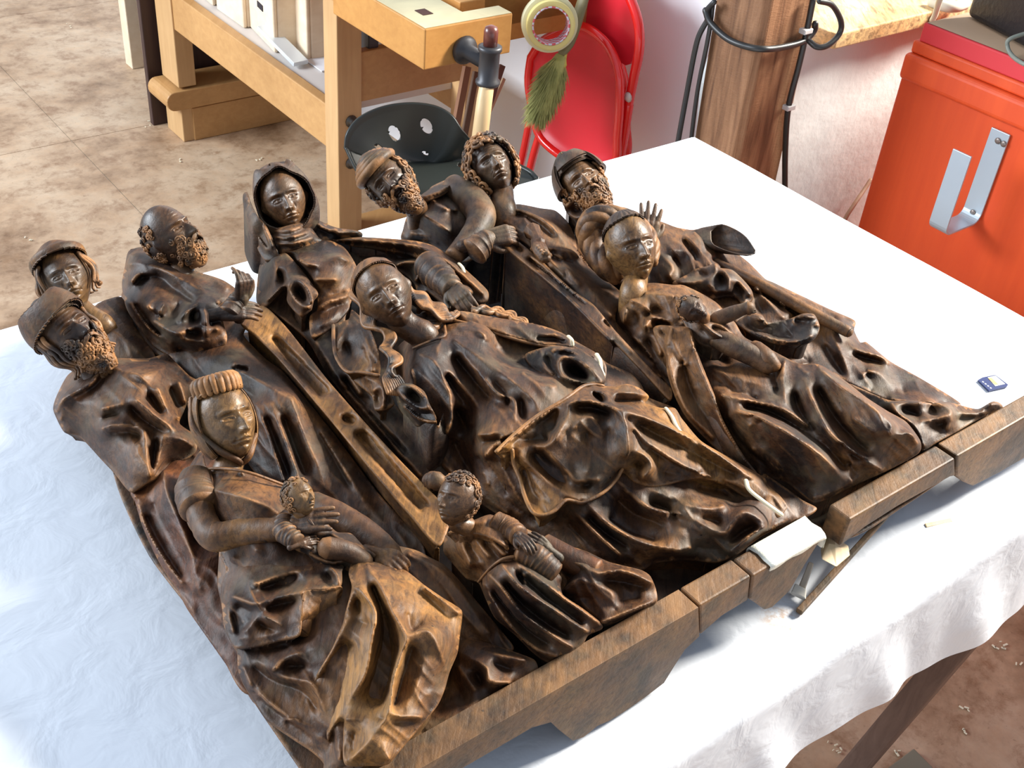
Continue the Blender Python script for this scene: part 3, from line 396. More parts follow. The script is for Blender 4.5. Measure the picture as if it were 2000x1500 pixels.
relief('mantle', d2((232, 772, 13), (350, 660, 13.5), (500, 540, 14), (680, 430, 14.6), (790, 350, 14.4), (860, 335, 14), (930, 345, 13.8), (1010, 350, 13.8), (1080, 332, 13.8), (1160, 358, 13.4), (1222, 410, 12.2), (1200, 455, 12.2), (1300, 488, 12), (1392, 490, 11.4), (1440, 560, 11), (1560, 700, 10.4), (1700, 785, 9.8), (1860, 875, 9.2), (1980, 945, 8.8)) + d3((330, 985, 8.4), (420, 1070, 8.2), (455, 1130, 8), (400, 1190, 7.8)) + d2((1960, 1120, 8.2), (1860, 1060, 8.6), (1740, 985, 9.2), (1620, 945, 10), (1540, 935, 10.4), (1440, 955, 10.4), (1300, 990, 10.6), (1220, 990, 10.8), (1130, 960, 10.8), (1060, 900, 11.2), (1010, 960, 11), (930, 1040, 10.6), (800, 1105, 10.2), (740, 1095, 10.2), (680, 1090, 10.6), (610, 1160, 10.2), (530, 1190, 10), (470, 1165, 10), (415, 1060, 10), (385, 950, 10.6), (345, 850, 11.4), (335, 765, 12.6)),
    [d2((240, 765, 13.6), (360, 665, 14.2), (510, 548, 14.6), (690, 438, 15.2), (800, 360, 15)), d2((290, 760, 12.6), (400, 670, 13), (540, 570, 13.4), (660, 480, 13.6)), d2((690, 462, 16.2), (770, 445, 16.6), (870, 452, 16.8), (1030, 500, 17), (1058, 520, 17)), d2((720, 492, 14.2), (860, 492, 14.6), (960, 525, 14.8), (1000, 560, 14.6)), d2((690, 465, 16.2), (700, 520, 15.8), (650, 620, 15.4), (615, 690, 15)), d2((620, 500, 13.8), (610, 600, 13.4), (560, 660, 13)), d2((740, 620, 15.4), (790, 560, 15.8), (850, 545, 15.8), (890, 570, 15.4)), d2((820, 650, 14), (840, 800, 13.2), (830, 900, 12.8)), d2((690, 640, 14.6), (690, 780, 13.4), (740, 900, 12)), d2((1055, 520, 17), (1080, 620, 16.4), (1090, 760, 15.2), (1060, 880, 12)), d2((960, 590, 14.8), (950, 760, 13.6), (940, 950, 12)), d2((1000, 640, 15.4), (1020, 800, 13.6)), d2((370, 760, 13), (460, 730, 13), (540, 740, 14), (620, 690, 15)), d2((540, 740, 14), (620, 830, 13), (700, 910, 12.2), (755, 965, 11.8)), d2((500, 760, 12), (600, 860, 11.2), (720, 955, 10.8)), d2((380, 700, 12.4), (520, 690, 12.2), (590, 700, 13)), d2((385, 790, 12.8), (560, 965, 11.6), (700, 1060, 11), (770, 1100, 10.6)), d2((450, 760, 11.4), (600, 920, 10.2), (720, 1000, 10)), d2((755, 965, 11.8), (820, 960, 12), (895, 960, 12.2)), d2((750, 975, 11.2), (770, 1040, 10.8), (800, 1095, 10.6)), d2((790, 1000, 10.4), (850, 980, 10.8)), d2((400, 860, 10.4), (470, 1040, 9.8), (560, 1120, 9.8)), d2((450, 900, 11.4), (560, 1060, 10.8), (660, 1085, 10.8)),
     d2((1050, 500, 17), (1300, 590, 15.2), (1600, 740, 13), (1800, 880, 11.2), (1900, 950, 10.2)), d2((1090, 560, 15.6), (1200, 700, 14.4), (1400, 840, 12.8), (1640, 955, 11)), d2((1160, 600, 14), (1350, 700, 12.6), (1600, 830, 10.8), (1780, 920, 9.8)), d2((1240, 760, 13), (1420, 870, 11.6), (1600, 930, 10.6)), d2((1120, 640, 14.6), (1220, 790, 13.4), (1300, 860, 12)), d2((1060, 460, 14.6), (1300, 545, 12.6), (1440, 640, 11.4), (1620, 760, 10.4)), d2((840, 372, 15.2), (940, 400, 15.6), (1000, 470, 16)), d2((870, 400, 13.6), (930, 450, 13.8)), d2((960, 400, 14.8), (1100, 390, 14.8), (1205, 410, 13)), d2((980, 440, 13), (1190, 450, 12)), d2((860, 350, 14.8), (1010, 366, 14.4), (1080, 345, 14.6)), d2((1300, 500, 12.6), (1360, 560, 12), (1440, 660, 11.4)),
     d2((1060, 880, 12.4), (1090, 800, 13.6), (1150, 778, 14.2), (1215, 815, 13.8), (1242, 880, 13.2), (1190, 935, 12.4)), d2((1130, 850, 11.4), (1180, 860, 11.2)), d2((1300, 900, 11), (1440, 930, 10.6)), d2((1880, 960, 10), (1940, 1000, 9.6), (1990, 1060, 9)), d3((330, 960, 9.2), (400, 1040, 9)), d2((1720, 960, 10), (1860, 1010, 9.6), (1960, 1080, 9))], .05, W_GOLD, MARY, base=7.5)
relief('cloak_edge', c6((880, 400, 12.6), (1000, 358, 13), (1200, 395, 12.8), (1500, 446, 12.8), (1650, 496, 12.6), (1750, 556, 12.6), (1895, 640, 12.4), (1945, 715, 12), (1935, 800, 11.6), (1870, 720, 12), (1790, 640, 12.2), (1690, 596, 12.2), (1500, 576, 12), (1300, 525, 12.4), (1100, 455, 12.6), (960, 412, 12.6)),
    [c6((900, 404, 13), (1100, 450, 13.4), (1300, 515, 13.2), (1500, 566, 12.8), (1700, 590, 13), (1850, 680, 13)), c6((1000, 385, 13.4), (1300, 450, 13.4), (1650, 530, 13)), c6((1470, 520, 12.9), (1600, 515, 13.4), (1720, 560, 13)), c6((1480, 540, 12.2), (1600, 540, 12.2), (1690, 570, 12.4))], .02, W_MAIN, MARY, base=7)
relief('sleeve', c6((1420, 640, 12), (1560, 590, 12.8), (1650, 585, 13.4), (1780, 610, 13.8), (1890, 690, 13.6), (1940, 800, 13), (1905, 845, 12.6), (1800, 835, 12.6), (1700, 818, 12.8), (1600, 780, 12.8), (1480, 730, 11.8)),
    [c6((1630, 710, 13.8), (1650, 668, 14.4), (1700, 650, 14.6), (1780, 690, 14.6), (1870, 760, 14.2), (1925, 825, 13.4), (1860, 832, 13.4), (1720, 812, 13.6), (1655, 770, 13.6), (1630, 710, 13.8)), c6((1690, 730, 11.2), (1780, 770, 11.2), (1840, 800, 11.6)), c6((1600, 620, 14.2), (1620, 600, 14.2), (1760, 640, 14.6), (1880, 740, 14.2)), c6((1560, 640, 12.2), (1590, 720, 12.2), (1640, 790, 12.6)), c6((1640, 630, 13.2), (1740, 650, 13.4)), c6((1520, 620, 13.2), (1540, 700, 13), (1600, 770, 13.2))], .03, W_DARK, MARY, base=7)
relief('cuff', c6((575, 870, 11.6), (600, 832, 12.4), (680, 830, 13), (760, 880, 13.2), (795, 960, 13.2), (835, 1040, 12.8), (842, 1090, 12), (850, 1120, 11), (900, 1000, 11), (945, 1090, 9.5), (885, 1180, 8.4), (800, 1170, 8.2), (700, 1110, 8.2), (600, 980, 9.4)),
    [c6((585, 870, 12.8), (620, 838, 13.6), (690, 855, 13.8), (750, 900, 14), (788, 985, 13.8), (720, 980, 13.2), (640, 930, 13.2), (585, 875, 12.8)), c6((670, 895, 11), (740, 950, 11)), c6((640, 980, 12.2), (740, 1060, 12.2), (830, 1080, 12.6)), c6((600, 930, 11.4), (720, 1030, 11.4), (830, 1060, 11.8)), c6((700, 1100, 10), (820, 1140, 9.8)), c6((850, 1010, 11.8), (870, 1120, 10.2))], .03, W_DARK, MARY, base=4)
relief('veil_flap', c6((290, 350, 10), (270, 410, 10), (170, 450, 9.6), (178, 540, 9.4), (170, 600, 9.2), (190, 660, 9.2), (255, 750, 9.2), (350, 755, 9.6), (465, 775, 10), (470, 650, 11), (420, 500, 11.4), (350, 400, 11)),
    [c6((190, 600, 9.8), (200, 540, 10.2), (260, 440, 10.6)), c6((240, 560, 8.6), (320, 700, 9)), c6((330, 470, 11), (380, 600, 10.8), (430, 750, 10.6)), c6((360, 600, 10), (400, 720, 9.8))], .02, W_GOLD, MARY, base=6)
relief('veil_end', c6((290, 790, 7.6), (350, 775, 8.6), (470, 785, 9.6), (545, 900, 9.6), (565, 960, 9), (500, 992, 8.8), (440, 990, 8.4), (420, 900, 8.4)),
    [c6((430, 880, 9.6), (480, 840, 10.4), (500, 900, 10), (500, 980, 9.6)), c6((455, 900, 8.2), (470, 960, 8)), c6((380, 790, 9.6), (480, 830, 10.4)), c6((530, 900, 9.4), (520, 960, 8.4))], .02, W_MAIN, MARY, base=4)
# ---- boy standing at the foot
BOY = figure('carved_boy', 'small boy in a belted coat with folded hands', c7((235, 650, 9), (300, 610, 10), (420, 555, 11), (520, 518, 11.4), (640, 560, 11.2), (740, 600, 10.6), (860, 660, 10), (900, 740, 9.8), (900, 820, 9.6), (985, 920, 9.2), (980, 970, 8.6), (1000, 1040, 8.6), (1130, 1130, 7.8), (1240, 1215, 7.4), (1252, 1250, 7), (1165, 1290, 7), (1130, 1345, 6.8), (1050, 1400, 6.8), (960, 1445, 6.4), (900, 1470, 6), (800, 1400, 6), (690, 1290, 6.2), (560, 1180, 7), (500, 1060, 7.4), (450, 950, 7.8), (370, 920, 7.4), (280, 820, 7.4), (225, 750, 8)),
    [c7((470, 945, 9.2), (530, 860, 10.8), (600, 805, 11.4), (690, 785, 11.2)), c7((430, 680, 11.8), (520, 790, 12)), c7((340, 700, 11), (400, 840, 11.2)), c7((540, 700, 12.4), (620, 780, 12.4)), c7((390, 720, 10.4), (470, 830, 10.8)), c7((490, 700, 11.2), (570, 790, 11.4)), c7((520, 910, 11.4), (620, 1010, 11.8), (760, 1180, 10.8), (1060, 1385, 8.4)), c7((600, 850, 12.4), (740, 1000, 12.6), (950, 1140, 11.2), (1165, 1285, 8.8)), c7((700, 840, 12.2), (900, 980, 11.8), (1100, 1120, 10.2), (1245, 1225, 8.6)), c7((480, 970, 10), (640, 1220, 9.2), (800, 1380, 8), (960, 1440, 7.4)), c7((570, 900, 10), (700, 1070, 9.4), (900, 1235, 8.2), (1100, 1350, 6.8)), c7((660, 850, 10.8), (850, 1030, 10), (1050, 1185, 8.6), (1190, 1275, 7.2)), c7((500, 960, 9.2), (640, 1130, 8.6), (800, 1290, 7.4), (980, 1405, 6.4)), c7((560, 1000, 10.6), (680, 1160, 10), (830, 1290, 8.6)), c7((730, 900, 11.6), (760, 960, 11.6)), c7((700, 900, 10.8), (740, 975, 10.6))], .05, W_MAIN, PANEL_A, base=2.5)
relief('collar', c7((245, 637, 10.6), (300, 605, 11.4), (420, 552, 12.2), (525, 516, 12.4), (600, 560, 12.8), (628, 640, 12.8), (640, 740, 12.2), (540, 690, 12.2), (430, 655, 11.8), (330, 640, 11)),
    [c7((260, 636, 11.4), (420, 645, 12.6), (530, 670, 13), (630, 730, 12.8)), c7((360, 580, 12.6), (500, 560, 13.2))], .05, W_MAIN, BOY, base=9, fold=.04)
relief('robe_fold', c7((900, 735, 7.6), (1000, 715, 8.4), (1150, 755, 8.6), (1300, 825, 8.2), (1500, 875, 8), (1565, 915, 8), (1602, 1000, 7.4), (1605, 1080, 7), (1500, 1135, 6.6), (1260, 1235, 6.4), (1100, 1180, 6), (980, 1060, 6.2), (1030, 940, 6.8), (960, 850, 7), (900, 790, 7.4)),
    [c7((930, 750, 9), (1060, 820, 9.6), (1230, 900, 10)), c7((1230, 900, 10), (1400, 885, 10), (1590, 965, 9)), c7((960, 830, 7.6), (1100, 890, 7.8)), c7((1240, 940, 7.6), (1400, 960, 7.6), (1570, 1000, 7.4)), c7((980, 1030, 8.2), (1060, 960, 9), (1130, 945, 9.4), (1300, 1015, 8.8), (1325, 1080, 8.2), (1340, 1140, 7.6)), c7((1060, 1060, 7), (1200, 1060, 7.4)), c7((1250, 1220, 7.8), (1450, 1140, 8.2), (1600, 1085, 8)), c7((1170, 770, 9.8), (1180, 860, 9.6)), c7((1360, 1080, 7), (1500, 1060, 7))], .03, W_MAIN, BOY, base=2.5)
# ---- plank with carved slots (left)
relief('slotted_plank', [(470, 628, 9.4), (512, 597, 9.4), (560, 640, 9.4), (640, 742, 9.4), (714, 826, 9.2), (790, 908, 9), (866, 985, 8.8), (880, 1010, 8.6), (856, 1064, 7.9), (800, 1004, 8.6), (738, 932, 8.8), (652, 826, 9.2), (545, 700, 9.4), (500, 655, 9.4)],
    [T(0, 0, [(x, y, 9.3)for x, y in l], 1) for l in ([(522, 653), (518, 643), (506, 632), (509, 643), (520, 654)],)] +
    [[(529, 650, 9.3), (524, 657, 9.3), (528, 672, 9.3), (560, 708, 9.3), (625, 782, 9.2), (636, 775, 9.2), (649, 766, 9.2), (600, 712, 9.3), (552, 662, 9.3), (540, 650, 9.3), (529, 650, 9.3)], [(538, 664, 8.0), (580, 712, 8.0), (632, 768, 7.9)], [(533, 662, 8.6), (572, 710, 8.0), (626, 772, 8.0)], [(545, 663, 8.6), (592, 714, 8.0), (638, 765, 8.0)],
     [(661, 818, 9.1), (664, 809, 9.1), (678, 805, 9.1), (694, 810, 9.1), (702, 822, 9.1), (697, 833, 9.1), (684, 835, 9.1), (669, 830, 9.1), (661, 818, 9.1)], [(670, 819, 7.9), (682, 821, 7.8), (692, 824, 7.9)],
     [(688, 845, 9.1), (695, 838, 9.1), (708, 837, 9.1), (722, 845, 9), (780, 912, 8.9), (840, 985, 8.7), (830, 993, 8.7), (820, 1001, 8.7), (760, 935, 8.9), (700, 866, 9), (688, 845, 9.1)], [(702, 848, 7.8), (760, 917, 7.7), (826, 990, 7.5)], [(697, 850, 7.9), (752, 918, 7.7), (820, 993, 7.5)], [(710, 848, 7.9), (768, 916, 7.7), (833, 984, 7.5)],
     [(640, 770, 9.3), (660, 800, 9.3)], [(600, 765, 9.3), (655, 828, 9.2)], [(525, 640, 9.4), (500, 625, 9.4)]], 0, PANEL_A, W_GOLD, base=1, noise_amp=.01, fold=0, vs=0, label='narrow plank with long slots and a round hollow')
# ================= right group
TURBAN = figure('carved_man', 'bearded man in a banded turban leaning on his arm', c3((480, 650, 9), (460, 720, 8), (452, 790, 7.4), (620, 800, 7.6), (690, 850, 7.6), (800, 930, 7.6), (900, 920, 8.6), (960, 830, 10), (1080, 810, 10.6), (1180, 760, 11), (1100, 700, 11), (990, 640, 11), (960, 530, 11), (880, 440, 11.4), (800, 386, 11.4), (640, 450, 10.6), (600, 540, 10.4), (520, 600, 9.8)),
    [c3((630, 530, 12.6), (740, 590, 13.4), (800, 600, 12.8)), c3((600, 640, 12.6), (700, 700, 12.8), (760, 740, 12)), c3((640, 545, 12), (730, 570, 12.2), (810, 620, 11.6)), c3((480, 740, 8.6), (620, 780, 9), (700, 840, 8.4)), c3((500, 690, 9), (640, 770, 9.6))], .06, W_DARK, PANEL_B, base=.3)
relief('collar', c3((560, 520, 12.4), (620, 470, 12.4), (700, 430, 12.4), (800, 386, 12.6), (828, 405, 13), (790, 440, 13), (720, 490, 13), (620, 530, 12.8)), [c3((590, 518, 13.2), (700, 480, 13.6), (810, 410, 13.6))], .03, W_DARK, TURBAN, base=9, fold=.04)
CURLY = figure('carved_man', 'young man with a head of tight curls', c3((950, 520, 10.4), (990, 570, 10.8), (1090, 600, 11), (1200, 562, 11.4), (1350, 588, 11.2), (1450, 605, 10.8), (1530, 680, 10.4), (1570, 760, 10.2), (1600, 880, 10), (1660, 950, 9.6)) + c4((260, 700, 9.6), (300, 770, 9.6), (430, 880, 9.2), (550, 980, 9.2), (515, 1080, 9.2), (510, 1160, 9.2), (600, 1260, 8.6), (720, 1370, 8), (860, 1520, 7), (700, 1480, 8), (400, 1160, 10), (200, 950, 10.8), (0, 760, 11.2), (-60, 650, 11.2)) + c3((1100, 720, 11), (990, 680, 10.6)),
    [c3((1090, 620, 12.6), (1200, 600, 13), (1350, 655, 13.2), (1450, 740, 12.8), (1520, 840, 11.8)), c3((1130, 640, 11.6), (1200, 620, 12), (1350, 700, 12), (1460, 800, 11.4)), c3((960, 545, 11.8), (1100, 660, 12), (1240, 740, 12.2)), c3((985, 600, 11), (1100, 690, 11.2), (1220, 770, 11.2)), c3((1250, 660, 13.2), (1320, 760, 13), (1420, 840, 12.6)), c3((1300, 790, 12.6), (1400, 850, 12.8), (1560, 870, 12), (1650, 940, 10.8)), c3((1290, 830, 11.4), (1400, 900, 11.2), (1600, 950, 10.4)), c3((1400, 900, 12.6), (1480, 1000, 12), (1560, 1080, 11.6)), c3((1510, 1040, 11.2), (1530, 990, 12.4), (1600, 1080, 11.8)), c4((60, 820, 12), (200, 960, 11.6), (330, 1080, 11)), c4((100, 700, 12), (300, 900, 11.4), (480, 1120, 10.6)), c4((460, 1170, 9.6), (560, 1280, 9.2), (760, 1440, 8.2))], .06, W_MAIN, PANEL_B, base=.3)
HAT2 = figure('carved_man', 'bearded man in a folded cap, behind the woman', c4((170, 370, 9), (200, 440, 10), (240, 540, 9.6), (260, 700, 9.4), (520, 900, 9), (760, 915, 9), (900, 915, 9), (1000, 930, 9)) + c8((400, 190, 9.4), (720, 370, 9.6), (900, 550, 8.6), (1050, 630, 8), (1200, 710, 7.6)) + d3((600, 200, 7.4), (880, 330, 6.8), (1130, 440, 6), (1180, 460, 5.6), (1400, 480, 5.4), (1590, 465, 5)) + c8((2000, 800, 5), (1800, 688, 5.2), (1640, 560, 5.4), (1600, 560, 5.6), (1560, 480, 5.8), (1565, 420, 6), (1400, 345, 6.2), (1200, 250, 6.8), (1030, 170, 7.4)) + c4((1480, 880, 7.6), (1380, 780, 8.2), (1280, 700, 9), (1120, 560, 10), (1000, 562, 10), (900, 545, 10), (790, 505, 10), (600, 470, 9), (400, 400, 9)),
    [c4((790, 560, 11.6), (900, 640, 12), (1000, 720, 11.6), (1060, 820, 11.4)), c4((950, 620, 10.6), (1000, 700, 10.4), (1040, 780, 10.4)), c4((960, 600, 12), (1060, 700, 12), (1130, 790, 11.6)), c4((870, 690, 12), (960, 700, 11.8)), c4((1020, 580, 11.8), (1060, 640, 11.8), (1100, 720, 11.2)), c4((780, 700, 11.6), (880, 800, 11.2), (860, 860, 10.6)), c4((880, 740, 10.2), (940, 820, 10)),
     c8((640, 20, 9.8), (900, 165, 10.2), (1050, 245, 9.8), (1200, 335, 9.4), (1500, 480, 8.2)), c8((600, 40, 8.6), (850, 190, 8.4), (1050, 300, 7.8), (1200, 390, 7.2), (1450, 510, 6.4)), c8((900, 120, 8.6), (1060, 210, 8), (1250, 310, 7.4), (1520, 450, 6.2)), c8((1040, 180, 7.6), (1300, 310, 7.2), (1560, 430, 6.6)), c8((820, 170, 10.4), (880, 240, 10.6), (870, 300, 10.6)), c8((900, 260, 9.2), (960, 360, 8.8)), c8((920, 220, 10.4), (1010, 300, 10), (1100, 400, 9.4)), c8((1060, 280, 9.6), (1150, 380, 9)),
     c8((1420, 510, 8.4), (1480, 640, 7.8), (1530, 790, 7)), c8((1350, 560, 6.8), (1440, 700, 6.4), (1500, 790, 6)), c8((1560, 660, 7.2), (1620, 720, 6.8), (1680, 840, 6.4), (1650, 900, 6)), c8((1600, 800, 6.8), (1640, 760, 7.4), (1720, 760, 7.2), (1830, 880, 6)), c8((1200, 640, 7), (1400, 800, 6.2), (1500, 830, 6)), c8((1500, 560, 7.4), (1600, 620, 7.6), (1740, 655, 7.2), (1790, 700, 6.6)), c8((1540, 640, 6.2), (1760, 700, 5.8)), c8((1850, 850, 5.6), (1900, 900, 5.6)), c8((1800, 940, 7.6), (1900, 950, 7.6), (2000, 950, 7.2)), d3((1180, 470, 7.4), (1300, 480, 7), (1380, 450, 7.6), (1500, 520, 7)), d3((1230, 520, 6), (1380, 560, 6)), d3((900, 350, 7.8), (1100, 450, 7.4))], .04, W_MAIN, PANEL_B, base=.5)
relief('robe_hem', d3((860, 330, 7.4), (1000, 390, 7.2), (1130, 440, 7.2), (1280, 440, 7.4), (1400, 455, 7.2), (1500, 450, 6.8), (1600, 475, 6.4), (1700, 495, 6.2), (1790, 448, 6.4), (1840, 455, 6.4), (1860, 485, 6.2), (1700, 560, 6.2), (1560, 640, 6.4), (1420, 715, 6.4), (1345, 760, 6.4), (1300, 700, 6.4), (1180, 560, 6.4), (1000, 450, 6.6)),
    [d3((1135, 455, 8.6), (1180, 530, 8.8), (1290, 610, 8.4), (1350, 740, 7)), d3((1160, 455, 8.6), (1270, 460, 8.8), (1375, 452, 9), (1500, 480, 8.6), (1530, 540, 8.4), (1500, 620, 7.4)), d3((1200, 500, 7), (1320, 540, 6.8)), d3((1390, 475, 7), (1430, 530, 6.8)), d3((1520, 530, 8.6), (1440, 560, 8.4), (1330, 575, 8.2)), d3((1400, 610, 6.8), (1480, 590, 6.8)), d3((1540, 500, 7.4), (1640, 530, 7.2), (1740, 515, 7)), d3((1560, 570, 6.4), (1680, 550, 6.2)), d3((1720, 490, 7.2), (1790, 460, 7.6), (1840, 470, 7))], .02, W_DARK, HAT2, base=3, fold=.06)
relief('fallen_mantle', c4((880, 905, 10), (980, 850, 10.8), (1020, 820, 11.4), (1100, 800, 11.8), (1160, 780, 12.2), (1190, 810, 12), (1270, 825, 12), (1350, 900, 11.6), (1395, 960, 11.2), (1400, 1010, 10.6), (1340, 1045, 10.6), (1300, 1000, 10.6), (1240, 985, 10.4), (1140, 1000, 10.2), (1060, 960, 10.2), (960, 930, 10.2)),
    [c4((1180, 820, 12.2), (1220, 840, 13), (1245, 900, 12.8), (1235, 955, 12), (1150, 960, 11.6)), c4((1190, 860, 10.6), (1210, 910, 10.4)), c4((1160, 790, 12.8), (1150, 850, 12), (1050, 900, 11.6), (930, 910, 11)), c4((1050, 840, 11), (1100, 860, 10.8)), c4((1250, 830, 12.8), (1330, 920, 12.2), (1385, 990, 11.6)), c4((1290, 920, 10.8), (1330, 980, 10.6)), c4((1120, 920, 12), (1200, 980, 11))], .02, W_DARK, HAT2, base=4)
relief('hollow_sleeve', c8((795, 435, 10.2), (850, 390, 10.8), (900, 372, 11.4), (960, 384, 11.4), (1000, 432, 11), (1080, 425, 11), (1150, 405, 11.4), (1230, 375, 12), (1300, 380, 12), (1335, 450, 11.6), (1320, 510, 11), (1270, 555, 10.6), (1180, 570, 10.4), (1060, 562, 10.4), (950, 525, 10.4), (870, 480, 10.4)),
    [c8((830, 440, 9.8), (950, 490, 9.6), (1100, 530, 9.6), (1200, 520, 9.8)), c8((1160, 430, 11.6), (1220, 460, 11.2), (1320, 450, 12)), c8((1230, 390, 12.6), (1300, 400, 12.6)), c8((1180, 425, 10.8), (1240, 420, 11)), c8((930, 390, 11.8), (990, 450, 11.6)), c8((960, 420, 10.6), (1000, 470, 10.4)), c8((880, 490, 10.8), (1050, 550, 10.9), (1190, 558, 11), (1290, 520, 11.4))], 0, W_DARK, HAT2, base=5)
BRAID = figure('carved_woman', 'woman with a wound braid holding a baby', c8((60, 245, 9.6), (150, 190, 11.2), (250, 175, 11.8), (380, 188, 12), (450, 190, 12), (560, 240, 11.8), (660, 300, 11.6), (730, 370, 11.2), (790, 440, 10.8), (850, 530, 10.4), (1000, 600, 10.4), (1200, 700, 10.8), (1330, 702, 11), (1500, 810, 10.4), (1640, 920, 10.2), (1780, 1010, 10), (1900, 1080, 9.6), (1990, 1200, 8.8), (1985, 1270, 8.2), (1850, 1350, 7.2), (1740, 1405, 6.8), (1550, 1490, 6.2)) + d3((860, 1000, 6.4), (700, 1080, 6), (620, 1085, 5.8)) + c8((1100, 1450, 5.6), (930, 1425, 5.4), (780, 1280, 5.8), (600, 1110, 6.2), (400, 910, 6.8), (300, 760, 7.6), (180, 600, 8.4), (90, 520, 8.4), (15, 430, 8.6), (20, 330, 8.8)),
    [c8((200, 240, 13), (400, 262, 14), (550, 300, 13.2)), c8((390, 200, 12.8), (395, 280, 13.6), (430, 400, 12.8)), c8((400, 195, 12.8), (520, 215, 12.6), (700, 345, 12)), c8((110, 290, 13), (170, 310, 12.8), (240, 378, 12.2), (200, 460, 12)), c8((70, 340, 12.4), (60, 430, 11)), c8((200, 400, 10.8), (260, 360, 11.2), (340, 360, 12)), c8((240, 395, 12.4), (340, 420, 12), (470, 470, 11.6)), c8((260, 430, 10.2), (360, 450, 10.4)), c8((130, 380, 11), (160, 470, 10.2)), c8((120, 520, 9.8), (240, 680, 9.2), (330, 830, 8)), c8((200, 520, 9), (300, 690, 8.4), (370, 820, 7.4)), c8((240, 480, 10.6), (300, 640, 9.8)),
     c8((800, 1005, 12), (950, 1055, 13.2), (1150, 1160, 13), (1350, 1300, 11.8), (1480, 1440, 8.6)), c8((860, 1060, 11.6), (920, 1030, 12.6)), c8((880, 1100, 11.4), (960, 1080, 12.2)), c8((740, 990, 8.6), (860, 980, 9.2), (1000, 1010, 9.6), (1200, 1120, 9.4), (1400, 1260, 8.6), (1510, 1400, 7)), c8((700, 905, 11.8), (850, 935, 12.2), (1100, 1000, 11.8), (1260, 1100, 11)), c8((730, 880, 10), (850, 900, 10.4), (960, 940, 10)), c8((740, 1080, 8.8), (800, 1200, 7.6), (1000, 1380, 6.6)), c8((900, 1250, 8.6), (1100, 1400, 7.2)),
     c8((1330, 725, 13), (1480, 850, 14), (1650, 960, 14), (1790, 1080, 13.4), (1800, 1160, 12.6)), c8((1560, 1060, 13), (1700, 1150, 12.6)), c8((1830, 1165, 12), (1930, 1160, 11.8), (1970, 1220, 10.6)), c8((1820, 1200, 10.6), (1760, 1300, 9)), c8((1190, 690, 12), (1230, 800, 12.4), (1300, 950, 12.4), (1400, 1140, 11.8), (1550, 1270, 11), (1740, 1395, 8.6)), c8((1160, 800, 9.8), (1200, 1000, 9.6), (1340, 1190, 9.4), (1490, 1370, 7.4), (1530, 1460, 6.4)), c8((1290, 800, 10.6), (1360, 930, 10), (1480, 1110, 9.6), (1700, 1320, 8)), c8((1360, 790, 13), (1400, 900, 12), (1480, 1020, 11.6)), c8((1110, 680, 12.4), (1090, 800, 12), (1120, 960, 11.6)), c8((1050, 720, 10.6), (1060, 900, 10.2)), c8((1200, 720, 12.4), (1260, 760, 12.6), (1300, 710, 12)), c8((1230, 1000, 10.2), (1270, 1100, 10)), c8((1540, 1290, 9.4), (1640, 1330, 9)), c8((1530, 1340, 8), (1570, 1440, 7.2)), c8((1480, 1220, 10.6), (1540, 1320, 9.6), (1550, 1440, 7.4)),
     c8((650, 740, 11), (900, 820, 11.4), (1060, 850, 11)), c8((640, 820, 10), (800, 870, 10.2)), c8((600, 640, 8.8), (750, 700, 9)), d3((620, 1085, 6.6), (760, 1040, 7), (880, 985, 7.6)), d3((860, 870, 8.6), (880, 990, 8))], .05, W_MAIN, PANEL_B, base=.5)
relief('hanging_sleeve', c8((255, 470, 11.6), (300, 450, 12), (380, 455, 13), (495, 472, 13), (530, 600, 12.2), (600, 780, 11.4), (650, 900, 11), (700, 1050, 10.2), (780, 1200, 9.2), (850, 1310, 8.2), (940, 1430, 7), (850, 1390, 7), (700, 1280, 7.4), (560, 1140, 8.2), (470, 1040, 8.8), (400, 910, 9.4), (348, 760, 10.2), (338, 650, 11), (290, 560, 11.4)),
    [c8((375, 465, 13.6), (350, 540, 13), (345, 640, 12.4), (362, 740, 11.8), (410, 890, 10.8), (490, 1030, 9.8), (640, 1180, 8.6)), c8((440, 580, 11.2), (450, 720, 10.6), (500, 880, 9.6), (570, 1010, 9), (700, 1180, 8), (840, 1330, 7.2)), c8((495, 480, 13.8), (550, 690, 13), (640, 900, 12), (740, 1130, 10.4), (860, 1330, 8.4)), c8((520, 610, 12.6), (470, 690, 12.2), (430, 720, 11.6)), c8((570, 820, 11.6), (520, 860, 10.6)), c8((270, 490, 12), (330, 560, 12), (345, 640, 12)), c8((300, 490, 11.2), (340, 520, 11.4))], .02, W_MAIN, BRAID, base=5)
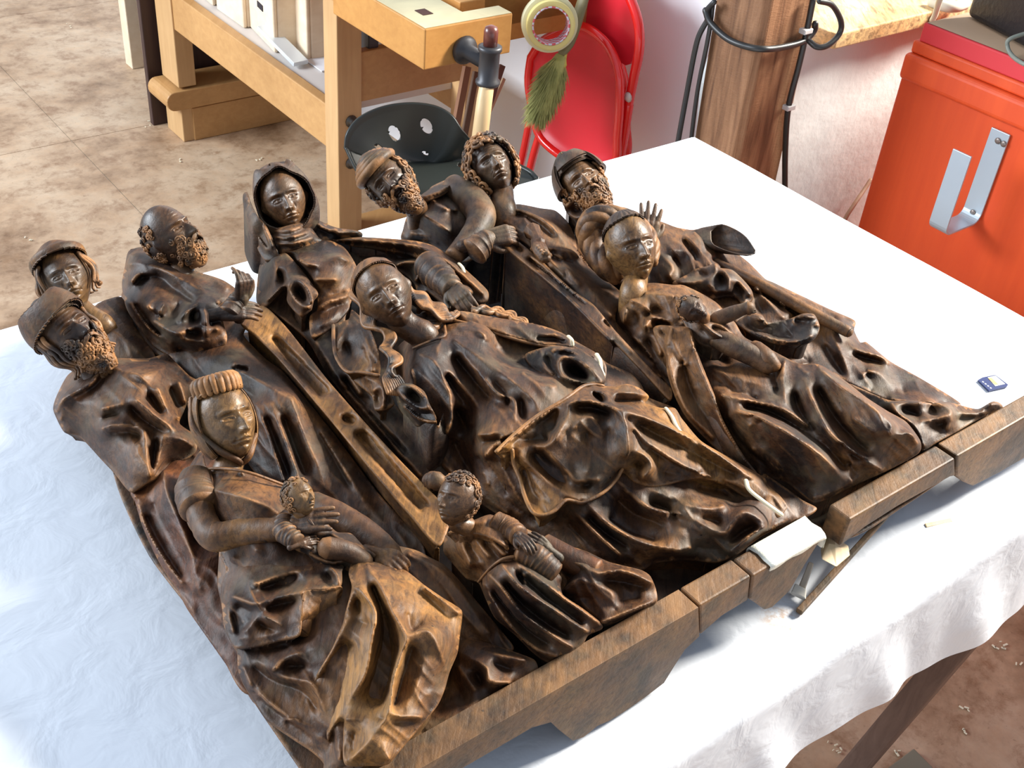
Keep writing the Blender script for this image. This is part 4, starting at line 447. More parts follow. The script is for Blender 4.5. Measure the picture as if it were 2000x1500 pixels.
# ---- right slotted plank
relief('slotted_plank', c3((1085, 800, 12.6), (1180, 790, 12.6), (1240, 830, 12.6), (1330, 900, 12.4), (1430, 1000, 12.2), (1560, 1120, 12), (1700, 1220, 11.8)) + c8((0, 480, 11), (130, 620, 10.4), (260, 760, 9.6), (370, 860, 9), (360, 930, 8.8), (200, 760, 9.6), (0, 550, 10.8)) + c3((1800, 1440, 11), (1560, 1200, 12), (1400, 1060, 12.2), (1250, 940, 12.4), (1140, 850, 12.6)),
    [c3((1175, 835, 12.4), (1200, 828, 12.4), (1240, 850, 12.4), (1245, 880, 12.4), (1215, 880, 12.4), (1175, 835, 12.4)), c3((1200, 850, 11.3), (1225, 868, 11.3)), c3((1240, 910, 12.4), (1265, 896, 12.4), (1320, 930, 12.3), (1430, 1020, 12.2), (1560, 1130, 12), (1665, 1215, 11.8), (1640, 1222, 11.8), (1500, 1110, 12), (1360, 1000, 12.2), (1260, 930, 12.3), (1240, 910, 12.4)), c3((1280, 925, 11.0), (1400, 1015, 11.5), (1520, 1120, 11.4), (1640, 1212, 11.3)),
     c3((1740, 1320, 11.5), (1790, 1310, 11.4), (1830, 1350, 11.3), (1800, 1370, 11.3), (1740, 1320, 11.5)), c3((1770, 1330, 10.4), (1805, 1355, 10.4)), c3((1830, 1385, 11.2), (1900, 1420, 11), (1960, 1490, 10.8), (1940, 1510, 10.8), (1830, 1385, 11.2)), c3((1870, 1420, 10.1), (1930, 1480, 10.4))], 0, PANEL_B, W_MAIN, base=.3, noise_amp=.01, fold=0, vs=0, label='narrow plank with slots along its top and tall bare side')
# ------------------------------------------------------------ heads, hair, hats, hands (all real 3-D meshes)
def G(x, s): return np.exp(-(x/s)**2)
def head_surface(th, ph, kind):
    """unit directions -> points in head units (1 = chin to crown).  x side, y face, z up"""
    dx, dy, dz = np.sin(th)*np.cos(ph), np.cos(th)*np.cos(ph), np.sin(ph)
    fem = kind in ('woman', 'baby', 'boy'); ch = kind in ('baby', 'boy')
    x, y, z = dx*(.335 if not ch else .36), dy*.42, dz*.5
    y = np.where(y > 0, y*.90, y*1.06)
    low = np.clip(-z/.5, 0, 1)
    x = x*(1-(.36 if fem else .27)*low**1.8); y = np.where(y < 0, y*(1-.45*low**1.3), y*(1+.05*low))
    x = x*(1+.04*G(z-.18, .2))
    fr = np.clip(dy*1.25, 0, 1)**.7; ax = np.abs(x); d = np.zeros_like(x)
    y = np.where(dy > 0, y+(.030+.055*np.clip(-z*2.2, 0, 1))*G(ax, .20)*fr, y)
    e0, ex = -.005, .130                                             # eye height and spacing
    d += (.026 if fem else .044)*G(z-e0-.095+.9*(ax-.10)**2, .030)*G(ax-.115, .095)       # brow arch
    d -= (.066 if fem else .072)*G(z-e0-.012, .052)*G(ax-ex, .072)       # socket
    d -= .020*G(z-e0-.035, .05)*G(ax, .040)
    lx = (ax-ex)/.066; lid = .030*np.sqrt(np.clip(1-lx**2, 0, 1)); inn = np.clip(1-lx**2, 0, 1)**.5
    d += .046*G(z-e0, .036)*G(ax-ex, .062)                           # eyeball
    d += .022*G(z-e0-lid, .0095)*(np.abs(lx) < 1.15)*G(lx, 1.2)           # upper lid rim
    d += .014*G(z-e0+lid*.62, .0085)*(np.abs(lx) < 1.1)*G(lx, 1.2)        # lower lid rim
    d -= .020*G(z-e0-.004, .020)*inn                                 # slit between the lids
    d += .016*G(z-e0-.004, .014)*G(ax-ex, .020)                      # iris
    d -= .011*G(z-e0-.052+.012*lx**2, .009)*G(ax-ex, .06)            # crease above the lid
    d -= .010*G(z-e0+.040, .012)*G(ax-ex, .055)
    t = np.clip((e0+.065-z)/.25, 0, 1); nl = (.020+.108*t**1.1)*(1.0 if not ch else .8)*(1 if fem else 1.18)
    cut = 1/(1+np.exp(-(z+.195)/.009)); top = 1/(1+np.exp((z-e0-.085)/.02))
    d += nl*cut*top*G(ax, .027+.024*t)
    d += .046*G(z+.165, .027)*G(ax-.052, .023)-.016*G(z+.192, .009)*G(ax-.030, .014)
    d -= .014*G(z+.150, .04)*G(ax-.095, .02)
    d += .026*G(z+.07, .08)*G(ax-.20, .075)                          # cheek
    d -= .012*G(z+.222, .018)*G(ax, .013)
    wl = G(ax, .080)
    d += .032*G(z+.256-.010*np.cos(ax/.03), .016)*wl+.034*G(z+.302, .019)*G(ax, .062)-.034*G(z+.279+.4*ax**2*1.5, .0075)*G(ax, .085)
    d += .018*G(z+.27, .07)*G(ax, .11)
    d -= .026*G(z+.345, .020)*G(ax, .075)
    d += .050*G(z+.425, .060)*G(ax, .080)
    d -= .018*G(z+.275, .03)*G(ax-.105, .018)
    if kind == 'man': d -= .026*G(z+.2, .09)*G(ax-.17, .05); d -= .008*np.abs(np.sin(z*60))*G(z-.22, .07)*G(ax, .15); d -= .010*G(np.abs(z+.19+(ax-.09)*1.2), .012)*G(ax-.11, .04)
    y = y+d*fr
    er = .050*G(y+.0, .05)*G(z+.04, .09)*(np.abs(dx) > .6)
    x = x+np.sign(dx)*er
    return np.stack([x, y, z], -1)
class Head:
    def __init__(s, px, py, h, H, yaw, pitch, roll, kind):
        """px,py,h: centre of the head; H: chin to crown in metres; angles in degrees seen from the photograph's side"""
        s.c = P(px, py, h); s.H = H; s.kind = kind
        v = s.c-CAM; v /= np.linalg.norm(v); tw = -v; R = np.cross(v, CU); R /= np.linalg.norm(R); U = np.cross(R, v)
        ro = math.radians(roll); R2 = math.cos(ro)*R-math.sin(ro)*U; U2 = math.sin(ro)*R+math.cos(ro)*U
        y, p = math.radians(yaw), math.radians(pitch)
        f = math.cos(p)*(math.cos(y)*tw+math.sin(y)*R2)+math.sin(p)*U2
        u = U2-f*(U2@f); u /= np.linalg.norm(u); r = np.cross(u, f)     # r: side axis
        s.f, s.u, s.r = f, u, r; s.M = np.stack([r, f, u])
    def w(s, p): return s.c+s.H*(np.asarray(p, float)@s.M)
    def mesh(s, neck=None, name='head', parent=None, mat=None, label=None):
        n, m = (220, 170) if s.H > .06 else (120, 90)
        # denser sampling towards the face
        t = np.linspace(-math.pi, math.pi, n, endpoint=False); t = t-.55*np.sin(t)
        ph = np.linspace(-math.pi/2, math.pi/2, m+1)[1:-1]; TT, PH = np.meshgrid(t, ph)
        v = s.w(head_surface(TT.ravel(), PH.ravel(), s.kind)); k = len(ph)
        f = [(i*n+j, (i+1)*n+j, (i+1)*n+(j+1) % n, i*n+(j+1) % n) for i in range(k-1) for j in range(n)]
        f += [[j for j in range(n)], [(k-1)*n+j for j in range(n)][::-1]]
        b = MB(); b.add(v, f)
        if neck is not None:
            a = s.w((0, -.10, -.18)); m1 = s.w((0, -.10, -.42)); q = P(*neck[:3]); r = s.H*(neck[3] if len(neck) > 3 else .2)
            q = q-Z_*.008; dv = (q-m1); q2 = q+dv*.12-Z_*.030; b.add(*tube([a, m1, (m1*.5+q*.5), q, q2], [r*.95, r*.86, r*.86, r*.95, r*.8], 24, n=18))
        return b.build(name, mat, parent, True, label=label)
    def surf(s, az, el, off=0):
        """point + outward normal on the skull; az 0 = face, el up (degrees)"""
        a, e = math.radians(az), math.radians(el)
        p = head_surface(np.array([a]), np.array([e]), s.kind)[0]; d = np.array([math.sin(a)*math.cos(e), math.cos(a)*math.cos(e), math.sin(e)])
        return s.w(p+d*off), d@s.M
    def shell(s, fn, n=220, m=150, mask=None, thick=.02, name='hat', parent=None, mat=None, label=None):
        """surface of revolution-like cover: fn(az, el)-> offset (head units); mask(az, el) keeps cells (degrees)"""
        az = np.linspace(-180, 180, n, endpoint=False); el = np.linspace(-88, 89.5, m); A, E = np.meshgrid(az, el)
        a, e = np.radians(A.ravel()), np.radians(E.ravel()); base = head_smooth(a, e); d = np.stack([np.sin(a)*np.cos(e), np.cos(a)*np.cos(e), np.sin(e)], -1)
        off = fn(A.ravel(), E.ravel()); vo = s.w(base+d*off[:, None]); vi = s.w(base+d*(off-thick)[:, None]); N0 = len(vo)
        keep = mask(A, E); f = []; F = set()
        for i in range(m-1):
            for j in range(n):
                j2 = (j+1) % n
                if keep[i, j] and keep[i+1, j] and keep[i, j2] and keep[i+1, j2]: F.add((i, j))
        for i, j in F:
            j2 = (j+1) % n; q = (i*n+j, (i+1)*n+j, (i+1)*n+j2, i*n+j2); f.append(q); f.append(tuple(N0+k for k in q[::-1]))
            for (ii, jj, e0, e1) in ((i-1, j, q[0], q[3]), (i+1, j, q[2], q[1]), (i, (j-1) % n, q[1], q[0]), (i, j2, q[3], q[2])):
                if (ii, jj) not in F: f.append((e0, e1, e1+N0, e0+N0)[::-1])
        v = np.vstack([vo, vi]); us = np.unique(np.concatenate([np.array(q) for q in f])); mp = -np.ones(len(v), int); mp[us] = np.arange(len(us))
        return link(name, v[us], [[mp[k] for k in q] for q in f], mat, parent, True, label=label)
def head_smooth(a, e):
    dx, dy, dz = np.sin(a)*np.cos(e), np.cos(a)*np.cos(e), np.sin(e); return np.stack([dx*.345, dy*np.where(dy > 0, .40, .445), dz*.5], -1)
def curl(b, p, n, R, turns=1.4, hand=1, sides=6, steps=13, tr=.34):
    """carved snail curl"""
    n = n/np.linalg.norm(n); t = np.cross(n, [.3, .5, .8]); t /= np.linalg.norm(t); t2 = np.cross(n, t)*hand; ph = random.uniform(0, 6.28)
    pts = []; rr = []
    for k in range(steps):
        u = k/(steps-1); a = ph+u*turns*2*math.pi; r = R*(1-.80*u); pts.append(p+(math.cos(a)*t+math.sin(a)*t2)*r+n*(R*.55*u-R*.15)); rr.append(R*tr*(1-.35*u))
    b.add(*tube(np.array(pts), np.array(rr), sides))
def wavy(b, pts, r, amp, waves, sides=6, n=26, taper=.5, seed=0, nrm=None):
    """wavy lock of hair along a path of world points"""
    q = cr(np.array(pts), n=n); t, Nn, Bn = frames(q); u = np.linspace(0, 1, n)
    if nrm is not None: S = np.cross(t, nrm); S /= np.linalg.norm(S, axis=1)[:, None]+1e-9
    else: S = Nn
    q = q+S*(amp*np.sin(u*waves*2*math.pi+seed))[:, None]+np.cross(t, S)*(amp*.35*np.cos(u*waves*2*math.pi+seed*1.7))[:, None]
    b.add(*tube(q, r*(1-taper*u**1.5), sides))
def beard(hd, name, parent, mat, length=.22, n=95, width=1.0, R=.048):
    R = R*1.25
    """curled beard and moustache around mouth, cheeks and chin"""
    b = MB(); H = hd.H
    # soft body under the curls
    th = np.linspace(0, 2*math.pi, 20, endpoint=False); v = []; f = []
    rings = [(.02, .05), (-.06, .2), (-.16, .25), (-.28, .235), (-.42, .2), (-.5-length*.45, .14), (-.5-length*.85, .05)]
    for z, r in rings:
        v += [hd.w((math.cos(a)*r*width*.95, .20+math.sin(a)*r*.62+(.0 if z > -.3 else .02), z-.05)) for a in th]
    k = 20; f = [(i*k+j, i*k+(j+1) % k, (i+1)*k+(j+1) % k, (i+1)*k+j) for i in range(len(rings)-1) for j in range(k)]+[list(range(k))[::-1], [6*k+j for j in range(k)]]
    # keep mouth area clear: body starts under the lip
    v = np.array(v); b.add(v[2*k:], [[q-2*k for q in g] for g in f if min(g) >= 2*k])
    g = np.random.default_rng(int(H*1e5)+n)
    for i in range(n):
        z = g.uniform(-.5-length*.8, -.12); az = g.uniform(-1, 1)
        a = az*(1.45 if z > -.33 else 2.0); lo = np.clip((-z-.45)/(length+.02), 0, 1)
        rx = (.27*(1-.25*np.clip((-z-.2)/.3, 0, 1)))*width*(1-.62*lo); x = math.sin(a)*rx*1.02; y = .14+math.cos(a)*(.28-.12*lo)
        if abs(x) < .10 and -.345 < z < -.10: continue           # lips and nose stay free
        if z > -.22 and abs(x) < .17: continue
        p = hd.w((x, y, z)); nrm = (np.array([x*2.2, y-.1, -.25*lo])@hd.M)
        curl(b, p, nrm, H*R*g.uniform(.75, 1.2), turns=g.uniform(1.0, 1.6), hand=g.choice([-1, 1]))
    for sgn in (-1, 1):          # moustache
        for k2 in range(3):
            wavy(b, [hd.w((sgn*.012, .475, -.205-.012*k2)), hd.w((sgn*.07, .455, -.225-.014*k2)), hd.w((sgn*.135, .395, -.28-.03*k2)), hd.w((sgn*.17, .34, -.36-.03*k2))], H*.016, H*.006, 2.2, n=14, seed=k2)
    return b.build(name, mat, parent, True)
def curls_on(hd, name, parent, mat, region, n, R=.055, off=.02, seed=1):
    b = MB(); g = np.random.default_rng(seed); c = 0; t = 0; pts = []
    while c < n and t < n*60:
        t += 1; az = g.uniform(-180, 180); el = math.degrees(math.asin(g.uniform(-.85, 1)))
        if not region(az, el): continue
        p, nr = hd.surf(az, el, off)
        if any(np.linalg.norm(p-q) < hd.H*R*1.15 for q in pts): continue
        pts.append(p); curl(b, p, nr, hd.H*R*g.uniform(.85, 1.2), turns=g.uniform(1.1, 1.8), hand=g.choice([-1, 1])); c += 1
    return b.build(name, mat, parent, True)
def hand(name, parent, mat, wrist, knuck, normal, L, curlf=.35, spread=.12, thumb=1, wristr=.17, curls=None, label=None):
    """wrist, knuck: (px,py,h) giving wrist and knuckle centre; normal: (right, up, toward) of the back of the hand in photo terms; L hand length (m)"""
    w0, k0 = P(*wrist), P(*knuck); d = k0-w0; pl = np.linalg.norm(d); d /= pl
    v = (w0-CAM)/np.linalg.norm(w0-CAM); R = np.cross(v, CU); R /= np.linalg.norm(R); U = np.cross(R, v)
    n = normal[0]*R+normal[1]*U-normal[2]*v; n = n-d*(n@d); n /= np.linalg.norm(n); s = np.cross(d, n); b = MB(); W = L*.40
    for k in range(4):       # palm slabs blend into one form through the remesh
        o = (k-1.5)/3*W*.78; b.add(*tube([w0+s*o*.55-d*L*.04, w0+s*o*.8+d*pl*.5, k0+s*o], [L*.085, L*.10, L*.082], 10, n=8))
    b.add(*tube([w0-d*L*.45, w0-d*L*.1, w0+d*L*.1], [L*wristr*.86, L*wristr*.8, L*.15], 12, n=6))
    ln = [.40, .47, .44, .34]
    for k in range(4):
        o = (k-1.5)/3*W*.80; a = k0+s*o; dirv = d+s*(k-1.5)*spread; dirv /= np.linalg.norm(dirv); pts = [a-d*L*.05, a]; ang = 0; p = a; cf = curls[k] if curls else curlf
        for j, seg in enumerate((.46, .30, .24)):
            ang += cf*(1.0, 1.1, .8)[j]; p = p+(math.cos(ang)*dirv-math.sin(ang)*n)*L*ln[k]*seg; pts.append(p)
        b.add(*tube(np.array(pts), [L*.060, L*.058, L*.052, L*.047, L*.040], 10, n=14))
    t0 = w0+d*pl*.25+s*thumb*W*.42; td = d*.75+s*thumb*.62-n*.25; td /= np.linalg.norm(td)
    b.add(*tube([w0+d*pl*.12+s*thumb*W*.2, t0, t0+td*L*.2, t0+td*L*.2+(d*.9-n*.3+s*thumb*.1)*L*.17], [L*.08, L*.082, L*.06, L*.045], 10, n=12))
    o = b.build(name, mat, parent, True, label=label); return remesh(o, L*.018)
def remesh(o, vox, smooth=3):
    m = o.modifiers.new('fuse', 'REMESH'); m.mode = 'VOXEL'; m.voxel_size = vox; m.use_smooth_shade = True
    if smooth: s = o.modifiers.new('soft', 'SMOOTH'); s.iterations = smooth; s.factor = .5
    dg = bpy.context.evaluated_depsgraph_get(); e = o.evaluated_get(dg); me = bpy.data.meshes.new_from_object(e)
    old = o.data; o.modifiers.clear(); o.data = me; me.name = o.name
    if not me.materials and old.materials: me.materials.append(old.materials[0])
    bpy.data.meshes.remove(old); me.polygons.foreach_set('use_smooth', [True]*len(me.polygons)); return o
def limb(name, parent, mat, pts, rad, fold=0, nf=5, vox=None, label=None, sides=18, n=44):
    """sleeve or arm: tube through photo points with carved ring folds"""
    q = np.c_[np.array([P(*p) for p in pts]), rad]; q = cr(q, n=n); path, r = q[:, :3], q[:, 3]
    sides = max(sides, 28); v, f = tube(path, r, sides, caps=True); v = v.reshape(-1, sides, 3)
    v = v.copy(); c = v.mean(1, keepdims=True); kk = len(v); u = np.arange(kk)[:, None]/kk; a = np.arange(sides)[None]*2*math.pi/sides
    if fold:
        ph = np.sin(u*9+2)*1.3; q1 = (1-np.abs(np.sin((u*nf+.28*np.sin(a+ph))*math.pi)))**2.2; q2 = (1-np.abs(np.sin((u*nf*1.7+.35*np.sin(a*1.0+2+ph)+.3)*math.pi)))**2.5
        w = 1+fold*.9*(q1*(.55+.45*np.sin(a+u*5))+.6*q2*(.5+.5*np.cos(a-u*7)))-fold*.25
        w[:2] = 1; w[-2:] = 1; v = c+(v-c)*w[..., None]
    for k, e in (((0, 2), (1, 2), (-1, -3), (-2, -3)) if name in ('sleeve', 'cuff', 'rail') else ()):      # flatter ends
        v[k] = v[k]+(v[e].mean(0)-v[k].mean(0))*.75
    return link(name, v.reshape(-1, 3), f, mat, parent, True, label=label)
# ------------------------------------------------------------ heads and hands of the left group
# youth
hd = Head(131, 545, 13.2, .076, 2, 12, -24, 'woman'); hd.mesh((205, 628, 9.2, .17), parent=YOUTH, mat=W_FACEG)
hd.shell(lambda a, e: .10+.07*G(e-36-6*np.cos(np.radians(a)), 10)+.03*np.clip((e-40)/50, 0, 1), mask=lambda a, e: e > 24+10*np.cos(np.radians(a)), name='cap', parent=YOUTH, mat=W_GOLD)
b = MB()
for s in (-1, 1):
    for k in range(9):
        az = s*(62+k*11); p0, _ = hd.surf(az, 30, .05); p1, _ = hd.surf(az, 0, .09); p2, n2 = hd.surf(az, -22, .10)
        wavy(b, [p0, p1, p2, p2+n2*.004], hd.H*.034, hd.H*.02, 1.3, n=16, seed=k)
b.build('hair', W_HAIR, YOUTH, True)
# brimmed-hat man
hd = Head(134, 655, 13.2, .080, 24, 8, -40, 'man'); hd.mesh((190, 730, 9.4, .2), parent=HATMAN, mat=W_FACE)
beard(hd, 'beard', HATMAN, W_HAIR, .26, 190, 1.05, .052)
hd.shell(lambda a, e: .05+.08*np.clip((e-30)/60, 0, 1)+.03*G(e-40, 8), mask=lambda a, e: e > 18+10*np.cos(np.radians(a)), name='hat', parent=HATMAN, mat=W_DARK)
hd.shell(lambda a, e: .10+.10*np.clip((e-16)/38, 0, 1)**.8+.02*np.sin(np.radians(a*3)), mask=lambda a, e: (e > 14+12*np.cos(np.radians(a))) & (e < 50+6*np.cos(np.radians(a))), thick=.03, name='hat_brim', parent=HATMAN, mat=W_MAIN)
b = MB()
for s in (-1, 1):
    for k in range(8):
        az = s*(70+k*12); p0, _ = hd.surf(az, 16, .04); p1, _ = hd.surf(az, -18, .06); p2, n2 = hd.surf(az, -42, .08)
        wavy(b, [p0, p1, p2, p2+n2*.006-hd.u*.004], hd.H*.035, hd.H*.022, 1.8, n=18, seed=k*.8)
b.build('hair', W_HAIR, HATMAN, True)
# bald man
hd = Head(331, 462, 14.6, .080, 46, 8, -30, 'man'); hd.mesh((352, 535, 11, .21), parent=BALD, mat=W_FACE)
beard(hd, 'beard', BALD, W_HAIR, .12, 120, 1.0, .042)
curls_on(hd, 'hair', BALD, W_HAIR, lambda a, e: (abs(a) > 75 and -35 < e < 38) , 70, .045, .012, 3)
limb('cuff', BALD, W_DARK, [(448, 612, 11.6), (462, 590, 12.4), (470, 580, 12.8)], [.013, .011, .010], .12, 3)
hand('hand', BALD, W_DARK, (472, 588, 12.6), (478, 550, 15.2), (.55, .1, .8), .050, .95, .06, 1, curls=[.5, .8, 1.0, 1.1])
hand('hand', BALD, W_DARK, (436, 612, 11.6), (472, 606, 11.8), (-.1, .55, .8), .056, .30, .05, -1)
# veiled woman
hd = Head(555, 391, 15.2, .082, 4, 4, -21, 'woman'); hd.mesh((592, 470, 12, .2), parent=VEILED, mat=W_FACE)
def veilmask(a, e): return (e > -64) & ((np.abs(a)/72.)**2+((e-2)/50.)**2 > 1)
hd.shell(lambda a, e: .085+.05*G(np.abs(a)-74, 16)*(e < 60)+.09*np.clip(-e/60, 0, 1)+.035*G(e-56, 12)*(np.abs(a) < 90)+.02*np.sin(np.radians(a*5)), mask=veilmask, n=240, m=170, thick=.03, name='veil', parent=VEILED, mat=W_DARK)
relief('veil_fold', c2((250, 265, 13.6), (275, 250, 14.6), (300, 320, 15), (340, 400, 15), (400, 470, 14), (440, 560, 13), (470, 640, 12), (470, 680, 11.2), (400, 690, 10.6), (370, 660, 10.6), (330, 580, 11), (290, 460, 12), (255, 350, 13)), [c2((262, 268, 14.6), (300, 400, 13.6), (350, 540, 12.6), (410, 620, 12)), c2((310, 400, 12.6), (370, 530, 11.8), (420, 640, 11.2)), c2((380, 470, 14.4), (440, 600, 13))], .02, W_DARK, VEILED, base=7)
relief('veil_fold', c2((660, 330, 13.4), (700, 380, 13), (740, 430, 12.6), (850, 480, 12), (990, 500, 11.8), (1025, 520, 11.4), (1010, 545, 11), (860, 552, 11.2), (760, 556, 11.4), (700, 500, 12), (660, 440, 12.6)), [c2((680, 380, 13.6), (760, 480, 13), (850, 505, 12.8), (1000, 515, 12.2)), c2((720, 480, 12), (860, 535, 11.6))], .02, W_DARK, VEILED, base=7)
relief('wimple', c2((425, 490, 12.4), (500, 478, 13.4), (560, 462, 14), (620, 440, 13.6), (668, 415, 13), (690, 470, 12.6), (740, 545, 12), (770, 565, 11.6), (680, 590, 12), (580, 612, 12), (500, 640, 11.4), (460, 600, 11.4), (440, 540, 12)),
    [c2((432, 500, 12.8), (520, 505, 14.2), (600, 485, 14.4), (668, 440, 13.4)), c2((440, 520, 12.4), (530, 528, 13.6), (610, 508, 13.8), (676, 458, 13)), c2((446, 545, 12.8), (550, 548, 14), (640, 520, 13.8), (690, 490, 13)), c2((452, 565, 12.2), (560, 566, 13.2), (660, 540, 13)), c2((470, 590, 12.4), (580, 585, 13.4), (700, 545, 12.8)), c2((480, 610, 11.6), (600, 600, 12.4))], .02, W_DARK, VEILED, base=8)
hand('hand', VEILED, W_DARK, (882, 560, 11.6), (902, 584, 12), (-.2, .35, .9), .058, .62, .03, 1)
limb('cuff', VEILED, W_DARK, [(838, 520, 10.6), (862, 545, 11.2), (884, 566, 11.6)], [.021, .018, .0135], .16, 4)
# seated woman
hd = Head(440, 822, 15.2, .078, 26, 2, -15, 'woman'); hd.mesh((442, 915, 12, .2), parent=SEATED, mat=W_FACEG)
hd.shell(lambda a, e: .045+.018*np.abs(np.sin(np.radians(a*7))), mask=lambda a, e: (e > 36+6*np.cos(np.radians(a))) | ((np.abs(a) > 78) & (e > -48)), name='headdress', parent=SEATED, mat=W_GOLD)
b = MB()
for k in range(13):
    a = (k-6)*15.; p0, _ = hd.surf(a, 42, .03); p1, _ = hd.surf(a, 56, .11); p2, _ = hd.surf(a, 76, .06); b.add(*tube([p0, p1, p2], [hd.H*.04, hd.H*.058, hd.H*.04], 8, n=10))
b.build('headdress_pleats', W_GOLD, SEATED, True)
b = MB()
for k in range(3):
    pts = []
    for a, e, o in ((-100, 40, .07), (-88, 5, .05), (-72, -30, .035), (-40, -62, .06), (0, -80, .06), (40, -62, .05), (72, -30, .035)):
        pts.append(hd.surf(a-6*k, e-3*k, o-.01*k)[0])
    b.add(*tube(pts, hd.H*.030, 8, n=40, flat=1))
b.build('chin_band', W_MAIN, SEATED, True)
limb('sleeve', SEATED, W_MAIN, [(385, 932, 11.2), (382, 962, 11), (392, 992, 10.8)], [.016, .019, .0195], .05, 3)
limb('arm', SEATED, W_GOLD, [(388, 985, 10.8), (398, 1018, 10.6), (420, 1048, 10.8), (470, 1040, 11.4), (520, 1036, 12.2), (552, 1034, 12.8)], [.0135, .0128, .0135, .0122, .0112, .0098], .05, 7)
hand('hand', SEATED, W_DARK, (566, 1030, 13), (606, 1018, 13.8), (-.1, .5, .85), .052, .18, .08, 1)
limb('arm', SEATED, W_MAIN, [(612, 985, 10), (660, 1010, 10.2), (720, 1048, 10), (762, 1082, 10)], [.0125, .014, .0135, .011], .04, 4)
hand('hand', SEATED, W_GOLD, (745, 1085, 10.6), (768, 1094, 11.2), (0, .4, .9), .046, .8, .04, 1)
# baby of the seated woman
BABY = relief('carved_baby', c5((1180, 985, 12.6), (1260, 960, 13.2), (1330, 990, 13.2), (1440, 1040, 13), (1470, 1080, 12.8), (1530, 1130, 12), (1620, 1140, 11.6), (1700, 1220, 11.4), (1780, 1280, 11), (1700, 1300, 10.6), (1640, 1380, 10.4), (1560, 1360, 10.4), (1400, 1340, 10.4), (1330, 1270, 10.8), (1230, 1220, 11.4), (1140, 1150, 11.8), (1120, 1060, 12)),
    [c5((1200, 1010, 13.6), (1240, 1100, 13.6), (1290, 1180, 12.6)), c5((1300, 1000, 14), (1360, 1060, 14.2), (1400, 1120, 13.4)), c5((1440, 1180, 11.4), (1500, 1260, 11.2)), c5((1500, 1150, 12.8), (1600, 1200, 12.6), (1690, 1230, 12.2), (1690, 1290, 11.6)), c5((1340, 1270, 11.8), (1500, 1330, 11.8), (1630, 1290, 11.6), (1640, 1370, 10.8)), c5((1400, 1260, 10.6), (1600, 1260, 10.8)), c5((1150, 1100, 12.8), (1200, 1160, 12.6), (1240, 1150, 12.4)), c5((1160, 1140, 11.6), (1230, 1190, 11.4))], .03, PANEL_A, W_DARK, base=8, label='baby held on the lap of the seated woman')
hd = Head(584, 972, 15.2, .035, 42, 8, -14, 'baby'); hd.mesh((588, 998, 13.6, .24), parent=BABY, mat=W_FACEG)
curls_on(hd, 'hair', BABY, W_HAIR, lambda a, e: (e > 38 or abs(a) > 72) and e > -35, 60, .07, .02, 5)
limb('sleeve', BABY, W_DARK, [(556, 1018, 13), (556, 1040, 13.2), (580, 1058, 13.2)], [.009, .0095, .008], .2, 5)
hand('hand', BABY, W_FACE, (588, 1062, 13), (606, 1056, 13), (0, .5, .9), .022, .3, .1, 1)
limb('leg', BABY, W_DARK, [(640, 1070, 12.6), (680, 1078, 12), (712, 1096, 11)], [.010, .009, .008], .02, 2)
# long-haired woman
hd = Head(752, 576, 17.2, .082, 2, 6, -33, 'woman'); hd.mesh((830, 648, 13.4, .22), parent=MARY, mat=W_FACE)
hd.shell(lambda a, e: .035+.012*G(np.abs(a)-88, 12)+.012*G(e-48, 6), mask=lambda a, e: (e > 50-.004*np.abs(a)**1.9) & (e > -30), name='veil', parent=MARY, mat=W_MAIN)
b = MB()
for sgn in (-1,):
    for k in range(9):
        k *= .66; wavy(b, [P(692+5*k, 560+5*k, 15.4), P(700+6*k, 608+3*k, 14.6), P(728+6*k, 640+3*k, 14), P(752+4*k, 668+4*k, 13.8), P(752+4*k, 702+4*k, 13.8), P(760+4*k, 735, 13.2), P(752+5*k, 768, 12.2)], .0030, .0052, 3.6, n=80, seed=k*.35, taper=.3, nrm=-Fw)
b.build('hair', W_HAIR, MARY, True)
b = MB()
for k in range(12):
    k *= .75; wavy(b, [P(800+3*k, 560+5*k, 15.2), P(828+4*k, 578+5*k, 14.2), P(852+4*k, 592+4*k, 13.6), P(868+3*k, 602+5*k-k*k*.5, 13.2)], .0027, .0024, 1.9, n=60, seed=k*.4, taper=.2, nrm=-Fw)
for k in range(6):
    wavy(b, [P(812+3*k, 618+5*k, 13.4), P(838+5*k, 616+3*k, 13.2), P(870+5*k, 612, 13)], .004, .003, 2., n=26, seed=k, taper=.3)
for k in range(3):
    wavy(b, [P(925, 602+3*k, 12.6), P(965, 604+4*k, 12.4), P(1000, 614+4*k, 12.4), P(1040, 636+3*k, 12.2)], .0035, .003, 4.5, n=50, seed=k, taper=.4, nrm=np.array([0, 0, 1.]))
b.build('hair', W_HAIR, MARY, True)
# boy
hd = Head(894, 975, 15.0, .048, -36, -2, 14, 'boy'); hd.mesh((915, 1020, 12.8, .2), parent=BOY, mat=W_FACE)
curls_on(hd, 'hair', BOY, W_HAIR, lambda a, e: (e > 40 or a < -95 or a > 95) and e > -40, 110, .06, .015, 9)
limb('sleeve', BOY, W_MAIN, [(965, 1020, 12.6), (990, 1034, 12.4), (1012, 1046, 13)], [.011, .012, .0095], .1, 4)
hand('hand', BOY, W_DARK, (1010, 1045, 13.2), (1028, 1060, 13.4), (.1, .4, .9), .028, .5, .05, 1)
hand('hand', BOY, W_DARK, (1070, 1072, 11.6), (1052, 1058, 12.2), (0, .4, .9), .030, .35, .05, -1)
limb('sleeve', BOY, W_MAIN, [(1010, 1078, 12), (1045, 1090, 11.6), (1085, 1120, 10.8)], [.010, .0125, .010], .08, 5)
limb('rail', PANEL_A, W_RED, [(1062, 1064, 9), (1110, 1092, 8.8), (1165, 1118, 8.6)], [.011, .012, .012])
